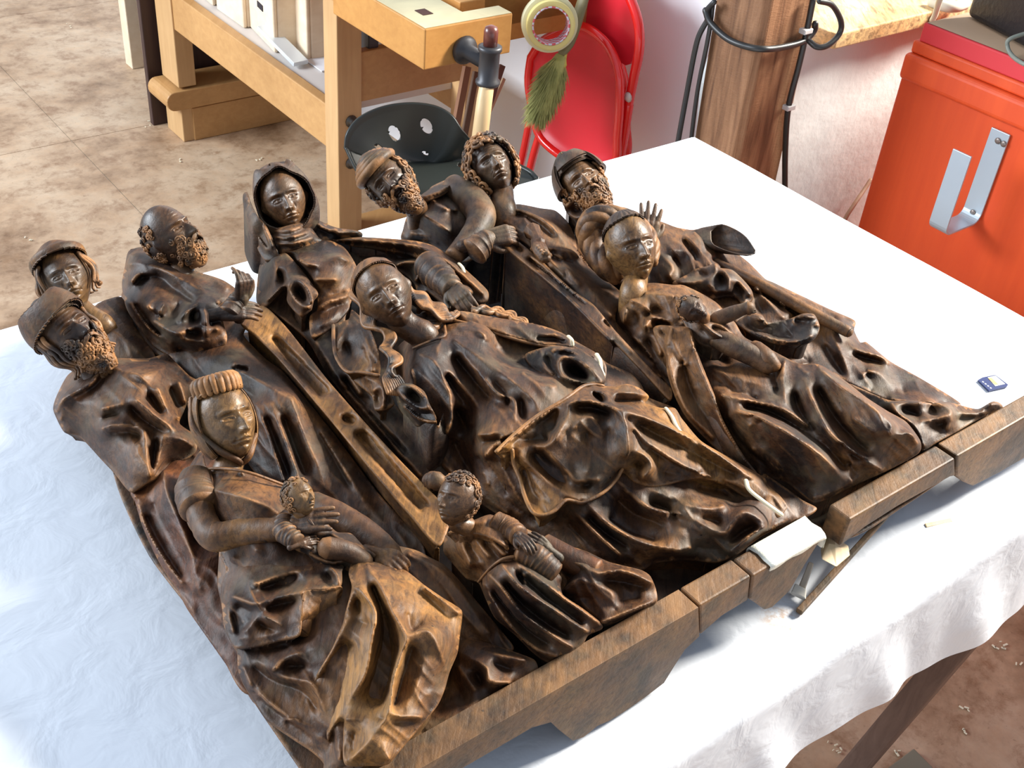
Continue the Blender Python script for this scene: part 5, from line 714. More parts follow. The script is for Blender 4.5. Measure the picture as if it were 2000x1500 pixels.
limb('carved_finial', PANEL_A, W_DARK, [(840, 940, 8.6), (852, 942, 9.4), (858, 950, 9)], [.009, .010, .006], .2, 3)
# ------------------------------------------------------------ right group
hd = Head(762, 356, 15.8, .080, -4, 12, -48, 'man'); hd.mesh((815, 400, 12.4, .2), parent=TURBAN, mat=W_FACE)
beard(hd, 'beard', TURBAN, W_HAIR, .24, 110, 1.05, .055)
b = MB()
for k in range(6):
    pts = [hd.surf(a, 34+k*9.5-4*math.cos(math.radians(a)), .085-.004*k)[0] for a in range(0, 360, 15)]
    b.add(*tube(pts, hd.H*(.078-.004*k), 10, caps=False, closed=True))
b.build('turban', W_DARK, TURBAN, True)
hd.shell(lambda a, e: .12+.03*np.clip((e-70)/20, 0, 1), mask=lambda a, e: e > 62, name='turban_crown', parent=TURBAN, mat=W_DARK)
curls_on(hd, 'hair', TURBAN, W_HAIR, lambda a, e: abs(a) > 68 and -48 < e < 24, 60, .075, .04, 4)
limb('sleeve', TURBAN, W_DARK, [(885, 365, 12.2), (915, 385, 12.6), (938, 415, 12.8), (936, 440, 12.4), (915, 470, 11.6), (885, 502, 10.8)], [.018, .021, .0205, .0185, .0155, .012], .05, 6, sides=24, n=40)
hand('hand', TURBAN, W_DARK, (945, 470, 13), (992, 458, 13.8), (0, .5, .85), .064, .75, .07, 1)
limb('cuff', TURBAN, W_DARK, [(925, 492, 12), (945, 474, 12.8), (960, 466, 13)], [.020, .016, .012], .12, 3)
hd = Head(960, 328, 15.6, .080, 14, 20, -22, 'man'); hd.mesh((985, 408, 12.8, .24), parent=CURLY, mat=W_FACE)
curls_on(hd, 'hair', CURLY, W_HAIR, lambda a, e: e > 33 or (abs(a) > 62 and e > -42), 230, .092, .10, 6)
hd.shell(lambda a, e: .05+0*a, mask=lambda a, e: (e > 40) | ((np.abs(a) > 72) & (e > -35)), name='hair_cap', parent=CURLY, mat=W_HAIR)
b = MB()
for k in range(3): b.add(*tube([P(1045+3*k, 470, 13.4), P(1050+5*k, 488, 13.8), P(1062+3*k, 505, 13.4)], [.006, .007, .006], 8, n=8))
b.add(*tube([P(1040, 452, 13.6), P(1048, 462, 14), P(1054, 476, 13.8)], [.012, .007, .009], 8, n=8))
for k in range(4): b.add(*tube([P(1040+5*k, 486+4*k, 13.2), P(1050+5*k, 482+4*k, 14.4), P(1062+4*k, 484+5*k, 13.2)], .0035, 6, n=8))
remesh(b.build('knotted_sash', W_MAIN, CURLY, True), .001, 1)
hd = Head(1140, 362, 15.4, .080, 10, 18, -32, 'man'); hd.mesh((1165, 425, 12, .2), parent=HAT2, mat=W_FACE)
beard(hd, 'beard', HAT2, W_HAIR, .32, 170, 1.1, .055)
hd.shell(lambda a, e: .07+.06*np.clip((e-35)/50, 0, 1)+.10*np.clip((np.abs(a)-60)/60, 0, 1)*np.clip((e+5)/40, 0, 1), mask=lambda a, e: (e > 30-.3*np.clip(np.abs(a)-50, 0, 90)), name='cap', parent=HAT2, mat=W_DARK)
hd.shell(lambda a, e: .155+.02*np.clip((e-20)/40, 0, 1), mask=lambda a, e: (np.abs(a) < 44) & (e > 30) & (e < 58), name='cap_flap', thick=.04, parent=HAT2, mat=W_DARK)
hd.shell(lambda a, e: .15+.0*a, mask=lambda a, e: (np.abs(a) > 54) & (e > 4) & (e < 52), name='cap_brim', thick=.05, parent=HAT2, mat=W_DARK)
curls_on(hd, 'hair', HAT2, W_HAIR, lambda a, e: abs(a) > 66 and -48 < e < 20, 50, .07, .04, 8)
relief('collar', c4((175, 400, 13), (215, 360, 13.6), (270, 360, 13.8), (330, 395, 13.4), (350, 430, 13), (300, 470, 12.6), (250, 480, 12), (200, 450, 12)), [c4((190, 410, 13.6), (225, 370, 14.2), (280, 372, 14.2), (335, 410, 13.8)), c4((220, 420, 12), (270, 450, 11.8))], 0, W_DARK, HAT2, base=7)
hand('hand', HAT2, W_DARK, (1262, 470, 12.4), (1268, 436, 14.4), (.1, -.1, 1), .062, .12, .12, 1)
# trumpet sleeve of the right man
def trumpet(parent):
    c0, c1_ = P(1350, 462, 10.8), P(1442, 478, 12.2); ax = c1_-c0; v = []; sides = 28; n = 12
    t, Nn, Bn = frames(np.array([c0+(c1_-c0)*u for u in np.linspace(0, 1, n)]))
    rim = [P(*q) for q in c4((1120, 570, 12.4), (1180, 525, 13.2), (1260, 545, 13.2), (1350, 600, 12.8), (1410, 680, 12.2), (1422, 715, 11.6), (1360, 735, 11.4), (1290, 720, 11.4), (1200, 690, 11.6), (1130, 650, 12))]
    rim = cr(np.array(rim+[rim[0]]), n=sides+1)[:-1]; c = rim.mean(0); back = P(1340, 470, 9.4); v = []
    sc_ = [(0, .0, .30), (.25, 0, .55), (.6, 0, .85), (1, 0, 1), (1.0, 0, .93), (.75, 0, .72), (.45, 0, .4), (.35, 0, .05)]
    for u, _, s in sc_:
        cc = back+(c-back)*u; v += [cc+(r-c)*s*(1+.05*math.sin(i*1.9)*(u < 1)) for i, r in enumerate(rim)]
    k = len(sc_); f = [(i*sides+j, i*sides+(j+1) % sides, (i+1)*sides+(j+1) % sides, (i+1)*sides+j) for i in range(k-1) for j in range(sides)]+[list(range(sides))[::-1], [(k-1)*sides+j for j in range(sides)]]
    return link('wide_sleeve', np.array(v), f, W_DARK, parent, True)
trumpet(HAT2)
# braided woman
hd = Head(1232, 484, 16.0, .087, 22, 2, -14, 'woman'); hd.mesh((1238, 562, 13, .2), parent=BRAID, mat=W_FACEG)
b = MB()
path = [P(*q) for q in c4((520, 850, 11), (440, 790, 12), (375, 690, 13), (345, 620, 14), (335, 560, 15.2), (350, 510, 16.2), (410, 482, 16.8), (480, 478, 16.8), (560, 488, 16.6), (640, 520, 15.6), (715, 590, 14.6), (748, 680, 13.8), (740, 770, 12.8))]
q = cr(np.array(path), n=90); t, Nn, Bn = frames(q); rad = np.interp(np.linspace(0, 1, 90), [0, .15, .35, .5, .65, 1], [.015, .0165, .0165, .015, .0115, .009])
for k in range(5):
    a = np.linspace(0, 14, 90)+k*2*math.pi/5; b.add(*tube(q+(np.cos(a)[:, None]*Nn+np.sin(a)[:, None]*Bn)*rad[:, None]*.45, rad*.62, 9))
b.build('braid', W_MAIN, BRAID, True)
hd.shell(lambda a, e: .035+.01*np.abs(np.sin(np.radians(a*9))), mask=lambda a, e: (e > 52-.005*np.abs(a)**1.8), n=120, m=60, name='hair', parent=BRAID, mat=W_HAIR)
BABY2 = relief('carved_baby', c8((440, 320, 14.2), (480, 290, 14.8), (560, 300, 14.8), (600, 340, 14.4), (585, 400, 13.8), (640, 410, 13.8), (740, 440, 13.4), (800, 500, 12.6), (790, 540, 12.2), (740, 590, 11.8), (660, 590, 12), (560, 560, 12.2), (500, 500, 12.6), (450, 420, 13.2), (430, 370, 13.8)),
    [c8((450, 340, 15), (500, 320, 15.8), (560, 330, 15.6), (580, 360, 15)), c8((450, 380, 14), (500, 400, 13.6), (560, 395, 13.6)), c8((560, 430, 14.6), (620, 480, 14.6), (700, 530, 13.8)), c8((560, 470, 13.2), (640, 540, 13)), c8((600, 425, 14.4), (700, 460, 14.4), (770, 510, 13.6)), c8((640, 470, 13.6), (720, 500, 13.4))], .03, PANEL_B, W_DARK, base=9, label='worn baby with a raised arm on the lap of the braided woman')
limb('arm', BABY2, W_DARK, [(1400, 624, 14.2), (1430, 612, 15), (1452, 604, 15.6), (1462, 602, 15.8)], [.009, .0085, .007, .008], .03, 2)
hand('hand', BABY2, W_DARK, (1458, 606, 15.6), (1468, 600, 16), (0, .5, .9), .022, 1.0, .05, 1)
limb('leg', BABY2, W_DARK, [(1400, 660, 12.8), (1440, 680, 12.6), (1478, 700, 12.2), (1500, 716, 11.8)], [.012, .0125, .011, .009], .02, 2)
limb('foot', BABY2, W_MAIN, [(1476, 680, 12.6), (1496, 700, 12.4), (1512, 714, 12)], [.009, .011, .008])
hd = Head(1352, 604, 16.2, .036, 10, -10, -62, 'baby'); hd.mesh((1376, 622, 14.4, .24), parent=BABY2, mat=W_DARK)
curls_on(hd, 'hair', BABY2, W_HAIR, lambda a, e: (e > 42 or abs(a) > 75) and e > -35, 50, .07, .02, 5)
# belts, borders and pale repairs
def band(name, parent, mat_, pts, r, flat=.45, label=None, n=40):
    v, f = tube(cr(np.array([P(*p) for p in pts]), n=n), r, 8, flat=flat); return link(name, v, f, mat_, parent, True, label=label)
band('belt', BOY, W_DARK, c7((455, 950, 8.6), (500, 895, 10.2), (550, 845, 11.3), (610, 805, 12.1), (690, 790, 11.9), (730, 800, 11)), .0024, .6)
REP = mat('cream_repair', (.72, .62, .42), .6)
band('repair_strip', VEILED, REP, c2((1655, 715, 11.4), (1680, 745, 11.5), (1690, 790, 11)), .0022, .6, 'cream coloured repair strip')
band('repair_strip', MARY, REP, c6((1700, 522, 13.6), (1722, 545, 13.7), (1728, 578, 13.2)), .0022, .6, 'cream coloured repair strip')
band('repair_strip', MARY, REP, c6((1885, 640, 13), (1905, 680, 13.2), (1912, 740, 13), (1926, 775, 12.6)), .0026, .6, 'cream coloured repair strip')
band('repair_strip', MARY, REP, d2((1335, 492, 12.3), (1375, 545, 12.3), (1405, 610, 12.1), (1455, 680, 11.4)), .0022, .6, 'cream coloured repair strip')
band('repair_strip', MARY, REP, d3((190, 962, 10.3), (212, 1022, 10.2), (300, 1095, 9.8), (420, 1182, 9.1)), .0024, .6, 'cream coloured repair strip')
for pts, m_ in ((d2((232, 772, 13.4), (350, 660, 13.9), (500, 540, 14.4), (680, 430, 15), (790, 352, 14.8), (860, 337, 14.4), (925, 345, 14.2)), W_GOLD),
                (d2((335, 765, 13), (345, 850, 11.8), (385, 950, 11), (415, 1060, 10.4), (465, 1163, 10.4), (530, 1188, 10.4), (610, 1158, 10.6), (680, 1090, 11), (740, 1095, 10.6), (800, 1103, 10.6), (930, 1038, 11), (1010, 958, 11.4), (1050, 890, 12)), W_GOLD),
                (c6((170, 450, 10), (172, 560, 10), (190, 660, 9.8), (255, 750, 9.8), (350, 757, 10.2), (465, 776, 10.5)), W_MAIN),
                (c6((880, 402, 13), (1100, 455, 13.1), (1300, 525, 12.9), (1500, 576, 12.5), (1690, 596, 12.7)), W_MAIN)):
    band('border', MARY, m_, pts, .0021, .8, n=70)
band('neckline', MARY, W_MAIN, c6((692, 600, 13.2), (800, 555, 13.9), (893, 520, 14.2), (896, 470, 13.3), (886, 410, 12.7)), .0017, .8)
band('neckline', SEATED, W_MAIN, c5((640, 724, 11.9), (760, 716, 12.7), (950, 742, 13.2), (1205, 832, 11.2)), .0016, .8)
limb('fold_roll', HAT2, W_MAIN, [(1400, 512, 9.8), (1470, 548, 10), (1560, 598, 9.6), (1656, 648, 8.9)], [.005, .0068, .0075, .007], .03, 2)
v, f = lathe(P(1659, 650, 8.9), P(1659, 650, 8.9)-P(1640, 640, 9), [(.0062, 0), (.0062, .0005)], 14); link('broken_end', v, f, mat('dark_hollow', (.006, .004, .003), .9), HAT2, False, label='dark broken end')
# ------------------------------------------------------------ ledges, table, cloth and the small things on it
def AB(a, b, z): return A_*a+B_*b+Z_*z
def hit(x, y, n, d):
    """ray through photo point onto the plane p.n = d"""
    r = ray(x, y); n = np.asarray(n); return CAM+r*((d-CAM@n)/(r@n))
def onb(x, y, b): p = hit(x, y, B_, b); return p@A_, p[2]
def ona(x, y, a): p = hit(x, y, A_, a); return p@B_, p[2]
def ledge(name, top, bottom, b0, b1, parent, mat):
    """front profile in photo points on the plane b=b0, extruded to b1; finely cut so it can be roughened"""
    zt = TZ+.105; lo = []; tp = [(onb(x, y, b0)[0], zt) for x, y in top]
    lo = [(onb(x, y, b0)[0], max(onb(x, y, b0)[1], TZ+.001)) for x, y in bottom]
    poly = [AB(a, b0, z) for a, z in tp+lo[::-1]]
    v, f = prism(poly, B_*(b1-b0)); o = link(name, v, f, mat, parent, False)
    return bevel(o, .0022, 2)
W_LEDGE = carved('ledge_oak', (.022, .012, .007), (.066, .037, .018), (.14, .076, .030), rough=.55, grey=.3, coat=.05, wear=.5)
W_LEDGED = carved('ledge_oak_dark', (.018, .011, .007), (.05, .032, .018), (.09, .06, .03), rough=.6, grey=.35, coat=.0, wear=.4)
# left ledge: three boards butted together, joints visible on top
tops = [(600, 1632), (836, 1495), (1059, 1363), (1220, 1277), (1364, 1184)]
ledge('base_ledge', tops+[(1366, 1178)], [(560, 1690), (700, 1612), (908, 1498), (1040, 1421), (1076, 1411), (1092, 1426), (1119, 1447), (1140, 1440), (1167, 1418), (1190, 1408), (1220, 1390), (1263, 1360), (1297, 1334), (1318, 1300), (1338, 1269), (1366, 1243)], .430, .456, PANEL_A, W_LEDGE)
ledge('base_ledge', [(1368, 1177), (1400, 1160), (1470, 1113)], [(1368, 1241), (1410, 1204), (1462, 1172)], .431, .457, PANEL_A, W_LEDGE)
ledge('base_ledge', [(1474, 1112), (1540, 1079), (1612, 1041)], [(1464, 1171), (1478, 1180), (1494, 1192), (1508, 1188), (1544, 1154), (1575, 1100)], .430, .456, PANEL_A, W_LEDGE)
ledge('base_ledge', [(1664, 1002), (1770, 941), (1874, 874)], [(1640, 1068), (1690, 1030), (1754, 989), (1856, 932), (1866, 930)], .430, .456, PANEL_B, W_LEDGE)
ledge('base_ledge', [(1877, 873), (2000, 797), (2080, 748)], [(1868, 930), (1882, 942), (1901, 950), (1950, 925), (2000, 896), (2085, 838)], .431, .457, PANEL_B, W_LEDGE)
# white gauze over the ledge corner
g = MB(); n = 10; rows = []
for i in range(n+1):
    a = .705+.080*i/n; r = []
    for (b, z) in ((.4285, .099-.0015*math.sin(i*1.3)), (.4280, .1045), (.4300, .1062), (.437, .1070+.0006*math.sin(i)), (.447, .1068), (.4575, .1066), (.459, .103), (.4592, .092)): r.append(AB(a+.0012*math.sin(b*300+i*.2), b, TZ+z))
    rows.append(r)
for z, ins in ((.100, .0), (.086, 0.)): rows.append([AB(.7865, b, TZ+min(z, zz)) for b, zz in ((.4285, .098), (.428, .104), (.430, .106), (.437, .107), (.447, .107), (.4575, .106), (.459, .103), (.4592, .092))])
v = np.array(rows).reshape(-1, 3); m = 8; f = [(i*m+j, (i+1)*m+j, (i+1)*m+j+1, i*m+j+1) for i in range(len(rows)-1) for j in range(m-1)]
GAUZE = mat('gauze', (.80, .80, .70), .9, .2, lambda nt, b: bump(nt, b, noise_tex(nt, coords(nt), 600, 2).outputs[0], .5, .001))
o = link('gauze_wrap', v, f, GAUZE, None, True, label='white gauze strip folded over the right corner of the left ledge', cat='gauze'); o.modifiers.new('s', 'SOLIDIFY').thickness = .0012
PALE = mat('pale_wood', (.62, .47, .28), .6, .3, lambda nt, b: nt.links.new(mixc(nt, noise_tex(nt, coords(nt, (60, 8, 8), (0, 0, -YAW)), 3, 4).outputs[0], (.52, .37, .20), (.74, .60, .40)), b.inputs['Base Color']))
def blk(name, quad, hs, thick, mat_, **k):
    """small plank: top quad in photo points at heights hs (cm over the table), thickness down"""
    q = np.array([P0(x, y, h) for (x, y), h in zip(quad, hs)]); nn = np.cross(q[1]-q[0], q[2]-q[1]); nn /= np.linalg.norm(nn); nn = nn if nn[2] < 0 else -nn
    v, f = prism(q, nn*thick); o = link(name, v, f, mat_, None, False, **k); bevel(o, min(.0012, thick*.2), 2); return o
blk('wooden_wedge', [(1617, 1061), (1631, 1064), (1661, 1085), (1634, 1108), (1604, 1092)], [5.2, 5.2, 4.4, 4.4, 5.0], .022, PALE, label='pale square wooden block jutting out between the two ledges', cat='wood block')
blk('wood_scrap', [(1580, 1096), (1590, 1100), (1573, 1150), (1560, 1144)], [2.8, 2.8, 1.2, 1.2], .006, mat('grey_wood', (.42, .36, .29), .7), label='small grey wood scrap leaning under the pale block', cat='wood scrap')
blk('plaster_chip', [(1553, 1138), (1575, 1150), (1574, 1170), (1545, 1156)], [1.6, 1.6, 1.2, 1.2], .007, mat('chip', (.6, .57, .5), .8), label='whitish chip lying at the foot of the dark wood strip', cat='chip')
blk('wood_strip', [(1767, 957), (1776, 962), (1567, 1196), (1555, 1188)], [3.8, 3.8, .9, .9], .006, W_LEDGED, label='long dark wood strip slipped out from under the right ledge', cat='wood strip')
blk('wood_splinter', [(1806, 1022), (1857, 1011), (1861, 1018), (1810, 1029)], [.7]*4, .004, PALE, label='short flat wood splinter on the cloth below the right ledge', cat='splinter')
# memory card
card = [(1910, 742), (1919, 737), (1944, 732), (1969, 751), (1966, 755), (1932, 763)]
q = np.array([P0(x, y, .45) for x, y in card]); v, f = prism(q, (0, 0, -.0022)); CARD = link('memory_card', v, f, mat('card_blue', (.02, .035, .12), .35), None, False, label='small blue memory card with a white label on the cloth', cat='memory card')
def onquad(o4, s, t): a, b, c, d = o4; return (a*(1-s)+b*s)*(1-t)+(d*(1-s)+c*s)*t
lab = [P0(x, y, .46) for x, y in ((1929, 737.5), (1944, 734), (1963, 750), (1944, 754.5))]
v, f = prism(np.array(lab), (0, 0, .0003)); link('card_label', v, f, mat('card_label', (.82, .82, .80), .5), CARD, False, label='white printed label')
lab2 = [P0(x, y, .462) for x, y in ((1930, 739), (1936, 737.5), (1950, 751), (1943, 752.5))]; v, f = prism(np.array(lab2), (0, 0, .0004)); link('label_stripe', v, f, mat('card_stripe', (.75, .45, .12), .5), CARD, False, label='orange stripe')
for i in range(4):
    p = P0(1920+5*i, 746+4*i, .47); ex = (P0(1963, 750, .47)-P0(1944, 734, .47)); ex /= np.linalg.norm(ex); ey = np.cross([0, 0, 1.], ex)
    MB().box(p, ex*.0012, ey*.0010, Z_*.0002).build('lettering', mat('card_text', (.7, .72, .78), .5), CARD)
# ---- the cloth: flat top with creases, hanging over the edges
AE, BE, BK = 1.50, .392, 1.318
def cloth_pt(a, b):
    ea, eb, ek = max(0, a-AE), max(0, BE-b), max(0, b-BK); r = .022
    def roll(e):
        if e < r*1.57: return r*math.sin(e/r), r*(1-math.cos(e/r))
        return r, r+(e-r*1.57)
    oa, za = roll(ea); ob, zb = roll(eb); ok, zk = roll(ek); z = -max(za, zb, zk)
    x, y = min(a, AE)+oa-r*.0, (max(b, BE)-ob if eb else min(b, BK)+ok)
    # wrinkles
    t = min(1, max(0, (.56-b)/.2)); side = min(1, max(0, (a-.1)/.1))
    w = .0035*t*math.sin(a*21+b*9+1.3*math.sin(a*8))+.0016*t*math.sin(a*47-b*30)
    w += .0012*math.sin(a*9+2*math.sin(b*5))*math.sin(b*7+1)
    def rid(a0, b0, a1, b1, wd, am):
        dx, dy = a1-a0, b1-b0; L2 = dx*dx+dy*dy; s = max(0, min(1, ((a-a0)*dx+(b-b0)*dy)/L2)); q = (a-a0-s*dx)**2+(b-b0-s*dy)**2
        return am*math.exp(-q/wd**2)*math.sin(math.pi*min(1, max(.0, s*.96+.02)))
    w += rid(.02, .98, .10, .52, .018, .0045)+rid(-.1, 1.1, .02, .55, .03, -.003)+rid(.98, .41, 1.25, .50, .02, .006)+rid(.80, .40, .98, .46, .016, .005)+rid(.60, .38, .74, .41, .018, .006)+rid(1.1, .6, 1.5, .8, .02, .002)+rid(1.2, 1.1, 1.5, 1.2, .03, .003)+rid(1.2, .42, 1.5, .55, .02, .005)+rid(.45, .38, .66, .44, .02, .005)
    if zb > .02:
        k = min(1, (zb-.02)/.12); y -= k*(.003+.0022*math.sin(a*17+1.1)+.004*math.sin(a*33-zb*22+.5)+.0018*math.sin(a*70-zb*35)); x += k*.01*math.sin(a*23); w = w*max(0, 1-k)
    if za > .02: k = min(1, za/.12); x += k*(.01+.012*math.sin(b*17)); w = w*(1-k)
    return AB(x, y, TZ+z+w+.0012)
na, nb = 300, 190; hem = []
rows = []
for i in range(na+1):
    a = -.75+(1.78+.75)*i/na; drop = .172+.105*max(0, a-.74)+(.22*max(0, .72-a) if a < .72 else 0)+.003*math.sin(a*30); drop = min(drop, .34)
    rows.append([cloth_pt(a, BE-drop*1.0+(BK+.18-BE+drop)*j/nb) for j in range(nb+1)])
v = np.array(rows).reshape(-1, 3); m = nb+1; f = [(i*m+j, (i+1)*m+j, (i+1)*m+j+1, i*m+j+1) for i in range(na) for j in range(nb)]
def clothn(nt, b):
    c = coords(nt); big = noise_tex(nt, c, 3, 3); col = mixc(nt, big.outputs[0], (.60, .655, .74), (.70, .73, .77))
    # rust coloured dust stain near the ledge corner
    g = nt.nodes.new('ShaderNodeNewGeometry'); p = P0(1532, 1213, 0); d = N(nt, 'ShaderNodeVectorMath', operation='DISTANCE'); nt.links.new(g.outputs['Position'], d.inputs[0]); d.inputs[1].default_value = tuple(p)
    mr = N(nt, 'ShaderNodeMapRange'); mr.inputs['From Min'].default_value = .0; mr.inputs['From Max'].default_value = .032; mr.inputs['To Min'].default_value = 1; mr.inputs['To Max'].default_value = 0; nt.links.new(d.outputs['Value'], mr.inputs[0])
    sn = noise_tex(nt, c, 90, 5, .7); sr = ramp(nt, [(.42, (0, 0, 0)), (.62, (1, 1, 1))]); nt.links.new(sn.outputs[0], sr.inputs[0])
    mm = N(nt, 'ShaderNodeMath', operation='MULTIPLY'); nt.links.new(mr.outputs[0], mm.inputs[0]); nt.links.new(sr.outputs[0], mm.inputs[1])
    col = mixc(nt, mm.outputs[0], col, (.42, .22, .07))
    vo = N(nt, 'ShaderNodeTexVoronoi'); vo.inputs['Scale'].default_value = 14; nt.links.new(c.outputs[0], vo.inputs['Vector']); vr = ramp(nt, [(.012, (1, 1, 1)), (.02, (0, 0, 0))]); nt.links.new(vo.outputs[0], vr.inputs[0])
    col = mixc(nt, vr.outputs[0], col, (.3, .26, .2)); nt.links.new(col, b.inputs['Base Color'])
    wv = noise_tex(nt, coords(nt, (1, 1, 1)), 22, 4, .5, .5); bump(nt, b, wv.outputs[0], .25, .01)
CLOTH = mat('white_sheet', (.8, .82, .85), .85, .15, clothn)
link('table_sheet', v, f, CLOTH, None, True, label='large white sheet draped over the table, hanging down at the front', cat='tablecloth')
# ---- trestle table under the sheet
OLDW = mat('weathered_wood', (.14, .085, .065), .7, .3, lambda nt, b: (nt.links.new(mixc(nt, noise_tex(nt, coords(nt, (30, 30, 4)), 1.5, 6, .65, .4).outputs[0], (.06, .034, .026), (.26, .165, .125)), b.inputs['Base Color']), bump(nt, b, noise_tex(nt, coords(nt, (60, 60, 8)), 2, 4).outputs[0], .4, .003)))
TBL = empty('trestle_table', tuple(AB(.8, .85, 0)), 'rough wooden trestle table hidden under the white sheet, one brown leg showing', 'table')
MB().box(AB(.37, .855, TZ-.022), A_*1.12, B_*.455, Z_*.018).build('table_top', OLDW, TBL)
def leg(a, b, da, db=0, w=.032):
    v, f = tube([AB(a, b, TZ-.04), AB(a+da, b+db, .0)], w, 4, caps=False); o = link('leg', v, f+[[0, 1, 2, 3][::-1], [4, 5, 6, 7]], OLDW, TBL, False); bevel(o, .004)
p0 = hit(1800, 1345, B_, .472); p1 = hit(1668, 1500, B_, .505); d = (p0-p1)/(p0[2]-p1[2]); t0 = p0+d*(TZ-.04-p0[2]); t1 = p1+d*(0-p1[2])
v, f = tube([t0, t1], .028, 4, caps=False); o = link('leg', v, f+[[3, 2, 1, 0], [4, 5, 6, 7]], OLDW, TBL, False); bevel(o, .004)
leg(1.35, 1.2, -.1); leg(-.4, .5, -.1); leg(-.4, 1.2, -.1)
# ------------------------------------------------------------ room
def floorn(nt, b):
    c = coords(nt, (1, 1, 1), (0, 0, -YAW)); n1 = noise_tex(nt, c, 2.6, 7, .68, .15); n2 = noise_tex(nt, c, 14, 7, .75, .2); n3 = noise_tex(nt, c, 60, 4, .7)
    r = ramp(nt, [(.32, (.22, .13, .07)), (.47, (.44, .30, .19)), (.62, (.56, .42, .29)), (.74, (.46, .39, .29))]); nt.links.new(n1.outputs[0], r.inputs[0])
    r2 = ramp(nt, [(.35, (.62, .52, .44)), (.5, (1, 1, 1)), (.7, (1.15, 1.1, 1.05))]); nt.links.new(n2.outputs[0], r2.inputs[0])
    col = mixc(nt, .9, r.outputs[0], r2.outputs[0], 'MULTIPLY')
    sp = ramp(nt, [(.30, (.35, .3, .25)), (.38, (1, 1, 1))]); nt.links.new(n3.outputs[0], sp.inputs[0]); col = mixc(nt, .5, col, sp.outputs[0], 'MULTIPLY')
    nt.links.new(col, b.inputs['Base Color']); rr = N(nt, 'ShaderNodeMapRange'); rr.inputs['To Min'].default_value = .35; rr.inputs['To Max'].default_value = .7
    nt.links.new(n2.outputs[0], rr.inputs[0]); nt.links.new(rr.outputs[0], b.inputs['Roughness']); bump(nt, b, n3.outputs[0], .2, .002)
FLOORM = mat('worn_floor', (.3, .2, .15), .5, .4, floorn)
JOINT = mat('floor_joint', (.46, .41, .34), .8)
FL = MB().box(AB(.7, 2.2, -.020), A_*3.2, B_*4.6, Z_*.018).build('floor', JOINT, None); FL['kind'] = 'structure'
P_J = un(140, 275, 0); ja, jb = P_J@A_, P_J@B_; sl = []
ea = [-2.5, ja-2.0, ja-1.0+.0, ja, ja+1.25, ja+2.5]; eb = [-2.4, -1.0, .3, jb-1.9, jb-.95, jb, jb+1.15, jb+2.4, jb+3.6]
for i in range(len(ea)-1):
    for j in range(len(eb)-1):
        a0, a1, b0, b1 = ea[i]+.0012, ea[i+1]-.0012, eb[j]+.0012, eb[j+1]-.0012
        MB().box(AB((a0+a1)/2, (b0+b1)/2, -.003), A_*(a1-a0)/2, B_*(b1-b0)/2, Z_*.003).build('floor_panel', FLOORM, FL)
WALLM = mat('white_wall', (.88, .88, .90), .85, .2, lambda nt, b: bump(nt, b, noise_tex(nt, coords(nt), 30, 5).outputs[0], .15, .004))
def st(name, c, ax, ay, az, m, bev=0):
    o = MB().box(c, ax, ay, az).build(name, m, None); o['kind'] = 'structure'
    if bev: bevel(o, bev)
    return o
AW = 1.93; BW = 1.40
st('wall_back', AB(AW+.06, (BW+.12+6.6)/2+.05, 1.5), A_*.06, B_*((6.6-BW-.12)/2), Z_*1.5, WALLM)
# timber post
def postn(nt, b):
    c = coords(nt, (45, 45, 3.5)); n1 = noise_tex(nt, c, 1.3, 6, .62, .6); n2 = noise_tex(nt, coords(nt), 5, 4, .6); n3 = noise_tex(nt, coords(nt, (8, 8, 30)), 12, 4, .7)
    r = ramp(nt, [(.3, (.11, .05, .025)), (.5, (.24, .12, .06)), (.7, (.35, .19, .10))]); nt.links.new(n1.outputs[0], r.inputs[0]); r2 = ramp(nt, [(.35, (.72, .66, .62)), (.6, (1.05, 1.02, 1))]); nt.links.new(n2.outputs[0], r2.inputs[0])
    nt.links.new(mixc(nt, .8, r.outputs[0], r2.outputs[0], 'MULTIPLY'), b.inputs['Base Color']); bump(nt, b, n3.outputs[0], .35, .003)
POSTW = mat('post_timber', (.3, .17, .09), .6, .3, postn)
def POSTN():
    bp = 1.345; c = []
    for (xl, xm, xr, y) in ((1350, 1441, 1528, 300), (1397, 1500, 1595, 2)):
        a, z = onb(xm, y, bp); b2, z2 = ona(xl, y, a); a3, z3 = onb(xr, y, bp); c.append((a, bp, b2-bp, a3-a, z))
    return c
(c0, c1_) = POSTN(); a0, bp, wb, wa, z0 = c0; a1, _, wb1, wa1, z1 = c1_
def lerpz(z): t = (z-z0)/(z1-z0); return [p+(q-p)*t for p, q in zip((a0, wb, wa), (a1, wb1, wa1))]
rows = []
for z in (0, z0, z1, 1.6, 2.6):
    A0, WB, WA = lerpz(min(z, 1.6)); ch = .012
    rows += [AB(A0+ch, bp, z), AB(A0+WA, bp, z), AB(A0+WA, bp+WB, z), AB(A0, bp+WB, z), AB(A0, bp+ch, z)]
f = [(i*5+j, i*5+(j+1) % 5, (i+1)*5+(j+1) % 5, (i+1)*5+j) for i in range(4) for j in range(5)]+[[4, 3, 2, 1, 0], [20, 21, 22, 23, 24]]
o = link('timber_post', np.array(rows), f, POSTW, None, False, label='thick weathered brown timber post at the wall corner, wrapped by a cable', cat='post'); bevel(o, .004)
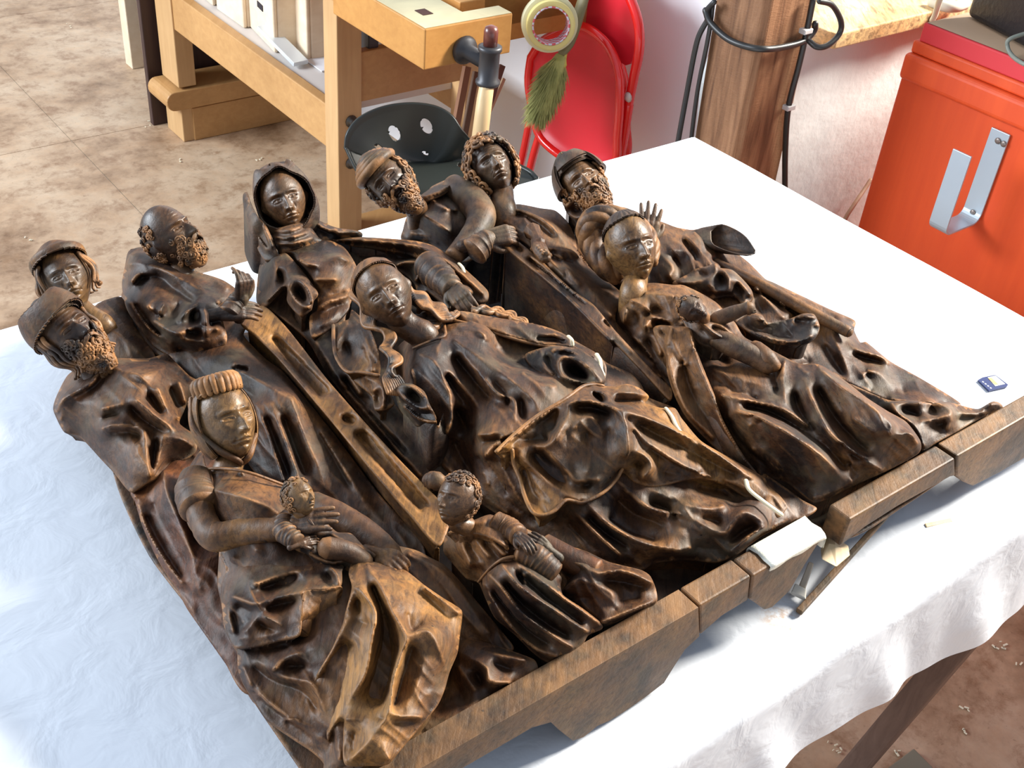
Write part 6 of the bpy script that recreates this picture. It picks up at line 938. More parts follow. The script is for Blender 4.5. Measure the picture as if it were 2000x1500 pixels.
# half-height wall with a wooden sill
PLAST = mat('plaster', (.60, .60, .58), .9, .2, lambda nt, b: (nt.links.new(mixc(nt, noise_tex(nt, coords(nt), 3, 5, .6, .3).outputs[0], (.56, .60, .61), (.66, .68, .67)), b.inputs['Base Color']), bump(nt, b, noise_tex(nt, coords(nt), 25, 6).outputs[0], .4, .006)))
zs = .90; aL = max(lerpz(0)[0]+lerpz(0)[2], lerpz(.8)[0]+lerpz(.8)[2])+.012
v, f = prism([AB(aL+.03, BW, 0), AB(3.9, BW, 0), AB(3.9, BW, zs-.03), AB(aL+.02, BW, zs-.03), AB(aL-.005, BW, .72), AB(aL+.01, BW, .6), AB(aL-.01, BW, .45), AB(aL+.005, BW, .3)], B_*.22)
o = link('wall_right', v, f, PLAST, None, False, kind='structure'); bevel(o, .01, 3)
SILLW = carved('sill_wood', (.36, .22, .10), (.56, .38, .18), (.72, .54, .30), rough=.5, grey=.1, coat=.1, scale=.5, wear=0)
bs = P_ = un(1612, 72, zs)@B_
v, f = prism([AB(un(1592, 50, zs)@A_+.0, bs+.02, zs), AB(un(1612, 56, zs)@A_, bs, zs), AB(3.9, bs, zs), AB(3.9, bs+.34, zs), AB(un(1592, 50, zs)@A_, bs+.34, zs)], Z_*-.032)
o = link('trim_1', v, f, SILLW, None, False, kind='structure', label='wooden sill board'); bevel(o, .003)
CABLE = mat('black_cable', (.02, .02, .02), .4, .5)
def cable(name, pts, r, label, cat='cable', m=CABLE, n=60):
    v, f = tube(cr(np.array(pts), n=n), r, 8); return link(name, v, f, m, None, True, label=label, cat=cat)
def pa_(x, y, a): return hit(x, y, A_, a)
def pb_(x, y, b): return hit(x, y, B_, b)
ac, _z = onb(1470, 150, bp); rr = .0055
cable('power_cable', [pa_(1316, 330, ac-.03), pa_(1322, 290, ac-.03), pa_(1342, 180, ac-.02), pa_(1362, 80, ac-.02), pa_(1383, 36, ac-.015), pa_(1381, 20, ac-.02), pa_(1395, 4, ac-.02)], rr, 'black cable hanging down left of the timber post')
cable('power_cable', [pa_(1345, 330, ac-.01), pa_(1348, 290, ac-.01), pa_(1362, 180, ac-.01), pa_(1380, 90, ac-.01), pa_(1388, 44, ac-.01), pa_(1392, 10, ac-.01)], rr*.8, 'thinner black cable just left of the timber post')
cable('power_cable', [pa_(1378, 20, ac-.02), pa_(1388, 45, ac-.02), pa_(1420, 75, ac-.02), pa_(1455, 90, ac-.015)]+[pb_(1492, 96, bp-.012), pb_(1530, 92, bp-.012), pb_(1570, 80, bp-.012), pb_(1590, 60, bp-.012), pb_(1592, 46, bp-.014)], rr*1.15, 'black cable looped around the front of the timber post')
cable('power_cable', [pb_(1600, 2, bp-.06), pb_(1625, 10, bp-.06), pb_(1642, 40, bp-.06), pb_(1640, 65, bp-.06), pb_(1618, 88, bp-.06), pb_(1596, 92, bp-.05), pb_(1580, 80, bp-.03)], rr, 'black cable loop hanging in front of the wooden sill corner')
cable('power_cable', [pb_(1588, 0, bp-.012), pb_(1576, 60, bp-.012), pb_(1560, 130, bp-.012), pb_(1540, 210, bp-.012), pb_(1534, 290, bp-.012), pb_(1533, 380, bp-.012)], rr*1.1, 'dark cable clipped down the right edge of the timber post')
CLIP = mat('clip_grey', (.55, .53, .52), .5)
for i, (x, y) in enumerate(((1574, 60), (1541, 209))):
    c = pb_(x, y, bp-.012); o = MB().box(c, A_*.012, B_*.008, Z_*.005).build('cable_clip', CLIP, None, label=['upper', 'lower'][i]+' grey plastic cable clip nailed to the timber post', cat='cable clip', group='cable clips on the post'); bevel(o, .002)
# ---- orange cabinet with steel hook
def orangen(nt, b):
    c = coords(nt, (14, 14, 1.2), (0, 0, -YAW)); n1 = noise_tex(nt, c, 2, 5, .6, .4); nt.links.new(mixc(nt, n1.outputs[0], (.55, .050, .012), (.78, .105, .022)), b.inputs['Base Color'])
ORG = mat('orange_lacquer', (.7, .09, .02), .45, .4, orangen); SALMON = mat('red_slab', (.62, .045, .055), .5, .3, lambda nt, b: bump(nt, b, noise_tex(nt, coords(nt), 80, 3).outputs[0], .15, .001))
ac_, zc = 2.00, .0
bL, zf = ona(1762, 143, ac_); zts = ona(1805, 44, ac_+.02)[1]; CABX = .6
CAB = empty('cabinet', tuple(AB(ac_, bL-.3, 0)), 'orange painted cabinet with stepped moulding, standing right of the half wall', 'cabinet')
o = MB().box(AB(ac_+.3, bL-.6, zf/2), A_*.3, B_*.6, Z_*(zf/2)).build('body', ORG, CAB); bevel(o, .004)
def slab(nm, px, py, ae, zlo, m, bev, over):
    b, z = ona(px, py, ae); o = MB().box(AB(ae+.31, (b+bL-1.2-over)/2, (z+zlo)/2), A_*.31, B_*(b-(bL-1.2-over))/2, Z_*(z-zlo)/2).build(nm, m, CAB); bevel(o, bev, 4); return z
z2 = slab('moulding', 1766, 101, ac_-.022, zf-.004, ORG, .010, .01)
z3 = slab('moulding', 1784, 77, ac_-.012, z2, ORG, .005, .01)
z4 = slab('top_slab', 1805, 44, ac_-.008, z3, SALMON, .003, 0); link('dust_top', *(lambda b: (np.array([AB(ac_-.004, b-.004, z4+.0008), AB(ac_+.60, b-.004, z4+.0008), AB(ac_+.6, b-1.1, z4+.0008), AB(ac_-.004, b-1.1, z4+.0008)]), [(0, 1, 2, 3)]))(ona(1805, 44, ac_-.008)[0]), mat('dusty_top', (.55, .40, .27), .8, .2), CAB, False, label='dusty tan top face')
STEEL = mat('brushed_steel', (.42, .50, .56), .38, .5, metal=.35)
HOOK = empty('steel_hook', tuple(pa_(1900, 440, ac_-.03)), 'flat steel bracket bent into a hook, screwed to the orange cabinet', 'hook')
def strip(pts, wdir, w, th, nm, parent, m):
    q = np.array(pts); t = np.gradient(q, axis=0); t /= np.linalg.norm(t, axis=1)[:, None]; wd = np.asarray(wdir)/np.linalg.norm(wdir); nn = np.cross(t, wd); nn /= np.linalg.norm(nn, axis=1)[:, None]
    v = np.stack([q-wd*w-nn*th, q+wd*w-nn*th, q+wd*w+nn*th, q-wd*w+nn*th], 1).reshape(-1, 3); k = len(q)
    f = [(i*4+j, i*4+(j+1) % 4, (i+1)*4+(j+1) % 4, (i+1)*4+j) for i in range(k-1) for j in range(4)]+[[3, 2, 1, 0], [(k-1)*4+j for j in range(4)]]
    return link(nm, v, f, m, parent, False)
ah = ac_-.004; bt, zt_ = ona(1958, 257, ah); bb, zb = ona(1893, 425, ah); bm = (bt+bb)/2; wst = abs(ona(1940, 249, ah)[0]-ona(1976, 264, ah)[0])/2
# depth of the hook from where the left arm's foot shows
dh = .075
for _ in range(30):
    b_, z_ = ona(1817, 452, ah-dh); dh += .25*(b_-bm)*-1 if False else 0
best = min((abs(ona(1880, 298, ah-k*.004)[0]-bm), k*.004) for k in range(5, 60)); dh = best[1]
zl = ona(1880, 298, ah-dh)[1]
pts = [AB(ah, bm, zt_)]+[AB(ah, bm, zt_+(zb+.02-zt_)*t) for t in (.3, .6, 1)]
r = .02
pts += [AB(ah-r*(1-math.cos(t)), bm, zb+.02-r*math.sin(t)) for t in np.linspace(.2, 1.57, 6)]+[AB(ah-dh+r*(1-math.sin(t))*1, bm, zb+.02-r*math.cos(t)) for t in np.linspace(.0, 1.4, 6)]+[AB(ah-dh, bm, zb+.03), AB(ah-dh, bm, zl)]
o = strip(pts, B_, wst, .002, 'bracket', HOOK, STEEL); bevel(o, .0008)
for (x, y) in ((1960, 281), (1949, 275), (1900, 415)):
    v, f = lathe(pa_(x, y, ah-.003), -A_, [(.006, 0), (.006, .001), (.003, .002)], 12); link('screw', v, f, mat('screw', (.25, .22, .2), .4, metal=.7), HOOK, True)
# ---- black bag / device on the cabinet
BLK = mat('black_case', (.010, .010, .014), .35, .5, lambda nt, b: bump(nt, b, noise_tex(nt, coords(nt), 90, 4).outputs[0], .3, .003))
pc = un(1884, 34, z4); pd = un(2000, 98, z4); e1 = (pd-pc); e1 /= np.linalg.norm(e1); e2 = np.cross([0, 0, 1.], e1)
CASE = MB().box(pc+e1*.22+e2*.13+Z_*.113, e1*.22, e2*.13, Z_*.11).build('black_case', BLK, None, label='glossy black case standing on the dusty cabinet top', cat='case'); bevel(CASE, .012, 4)
CASE['label'] = 'glossy black case standing on the dusty cabinet top'
cable('case_cord', [pc+e1*.20-e2*.0+Z_*.05, un(1975, 75, z4+.03), un(1968, 92, z4+.015), un(1978, 110, z4+.006), un(2000, 125, z4+.006), un(2030, 135, z4+.006)], .004, 'grey cord curling out of the black case', 'cord', mat('grey_cord', (.18, .2, .17), .5))
cable('pale_cable', [un(1838, -8, 1.0), un(1832, 10, .96), un(1826, 30, .92), un(1820, 42, .88), un(1817, 60, .8)], .006, 'pale cable coming down behind the cabinet top', 'cable', mat('cream_cable', (.5, .5, .38), .5))
cable('floor_cord', [pb_(1700, 352, BW-.02), pb_(1685, 375, BW-.03), pb_(1668, 400, BW-.05), pb_(1650, 430, BW-.06), pb_(1640, 470, BW-.06)], .005, 'tan cord sagging between plaster half wall and orange cabinet', 'cord', mat('tan_cord', (.45, .3, .2), .6))
v, f = tube(cr(np.array([un(1822, 4, zs+.01), un(1845, 12, zs+.01), un(1865, 14, zs+.01), un(1885, 8, zs+.01)]), n=16), .012, 8); link('rag', v, f, mat('rag', (.5, .5, .42), .8), None, True, label='small crumpled pale rag lying on the wooden sill', cat='rag')
# ------------------------------------------------------------ workbench
def beechn(d, l, sc=(5, 60, 60)):
    def f(nt, b):
        c = coords(nt, sc, (0, 0, -YAW)); n1 = noise_tex(nt, c, 1.2, 5, .6, .5); c2_ = coords(nt); n2 = noise_tex(nt, c2_, 4, 3)
        col = mixc(nt, n1.outputs[0], d, l); r = ramp(nt, [(.3, (.8, .74, .68)), (.6, (1.05, 1.02, 1))]); nt.links.new(n2.outputs[0], r.inputs[0]); nt.links.new(mixc(nt, .7, col, r.outputs[0], 'MULTIPLY'), b.inputs['Base Color']); bump(nt, b, n1.outputs[0], .1, .001)
    return f
BEECH = mat('beech', (.6, .4, .2), .45, .4, beechn((.40, .21, .075), (.60, .36, .15), (50, 5, 50))); BEECHV = mat('beech_upright', (.6, .4, .2), .45, .4, beechn((.46, .27, .12), (.66, .44, .22), (50, 50, 4)))
BTOP = mat('bench_top_wood', (.5, .33, .14), .5, .3, beechn((.42, .19, .05), (.62, .33, .10), (5, 50, 50)))
BWORN = mat('bench_top_worn', (.5, .5, .38), .6, .3, beechn((.34, .30, .20), (.62, .58, .36), (9, 9, 9)))
PINE = mat('pale_pine', (.85, .75, .6), .55, .3, beechn((.70, .55, .38), (.86, .76, .60), (6, 40, 40)))
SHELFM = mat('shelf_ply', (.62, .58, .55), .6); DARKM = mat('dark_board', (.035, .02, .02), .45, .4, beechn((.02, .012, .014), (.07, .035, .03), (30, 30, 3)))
BN = empty('workbench', tuple(AB(1.6, 2.6, 0)), 'beech joiner\'s workbench with tail vise, boxes stored on its lower shelf', 'workbench')
def bx(nm, a0, a1, b0, b1, z0, z1, m, parent=BN, bev=.003, **k):
    o = MB().box(AB((a0+a1)/2, (b0+b1)/2, (z0+z1)/2), A_*(a1-a0)/2, B_*(b1-b0)/2, Z_*(z1-z0)/2).build(nm, m, parent, **k)
    if bev: bevel(o, bev, 2)
    return o
AF = 1.32
bR, _ = ona(661, 300, AF); bR2, _ = ona(636, 300, AF); aR, _ = onb(707, 300, bR)
bx('leg', AF, aR, bR, bR2, .0, .76, BEECHV)
bl, zl_ = ona(342, 100, AF); bl2, _ = ona(312, 100, AF); al, _ = onb(378, 100, bl)
bx('leg', AF, al, bl, bl2, .18, .76, BEECHV)
bx('leg', AF+.40, AF+.46, bl, bl2, .18, .76, BEECHV); bx('leg', AF+.38, AF+.455, bR, bR2, 0, .76, BEECHV)
# foot rail with rounded toe (far end frame)
zt1 = onb(342, 178, bl)[1]; zb1 = onb(342, 215, bl)[1]
def foot(b0, b1, zlo, zhi):
    r = (zhi-zlo)/2; cz = (zhi+zlo)/2; pr = [AB(AF+.49, b0, zlo)]+[AB(AF+.49, b0, zhi), AB(AF-.005, b0, zhi)]+[AB(AF-.02-r*.9*math.sin(t), b0, cz+r*math.cos(t)) for t in np.linspace(0, math.pi, 10)]
    v, f = prism(pr, B_*(b1-b0)); o = link('foot_rail', v, f, BEECH, BN, False); bevel(o, .003); return o
foot(bl-.012, bl2+.012, zb1, zt1)
bx('foot_block', AF-.0, AF+.06, bl+.0, bl2, 0, zb1, BEECHV)
bx('plinth_board', AF+.035, AF+.49, bl-.005, bl+.02, 0, zb1-.004, BEECH)
foot(bR-.012, bR2+.012, zb1-.03, zt1-.03)
# long stretcher and shelf: edges measured on the front plane
s0, zs0 = ona(600, 177, AF+.005); s1, zs1 = ona(600, 258, AF+.005)
bx('stretcher', AF+.005, AF+.035, bR2-.002, bl+.002, zs1, zs0, BEECH)
bx('stretcher', AF+.42, AF+.45, bR2-.002, bl+.002, zs1, zs0, BEECH)
bx('shelf', AF+.036, AF+.42, bR2, bl, zs0-.03, zs0-.008, SHELFM)
# end rail between right legs
z_hi = onb(720, 100, bR+.01)[1]; z_lo = onb(720, 197, bR+.01)[1]
bx('end_rail', aR, AF+.38, bR+.012, bR+.04, z_lo, z_hi, BEECH)
for y in (237, 318):
    c = hit(686, y, B_, bR-.001); v, f = lathe(c, -B_, [(.016, 0), (.016, .002), (.009, .003), (.009, .011), (.004, .012)], 14); link('bolt', v, f, mat('bolt_steel', (.10, .09, .08), .35, metal=.6), BN, True, label='dark steel bolt')
# tail vise block: top at .85
ZB = .85; cn = un(830, 57, ZB); va, vb = cn@A_, cn@B_; zv = onb(826, 138, vb)[1]; ve = un(1006, 28, ZB)@A_; n1 = un(975, 9, ZB); n2 = un(897, 20, ZB); n3 = un(873, 3, ZB)
bE = ona(650, 24, va)[0]
prof = [AB(va, vb, ZB), AB(ve, vb, ZB), AB(ve, vb+.05, ZB), AB(n2@A_, vb+.05, ZB), AB(n2@A_, bE, ZB), AB(va, bE, ZB)]
v, f = prism(prof, Z_*(zv-ZB)); o = link('vise_jaw', v, f, BTOP, BN, False); bevel(o, .003)
v, f = prism([p+Z_*.0012 for p in [AB(va+.002, vb+.002, ZB), AB(ve-.002, vb+.002, ZB), AB(ve-.002, vb+.048, ZB), AB(n2@A_-.002, vb+.048, ZB), AB(n2@A_-.002, bE, ZB), AB(va+.002, bE, ZB)]], Z_*-.001); link('worn_top', v, f, BWORN, BN, False, label='greyish worn top face')
hc = un(828, 25, ZB); MB().box(hc+Z_*.0016, A_*.012, B_*.016, Z_*.0006).build('dog_hole', mat('hole', (.05, .015, .01), .9), BN)
bx('bench_top', va+.02, AF+.52, bE+.005, bl2+.25, ZB-.07, ZB, BTOP); bx('bench_top', n2@A_+.03, AF+.52, vb+.10, bE, ZB-.07, ZB, BTOP)
c0 = hit(1008, 45, B_, vb+.16); c1x = hit(1177, 22, B_, vb+.16)
bx('end_cap', c0@A_-.14, c1x@A_, vb+.10, vb+.16+.06, min(c0[2], c1x[2]), min(c0[2], c1x[2])+.13, BTOP)
# screw, collar and handle
IRON = mat('cast_iron', (.055, .055, .06), .42, .5, metal=.5)
s_a = hit(905, 96, B_, vb-.001); v, f = lathe(s_a, -B_, [(.027, 0), (.03, .006), (.026, .014), (.016, .02), (.0155, .075)], 20); link('vise_screw', v, f, IRON, BN, True)
hc = s_a-B_*.088; v, f = lathe(hc-Z_*.042, Z_, [(.023, 0), (.025, .003), (.025, .008), (.0205, .012), (.0205, .066), (.024, .071), (.024, .078), (.019, .080)], 22); link('vise_collar', v, f, IRON, BN, True)
HW = mat('handle_wood', (.66, .48, .25), .4, .4, beechn((.55, .38, .18), (.75, .58, .34), (40, 40, 5)))
lo = hit(938, 262, B_, (hc-B_*.03)@B_); v, f = tube([hc-Z_*.03, (hc+lo)/2, lo+(lo-hc)*.15], [.0145, .016, .017], 16); link('vise_handle', v, f, HW, BN, True)
v, f = lathe(hc+Z_*.036, Z_, [(.014, 0), (.0145, .03), (.012, .038), (.004, .042)], 18); link('handle_knob', v, f, mat('knob', (.13, .035, .025), .3, .6), BN, True, label='dark red knob')
bx('steel_bar', *(lambda p, q: (p@A_, p@A_+.028, p@B_-.02, p@B_+.02, q[2], p[2]+.1))(hit(712, 60, A_, AF+.1), hit(717, 134, A_, AF+.1)), IRON)
# loose laths leaning in the bench's end
LATH = [((912, 130), (880, 300), .011, 'reddish brown lath leaning inside the bench end', (.22, .10, .05)), ((930, 140), (900, 300), .009, 'darker lath behind the vise handle', (.13, .07, .04)), ((980, 128), (935, 262), .010, 'grey brown stick leaning right of the vise handle', (.16, .09, .07)), ((984, 154), (942, 250), .0055, 'thin pale stick leaning right of the vise handle', (.62, .48, .32))]
for (p, q, r, lb, cl) in LATH:
    a = hit(p[0], p[1], B_, vb+.25); b = hit(q[0], q[1], B_, vb+.20); d = b-a; b = a+d*((a[2]-.0)/(a[2]-b[2])) if a[2] > b[2] else b
    v, f = tube([a, b], r, 4, caps=False); o = link('lath', v, f+[[3, 2, 1, 0], [4, 5, 6, 7]], mat('lath', cl, .6), None, False, label=lb, cat='lath', group='laths leaning at the bench end')
# ---- boxes on the shelf
zs_ = zs0-.007
def crate(px0, px1, depth, hgt, label, handle=None, m=PINE):
    p, q = un(*px0, zs_), un(*px1, zs_); e = q-p; L = np.linalg.norm(e); e /= L; n = np.array([-e[1], e[0], 0]); n = n if n@A_ > 0 else -n
    E = empty('storage_box', tuple(p), label, 'box', 'pale wooden boxes on the bench shelf'); t = .012
    for nm, c, hx, hn in (('side_panel', p+e*L/2+n*t/2, L/2, t/2), ('side_panel', p+e*L/2+n*(depth-t/2), L/2, t/2), ('end_panel', p+e*t/2+n*depth/2, t/2, depth/2-t), ('end_panel', p+e*(L-t/2)+n*depth/2, t/2, depth/2-t)):
        o = MB().box(c+Z_*hgt/2, e*hx, n*hn, Z_*hgt/2).build(nm, m, E); bevel(o, .005, 3)
    MB().box(p+e*L/2+n*depth/2+Z_*.006, e*(L/2-t), n*(depth/2-t), Z_*.005).build('bottom', m, E)
    if handle is not None:
        c = hit(handle[0], handle[1], n, p@n-.0008); MB().box(c, e*.022, n*.0012, Z_*.008).build('handle_hole', mat('slot', (.02, .015, .02), .8), E)
    return E
crate((370, -26), (415, 12), .16, .16, 'pale box at the far end of the bench shelf')
crate((423, 18), (476, 56), .16, .20, 'pale pine box second on the bench shelf')
crate((487, 52), (536, 104), .16, .24, 'pale pine box with a dark slot handle in the middle of the shelf', (508, 12))
crate((556, 76), (600, 118), .14, .30, 'tall pale box nearest the front leg of the bench', (556, 2))
# ---- metal strips poking out, card, stacked sheets
ALU = mat('aluminium', (.72, .78, .82), .3, metal=.3)
p, q = un(516, 52, zs_+.05), un(588, 124, zs_+.012); d = (q-p)/np.linalg.norm(q-p); s = np.cross(d, Z_); o = MB().box((p+q)/2, (q-p)/2, s*.022, np.cross(s, d)*.006).build('metal_channel', ALU, None, label='shiny aluminium channel leaning off the bench shelf', cat='metal strip'); bevel(o, .001)
p = un(622, 118, zs_+.002); o = MB().box(p, A_*.03, B_*.07, Z_*.0015).build('paper_sheet', mat('paper', (.85, .86, .9), .7), None, label='white sheet of paper on the shelf next to the front leg', cat='paper')
# ---- dark board and pale post standing behind the bench
p = un(300, 246, 0); q = un(268, 8, 0)
bb0 = p@B_; print('DB', p@A_, p@B_, 'leg', AF, bl, bl2); o = bx('dark_board', p@A_, p@A_+.45, max(bb0, bl2+.03), max(bb0, bl2+.03)+.025, .0, .74, DARKM, None, label='tall dark brown board standing behind the bench leg', cat='board')
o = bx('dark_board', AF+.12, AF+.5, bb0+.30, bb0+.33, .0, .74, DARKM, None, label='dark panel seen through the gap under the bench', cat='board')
p = un(262, 133, 0); o = MB().box(p+Z_*.5+A_*.012+B_*.02, A_*.022, B_*.03, Z_*.5).build('pale_post', PINE, None, label='pale square wooden post standing left behind the workbench', cat='post'); bevel(o, .003)
# ---- tractor style stool seat
SEAT = mat('stool_plastic', (.020, .024, .022), .36, .5)
E_ = empty('stool', tuple(un(840, 520, 0)*np.array([1, 1, 0])), 'dark saddle-shaped stool with round holes in its seat, behind the table', 'stool')
rim = [(671, 292, .60), (676, 262, .63), (700, 232, .655), (745, 211, .67), (800, 203, .675), (850, 209, .67), (884, 228, .655), (905, 258, .625), (935, 290, .58), (985, 315, .56), (1040, 340, .56), (1052, 356, .55), (1020, 375, .54), (940, 395, .53), (850, 400, .53), (760, 380, .54), (700, 345, .56)]
rp = cr(np.array([un(*q) for q in rim+[rim[0]]]), n=261)[:-1]; cen = un(835, 318, .545); V = []; F = []; PXY = []
def proj(p): d = p-CAM; z = d@Fw; return 1000+FPX*(d@CX)/z, 750-FPX*(d@CU)/z
S_ = np.linspace(1, .02, 110)
for s_ in S_:
    for p in rp: v_ = cen+(p-cen)*s_; v_[2] = cen[2]+(p[2]-cen[2])*s_**2.0+.004*(s_ > .97); V.append(v_); PXY.append(proj(v_))
HO = [(769, 259, 17, 11, 60), (833, 245, 17, 11, 62), (738, 288, 12, 5, 35), (831, 298, 8, 4, 25), (905, 330, 12, 6, 30)]
def inh(x, y):
    for a, b, r1, r2, t in HO:
        t = math.radians(t); u = (x-a)*math.cos(t)+(y-b)*math.sin(t); w_ = -(x-a)*math.sin(t)+(y-b)*math.cos(t)
        if (u/r1)**2+(w_/r2)**2 < 1: return True
    return False
PA = np.array(PXY); VA = np.array(V); INS = np.zeros(len(VA), bool); HQ = []
for a, b_, r1, r2, t in HO:
    t = math.radians(t); u = ((PA[:, 0]-a)*math.cos(t)+(PA[:, 1]-b_)*math.sin(t))/r1; w_ = (-(PA[:, 0]-a)*math.sin(t)+(PA[:, 1]-b_)*math.cos(t))/r2; qv = np.hypot(u, w_); INS |= qv < 1; HQ.append(qv)
used = np.zeros(len(VA), bool)
for i in range(109):
    for j in range(260):
        q = (i*260+j, i*260+(j+1) % 260, (i+1)*260+(j+1) % 260, (i+1)*260+j)
        if not all(INS[k] for k in q):
            F.append(q)
            for k in q: used[k] = True
F.append([109*260+j for j in range(260)])
for qv in HQ:        # round hole rims
    c0_ = VA[qv.argmin()].copy(); sel = used & (qv < 1) & (qv > .3); VA[sel] = c0_+(VA[sel]-c0_)/qv[sel, None]
V = VA
o = link('seat', np.array(V), F, SEAT, E_, True); o.modifiers.new('t', 'SOLIDIFY').thickness = .006
v, f = lathe(cen-Z_*(cen[2]-.05), Z_, [(.02, 0), (.02, cen[2]-.06)], 16); link('column', v, f, IRON, E_, True)
for k in range(4):
    a = k*math.pi/2+.4; v, f = tube([cen-Z_*(cen[2]-.22), cen+Z_*(-cen[2]+.014)+np.array([math.cos(a), math.sin(a), 0])*.2], .012, 8); link('leg', v, f, IRON, E_, True)
# ---- red folding chairs leaning on the wall
RED = mat('red_lacquer', (.80, .012, .012), .22, .6, coat=.5); REDP = mat('red_seat', (.72, .02, .035), .38, .5)
def chair(off, label, seatpx=True):
    E = empty('folding_chair', tuple(AB(AW-.1-off, 2.0, 0)), label, 'folding chair', 'red folding chairs leaning on the white wall')
    return E
aC = AW-.20
CH = chair(.0, 'front red metal folding chair leaning flat against the wall')
def q_(x, y, a=aC): return pa_(x, y, a)
# seat panel with curved rim
seat = [(1037, 112), (1060, 80), (1105, 58), (1140, 52), (1178, 78), (1200, 112), (1210, 150), (1210, 210), (1206, 262), (1200, 320), (1160, 325), (1120, 318), (1078, 292), (1052, 262), (1040, 215), (1032, 160)]
sp = cr(np.array([q_(x, y) for x, y in seat+[seat[0]]]), n=64)[:-1]; cc = sp.mean(0); V = []; F = []
for s, dpt in ((1, 0), (.96, .004), (.90, .012), (.8, .016), (.5, .020), (.2, .022), (0.02, .022)): V += [cc+(p-cc)*s+A_*dpt for p in sp]
for i in range(6): F += [(i*63+j, i*63+(j+1) % 63, (i+1)*63+(j+1) % 63, (i+1)*63+j) for j in range(63)]
F.append([6*63+j for j in range(63)]); o = link('seat', np.array(V), F, REDP, CH, True); o.modifiers.new('s', 'SOLIDIFY').thickness = .003
v, f = tube(sp, .0105, 10, caps=False, closed=True); link('seat_rim', v, f, RED, CH, True)
for pts in ([(1048, 100), (1040, 200), (1022, 300), (1008, 352), (998, 400)], [(1062, 240), (1046, 290), (1032, 345), (1020, 400)]):
    v, f = tube([q_(x, y, aC+.015) for x, y in pts], .0105, 10, n=20); link('leg', v, f, RED, CH, True)
# back frame and backrest (second bow, top goes out of the picture)
bow = [(1210, 330), (1218, 260), (1228, 200), (1238, 150), (1248, 100), (1248, 55), (1236, 10), (1210, -35), (1150, -60), (1090, -50)]
v, f = tube([q_(x, y, aC+.03) for x, y in bow], .0115, 10, n=50); link('back_frame', v, f, RED, CH, True)
v, f = tube([q_(x, y, aC+.03) for x, y in [(1190, 400), (1205, 340), (1217, 275), (1228, 205)]], .0115, 10, n=20); link('leg', v, f, RED, CH, True)
panel = [(1095, -40), (1160, -50), (1205, -28), (1232, 12), (1244, 60), (1240, 110), (1222, 128), (1200, 108), (1160, 70), (1110, 40)]
pp_ = cr(np.array([q_(x, y, aC+.035) for x, y in panel+[panel[0]]]), n=50)[:-1]; v, f = prism(pp_, A_*.004); link('backrest', v, f, REDP, CH, False)
cS = q_(1227, 190, aC+.018); v, f = lathe(cS, -A_, [(.012, 0), (.009, .004), (.003, .006)], 10); link('paint_chip', v, f, mat('bare_metal', (.6, .5, .45), .5), CH, True, label='chipped bare metal patch')
CH2 = chair(.02, 'second red folding chair, mostly hidden behind the first')
v, f = tube([q_(x, y, aC+.085) for x, y in [(1224, 255), (1226, 290), (1218, 330), (1205, 400)]], .0105, 10, n=20); link('leg', v, f, RED, CH2, True)
v, f = tube([q_(x, y, aC+.085) for x, y in [(1160, 60), (1200, 100), (1222, 170), (1224, 255)]], .0105, 10, n=20); link('back_frame', v, f, RED, CH2, True)
# ---- tape roll and dusting brush hanging at the bench end
CREAM = mat('cream_tape', (.70, .66, .42), .5, .4); YEL = mat('yellow_core', (.72, .60, .22), .5)
bT = vb+.02; ct = hit(1073, 45, B_, bT); R_ = np.cross(Fw, Z_); ax = -(B_*.80+A_*.50)+Z_*.12; ax /= np.linalg.norm(ax)
TR = empty('tape_roll', tuple(ct), 'cream roll of adhesive tape hanging from the end of the workbench', 'tape roll', None)
sc_ = np.linalg.norm(hit(1124, 45, B_, bT)-hit(1033, 45, B_, bT))/2*.93
def ring(nm, r0, r1, t0, t1, m, off, sides=48, **k):
    v, f = [], []
    n = np.cross(ax, Z_); n /= np.linalg.norm(n); b = np.cross(ax, n)
    prof = [(r0, t0), (r1, t0), (r1, t1), (r0, t1)]
    for r, t in prof: v += [ct+off+ax*t+r*(math.cos(x)*n+math.sin(x)*b) for x in np.arange(sides)*2*math.pi/sides]
    f = [(i*sides+j, i*sides+(j+1) % sides, ((i+1) % 4)*sides+(j+1) % sides, ((i+1) % 4)*sides+j) for i in range(4) for j in range(sides)]
    o = link(nm, np.array(v), f, m, TR, True, **k); bevel(o, .0012, 2, 50); return o
ring('tape', sc_*.66, sc_*.98, -.012, .012, CREAM, 0)
ring('tape', sc_*.66, sc_*.84, .012, .030, YEL, 0, label='yellower narrow roll in front')
LIN = mat('core_print', (.6, .55, .58), .5, .4, lambda nt, b: nt.links.new((lambda v_: (nt.links.new(coords(nt, (1, 1, 1)).outputs[0], v_.inputs['Vector']), v_.outputs['Color'])[1])(N(nt, 'ShaderNodeTexChecker', i_Scale=130.0, i_Color1=(.62, .1, .12, 1), i_Color2=(.62, .60, .66, 1))), b.inputs['Base Color']))
ring('core', sc_*.60, sc_*.66, -.012, .031, LIN, 0, label='cardboard core printed in red and grey')
BR = empty('dusting_brush', tuple(hit(1070, 150, B_, bT-.01)), 'olive bristled dusting brush hanging beside the tape roll', 'brush')
hp = [hit(x, y, B_, bT-.012) for x, y in ((1142, -10), (1128, 35), (1112, 80), (1100, 100))]
v, f = tube(hp, [.014, .016, .016, .013], 12, n=16, flat=.6); link('handle', v, f, mat('brush_handle', (.20, .17, .08), .5), BR, True)
v, f = tube([hit(x, y, B_, bT-.012) for x, y in ((1104, 92), (1098, 110), (1094, 122))], [.010, .013, .020], 14, n=10, flat=.55); link('ferrule', v, f, mat('ferrule', (.55, .47, .10), .5), BR, True)
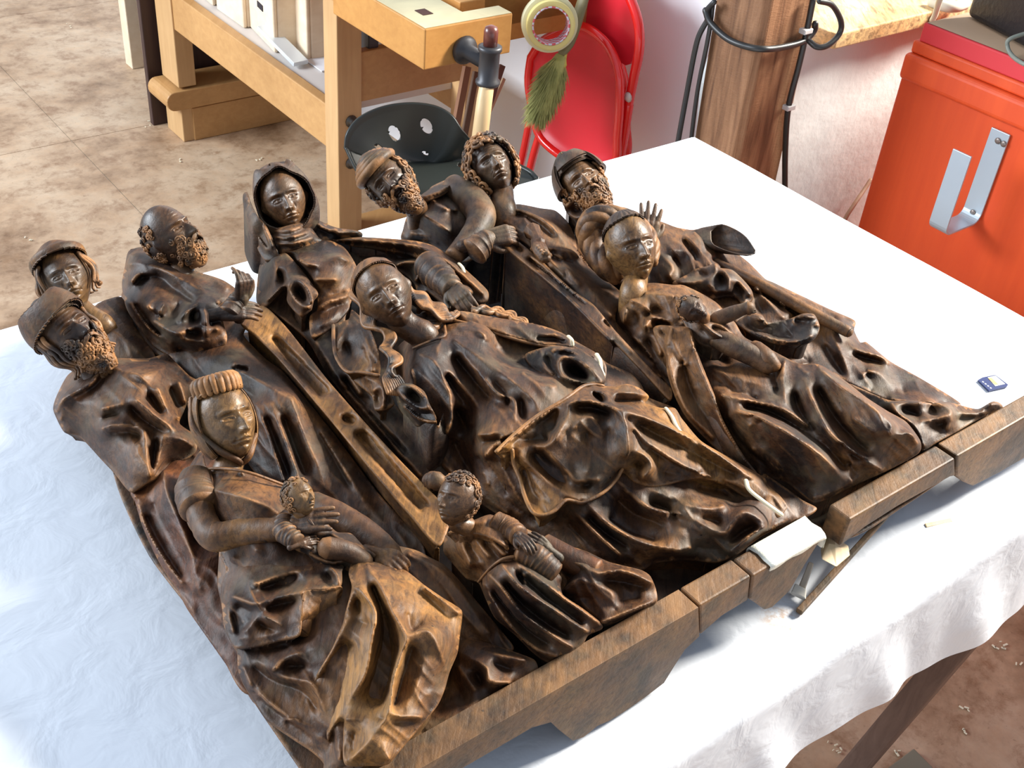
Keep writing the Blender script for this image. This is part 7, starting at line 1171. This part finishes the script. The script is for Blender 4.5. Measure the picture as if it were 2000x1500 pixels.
BRI = mat('olive_bristle', (.42, .42, .14), .8, .2, beechn((.22, .24, .06), (.60, .58, .24), (40, 40, 40)))
r0 = hit(1092, 118, B_, bT-.012); r1 = hit(1045, 240, B_, bT-.012); dd = r1-r0; LL = np.linalg.norm(dd); dd /= LL; sd = np.cross(dd, ax); sd /= np.linalg.norm(sd); tw = np.cross(dd, sd)
b = MB(); g = np.random.default_rng(5)
v, f = tube([r0, r0+dd*LL*.3, r0+dd*LL*.7, r1-dd*.01], [.018, .025, .024, .012], 14, n=14, flat=.6); b.add(v, f)
for i in range(2600):
    s = g.uniform(0, .92); a = g.uniform(0, 2*math.pi); rad = .023*math.sin(math.pi*min(1, .25+s*.62)); base = r0+dd*LL*s+(math.cos(a)*sd+math.sin(a)*.6*tw)*rad*.9
    out = math.cos(a)*sd+math.sin(a)*tw; L = g.uniform(.024, .046)*(1.2-.4*s); d = dd*1.0+out*g.uniform(.25, .8)-Z_*.1; d /= np.linalg.norm(d); sdv = np.cross(d, out); sdv /= np.linalg.norm(sdv)
    b.add([base-sdv*.0011, base+sdv*.0011, base+d*L*.6+out*.001, base+d*L], [(0, 1, 2), (0, 2, 3), (1, 3, 2)])
b.build('bristles', BRI, BR, True, kind='stuff')
# ---- loose debris
CHIPM = mat('shaving', (.85, .8, .6), .7); g = np.random.default_rng(11); b = MB()
for (x, y) in [(440, 52), (55, 470), (500, 35), (135, 50), (348, 314), (545, 380), (545, 395), (1945, 1260), (1965, 1265), (1618, 1455), (1638, 1466), (1882, 1385), (1998, 1297), (1880, 1425), (1748, 1470), (505, 312), (290, 730//3), (560, 312)]:
    for k in range(3):
        p = un(x+g.normal()*7, y+g.normal()*4, .002); a = g.uniform(0, 3.1); L = g.uniform(.002, .005); e = np.array([math.cos(a), math.sin(a), 0]); n = np.array([-e[1], e[0], 0])
        b.box(p+Z_*.001, e*L, n*L*.35, Z_*.0008)
b.build('wood_shavings', CHIPM, None, kind='stuff', label='scattered pale wood shavings on the worn floor', cat='wood shavings')
q = np.array([un(x, y, .012) for x, y in ((1785, 1461), (1824, 1500), (1810, 1560), (1700, 1560), (1733, 1500))]); v, f = prism(q, -Z_*.012); o = link('grey_board', v, f, mat('grey_green', (.22, .21, .15), .7), None, False, label='grey green board offcut on the floor below the table', cat='board'); bevel(o, .002)
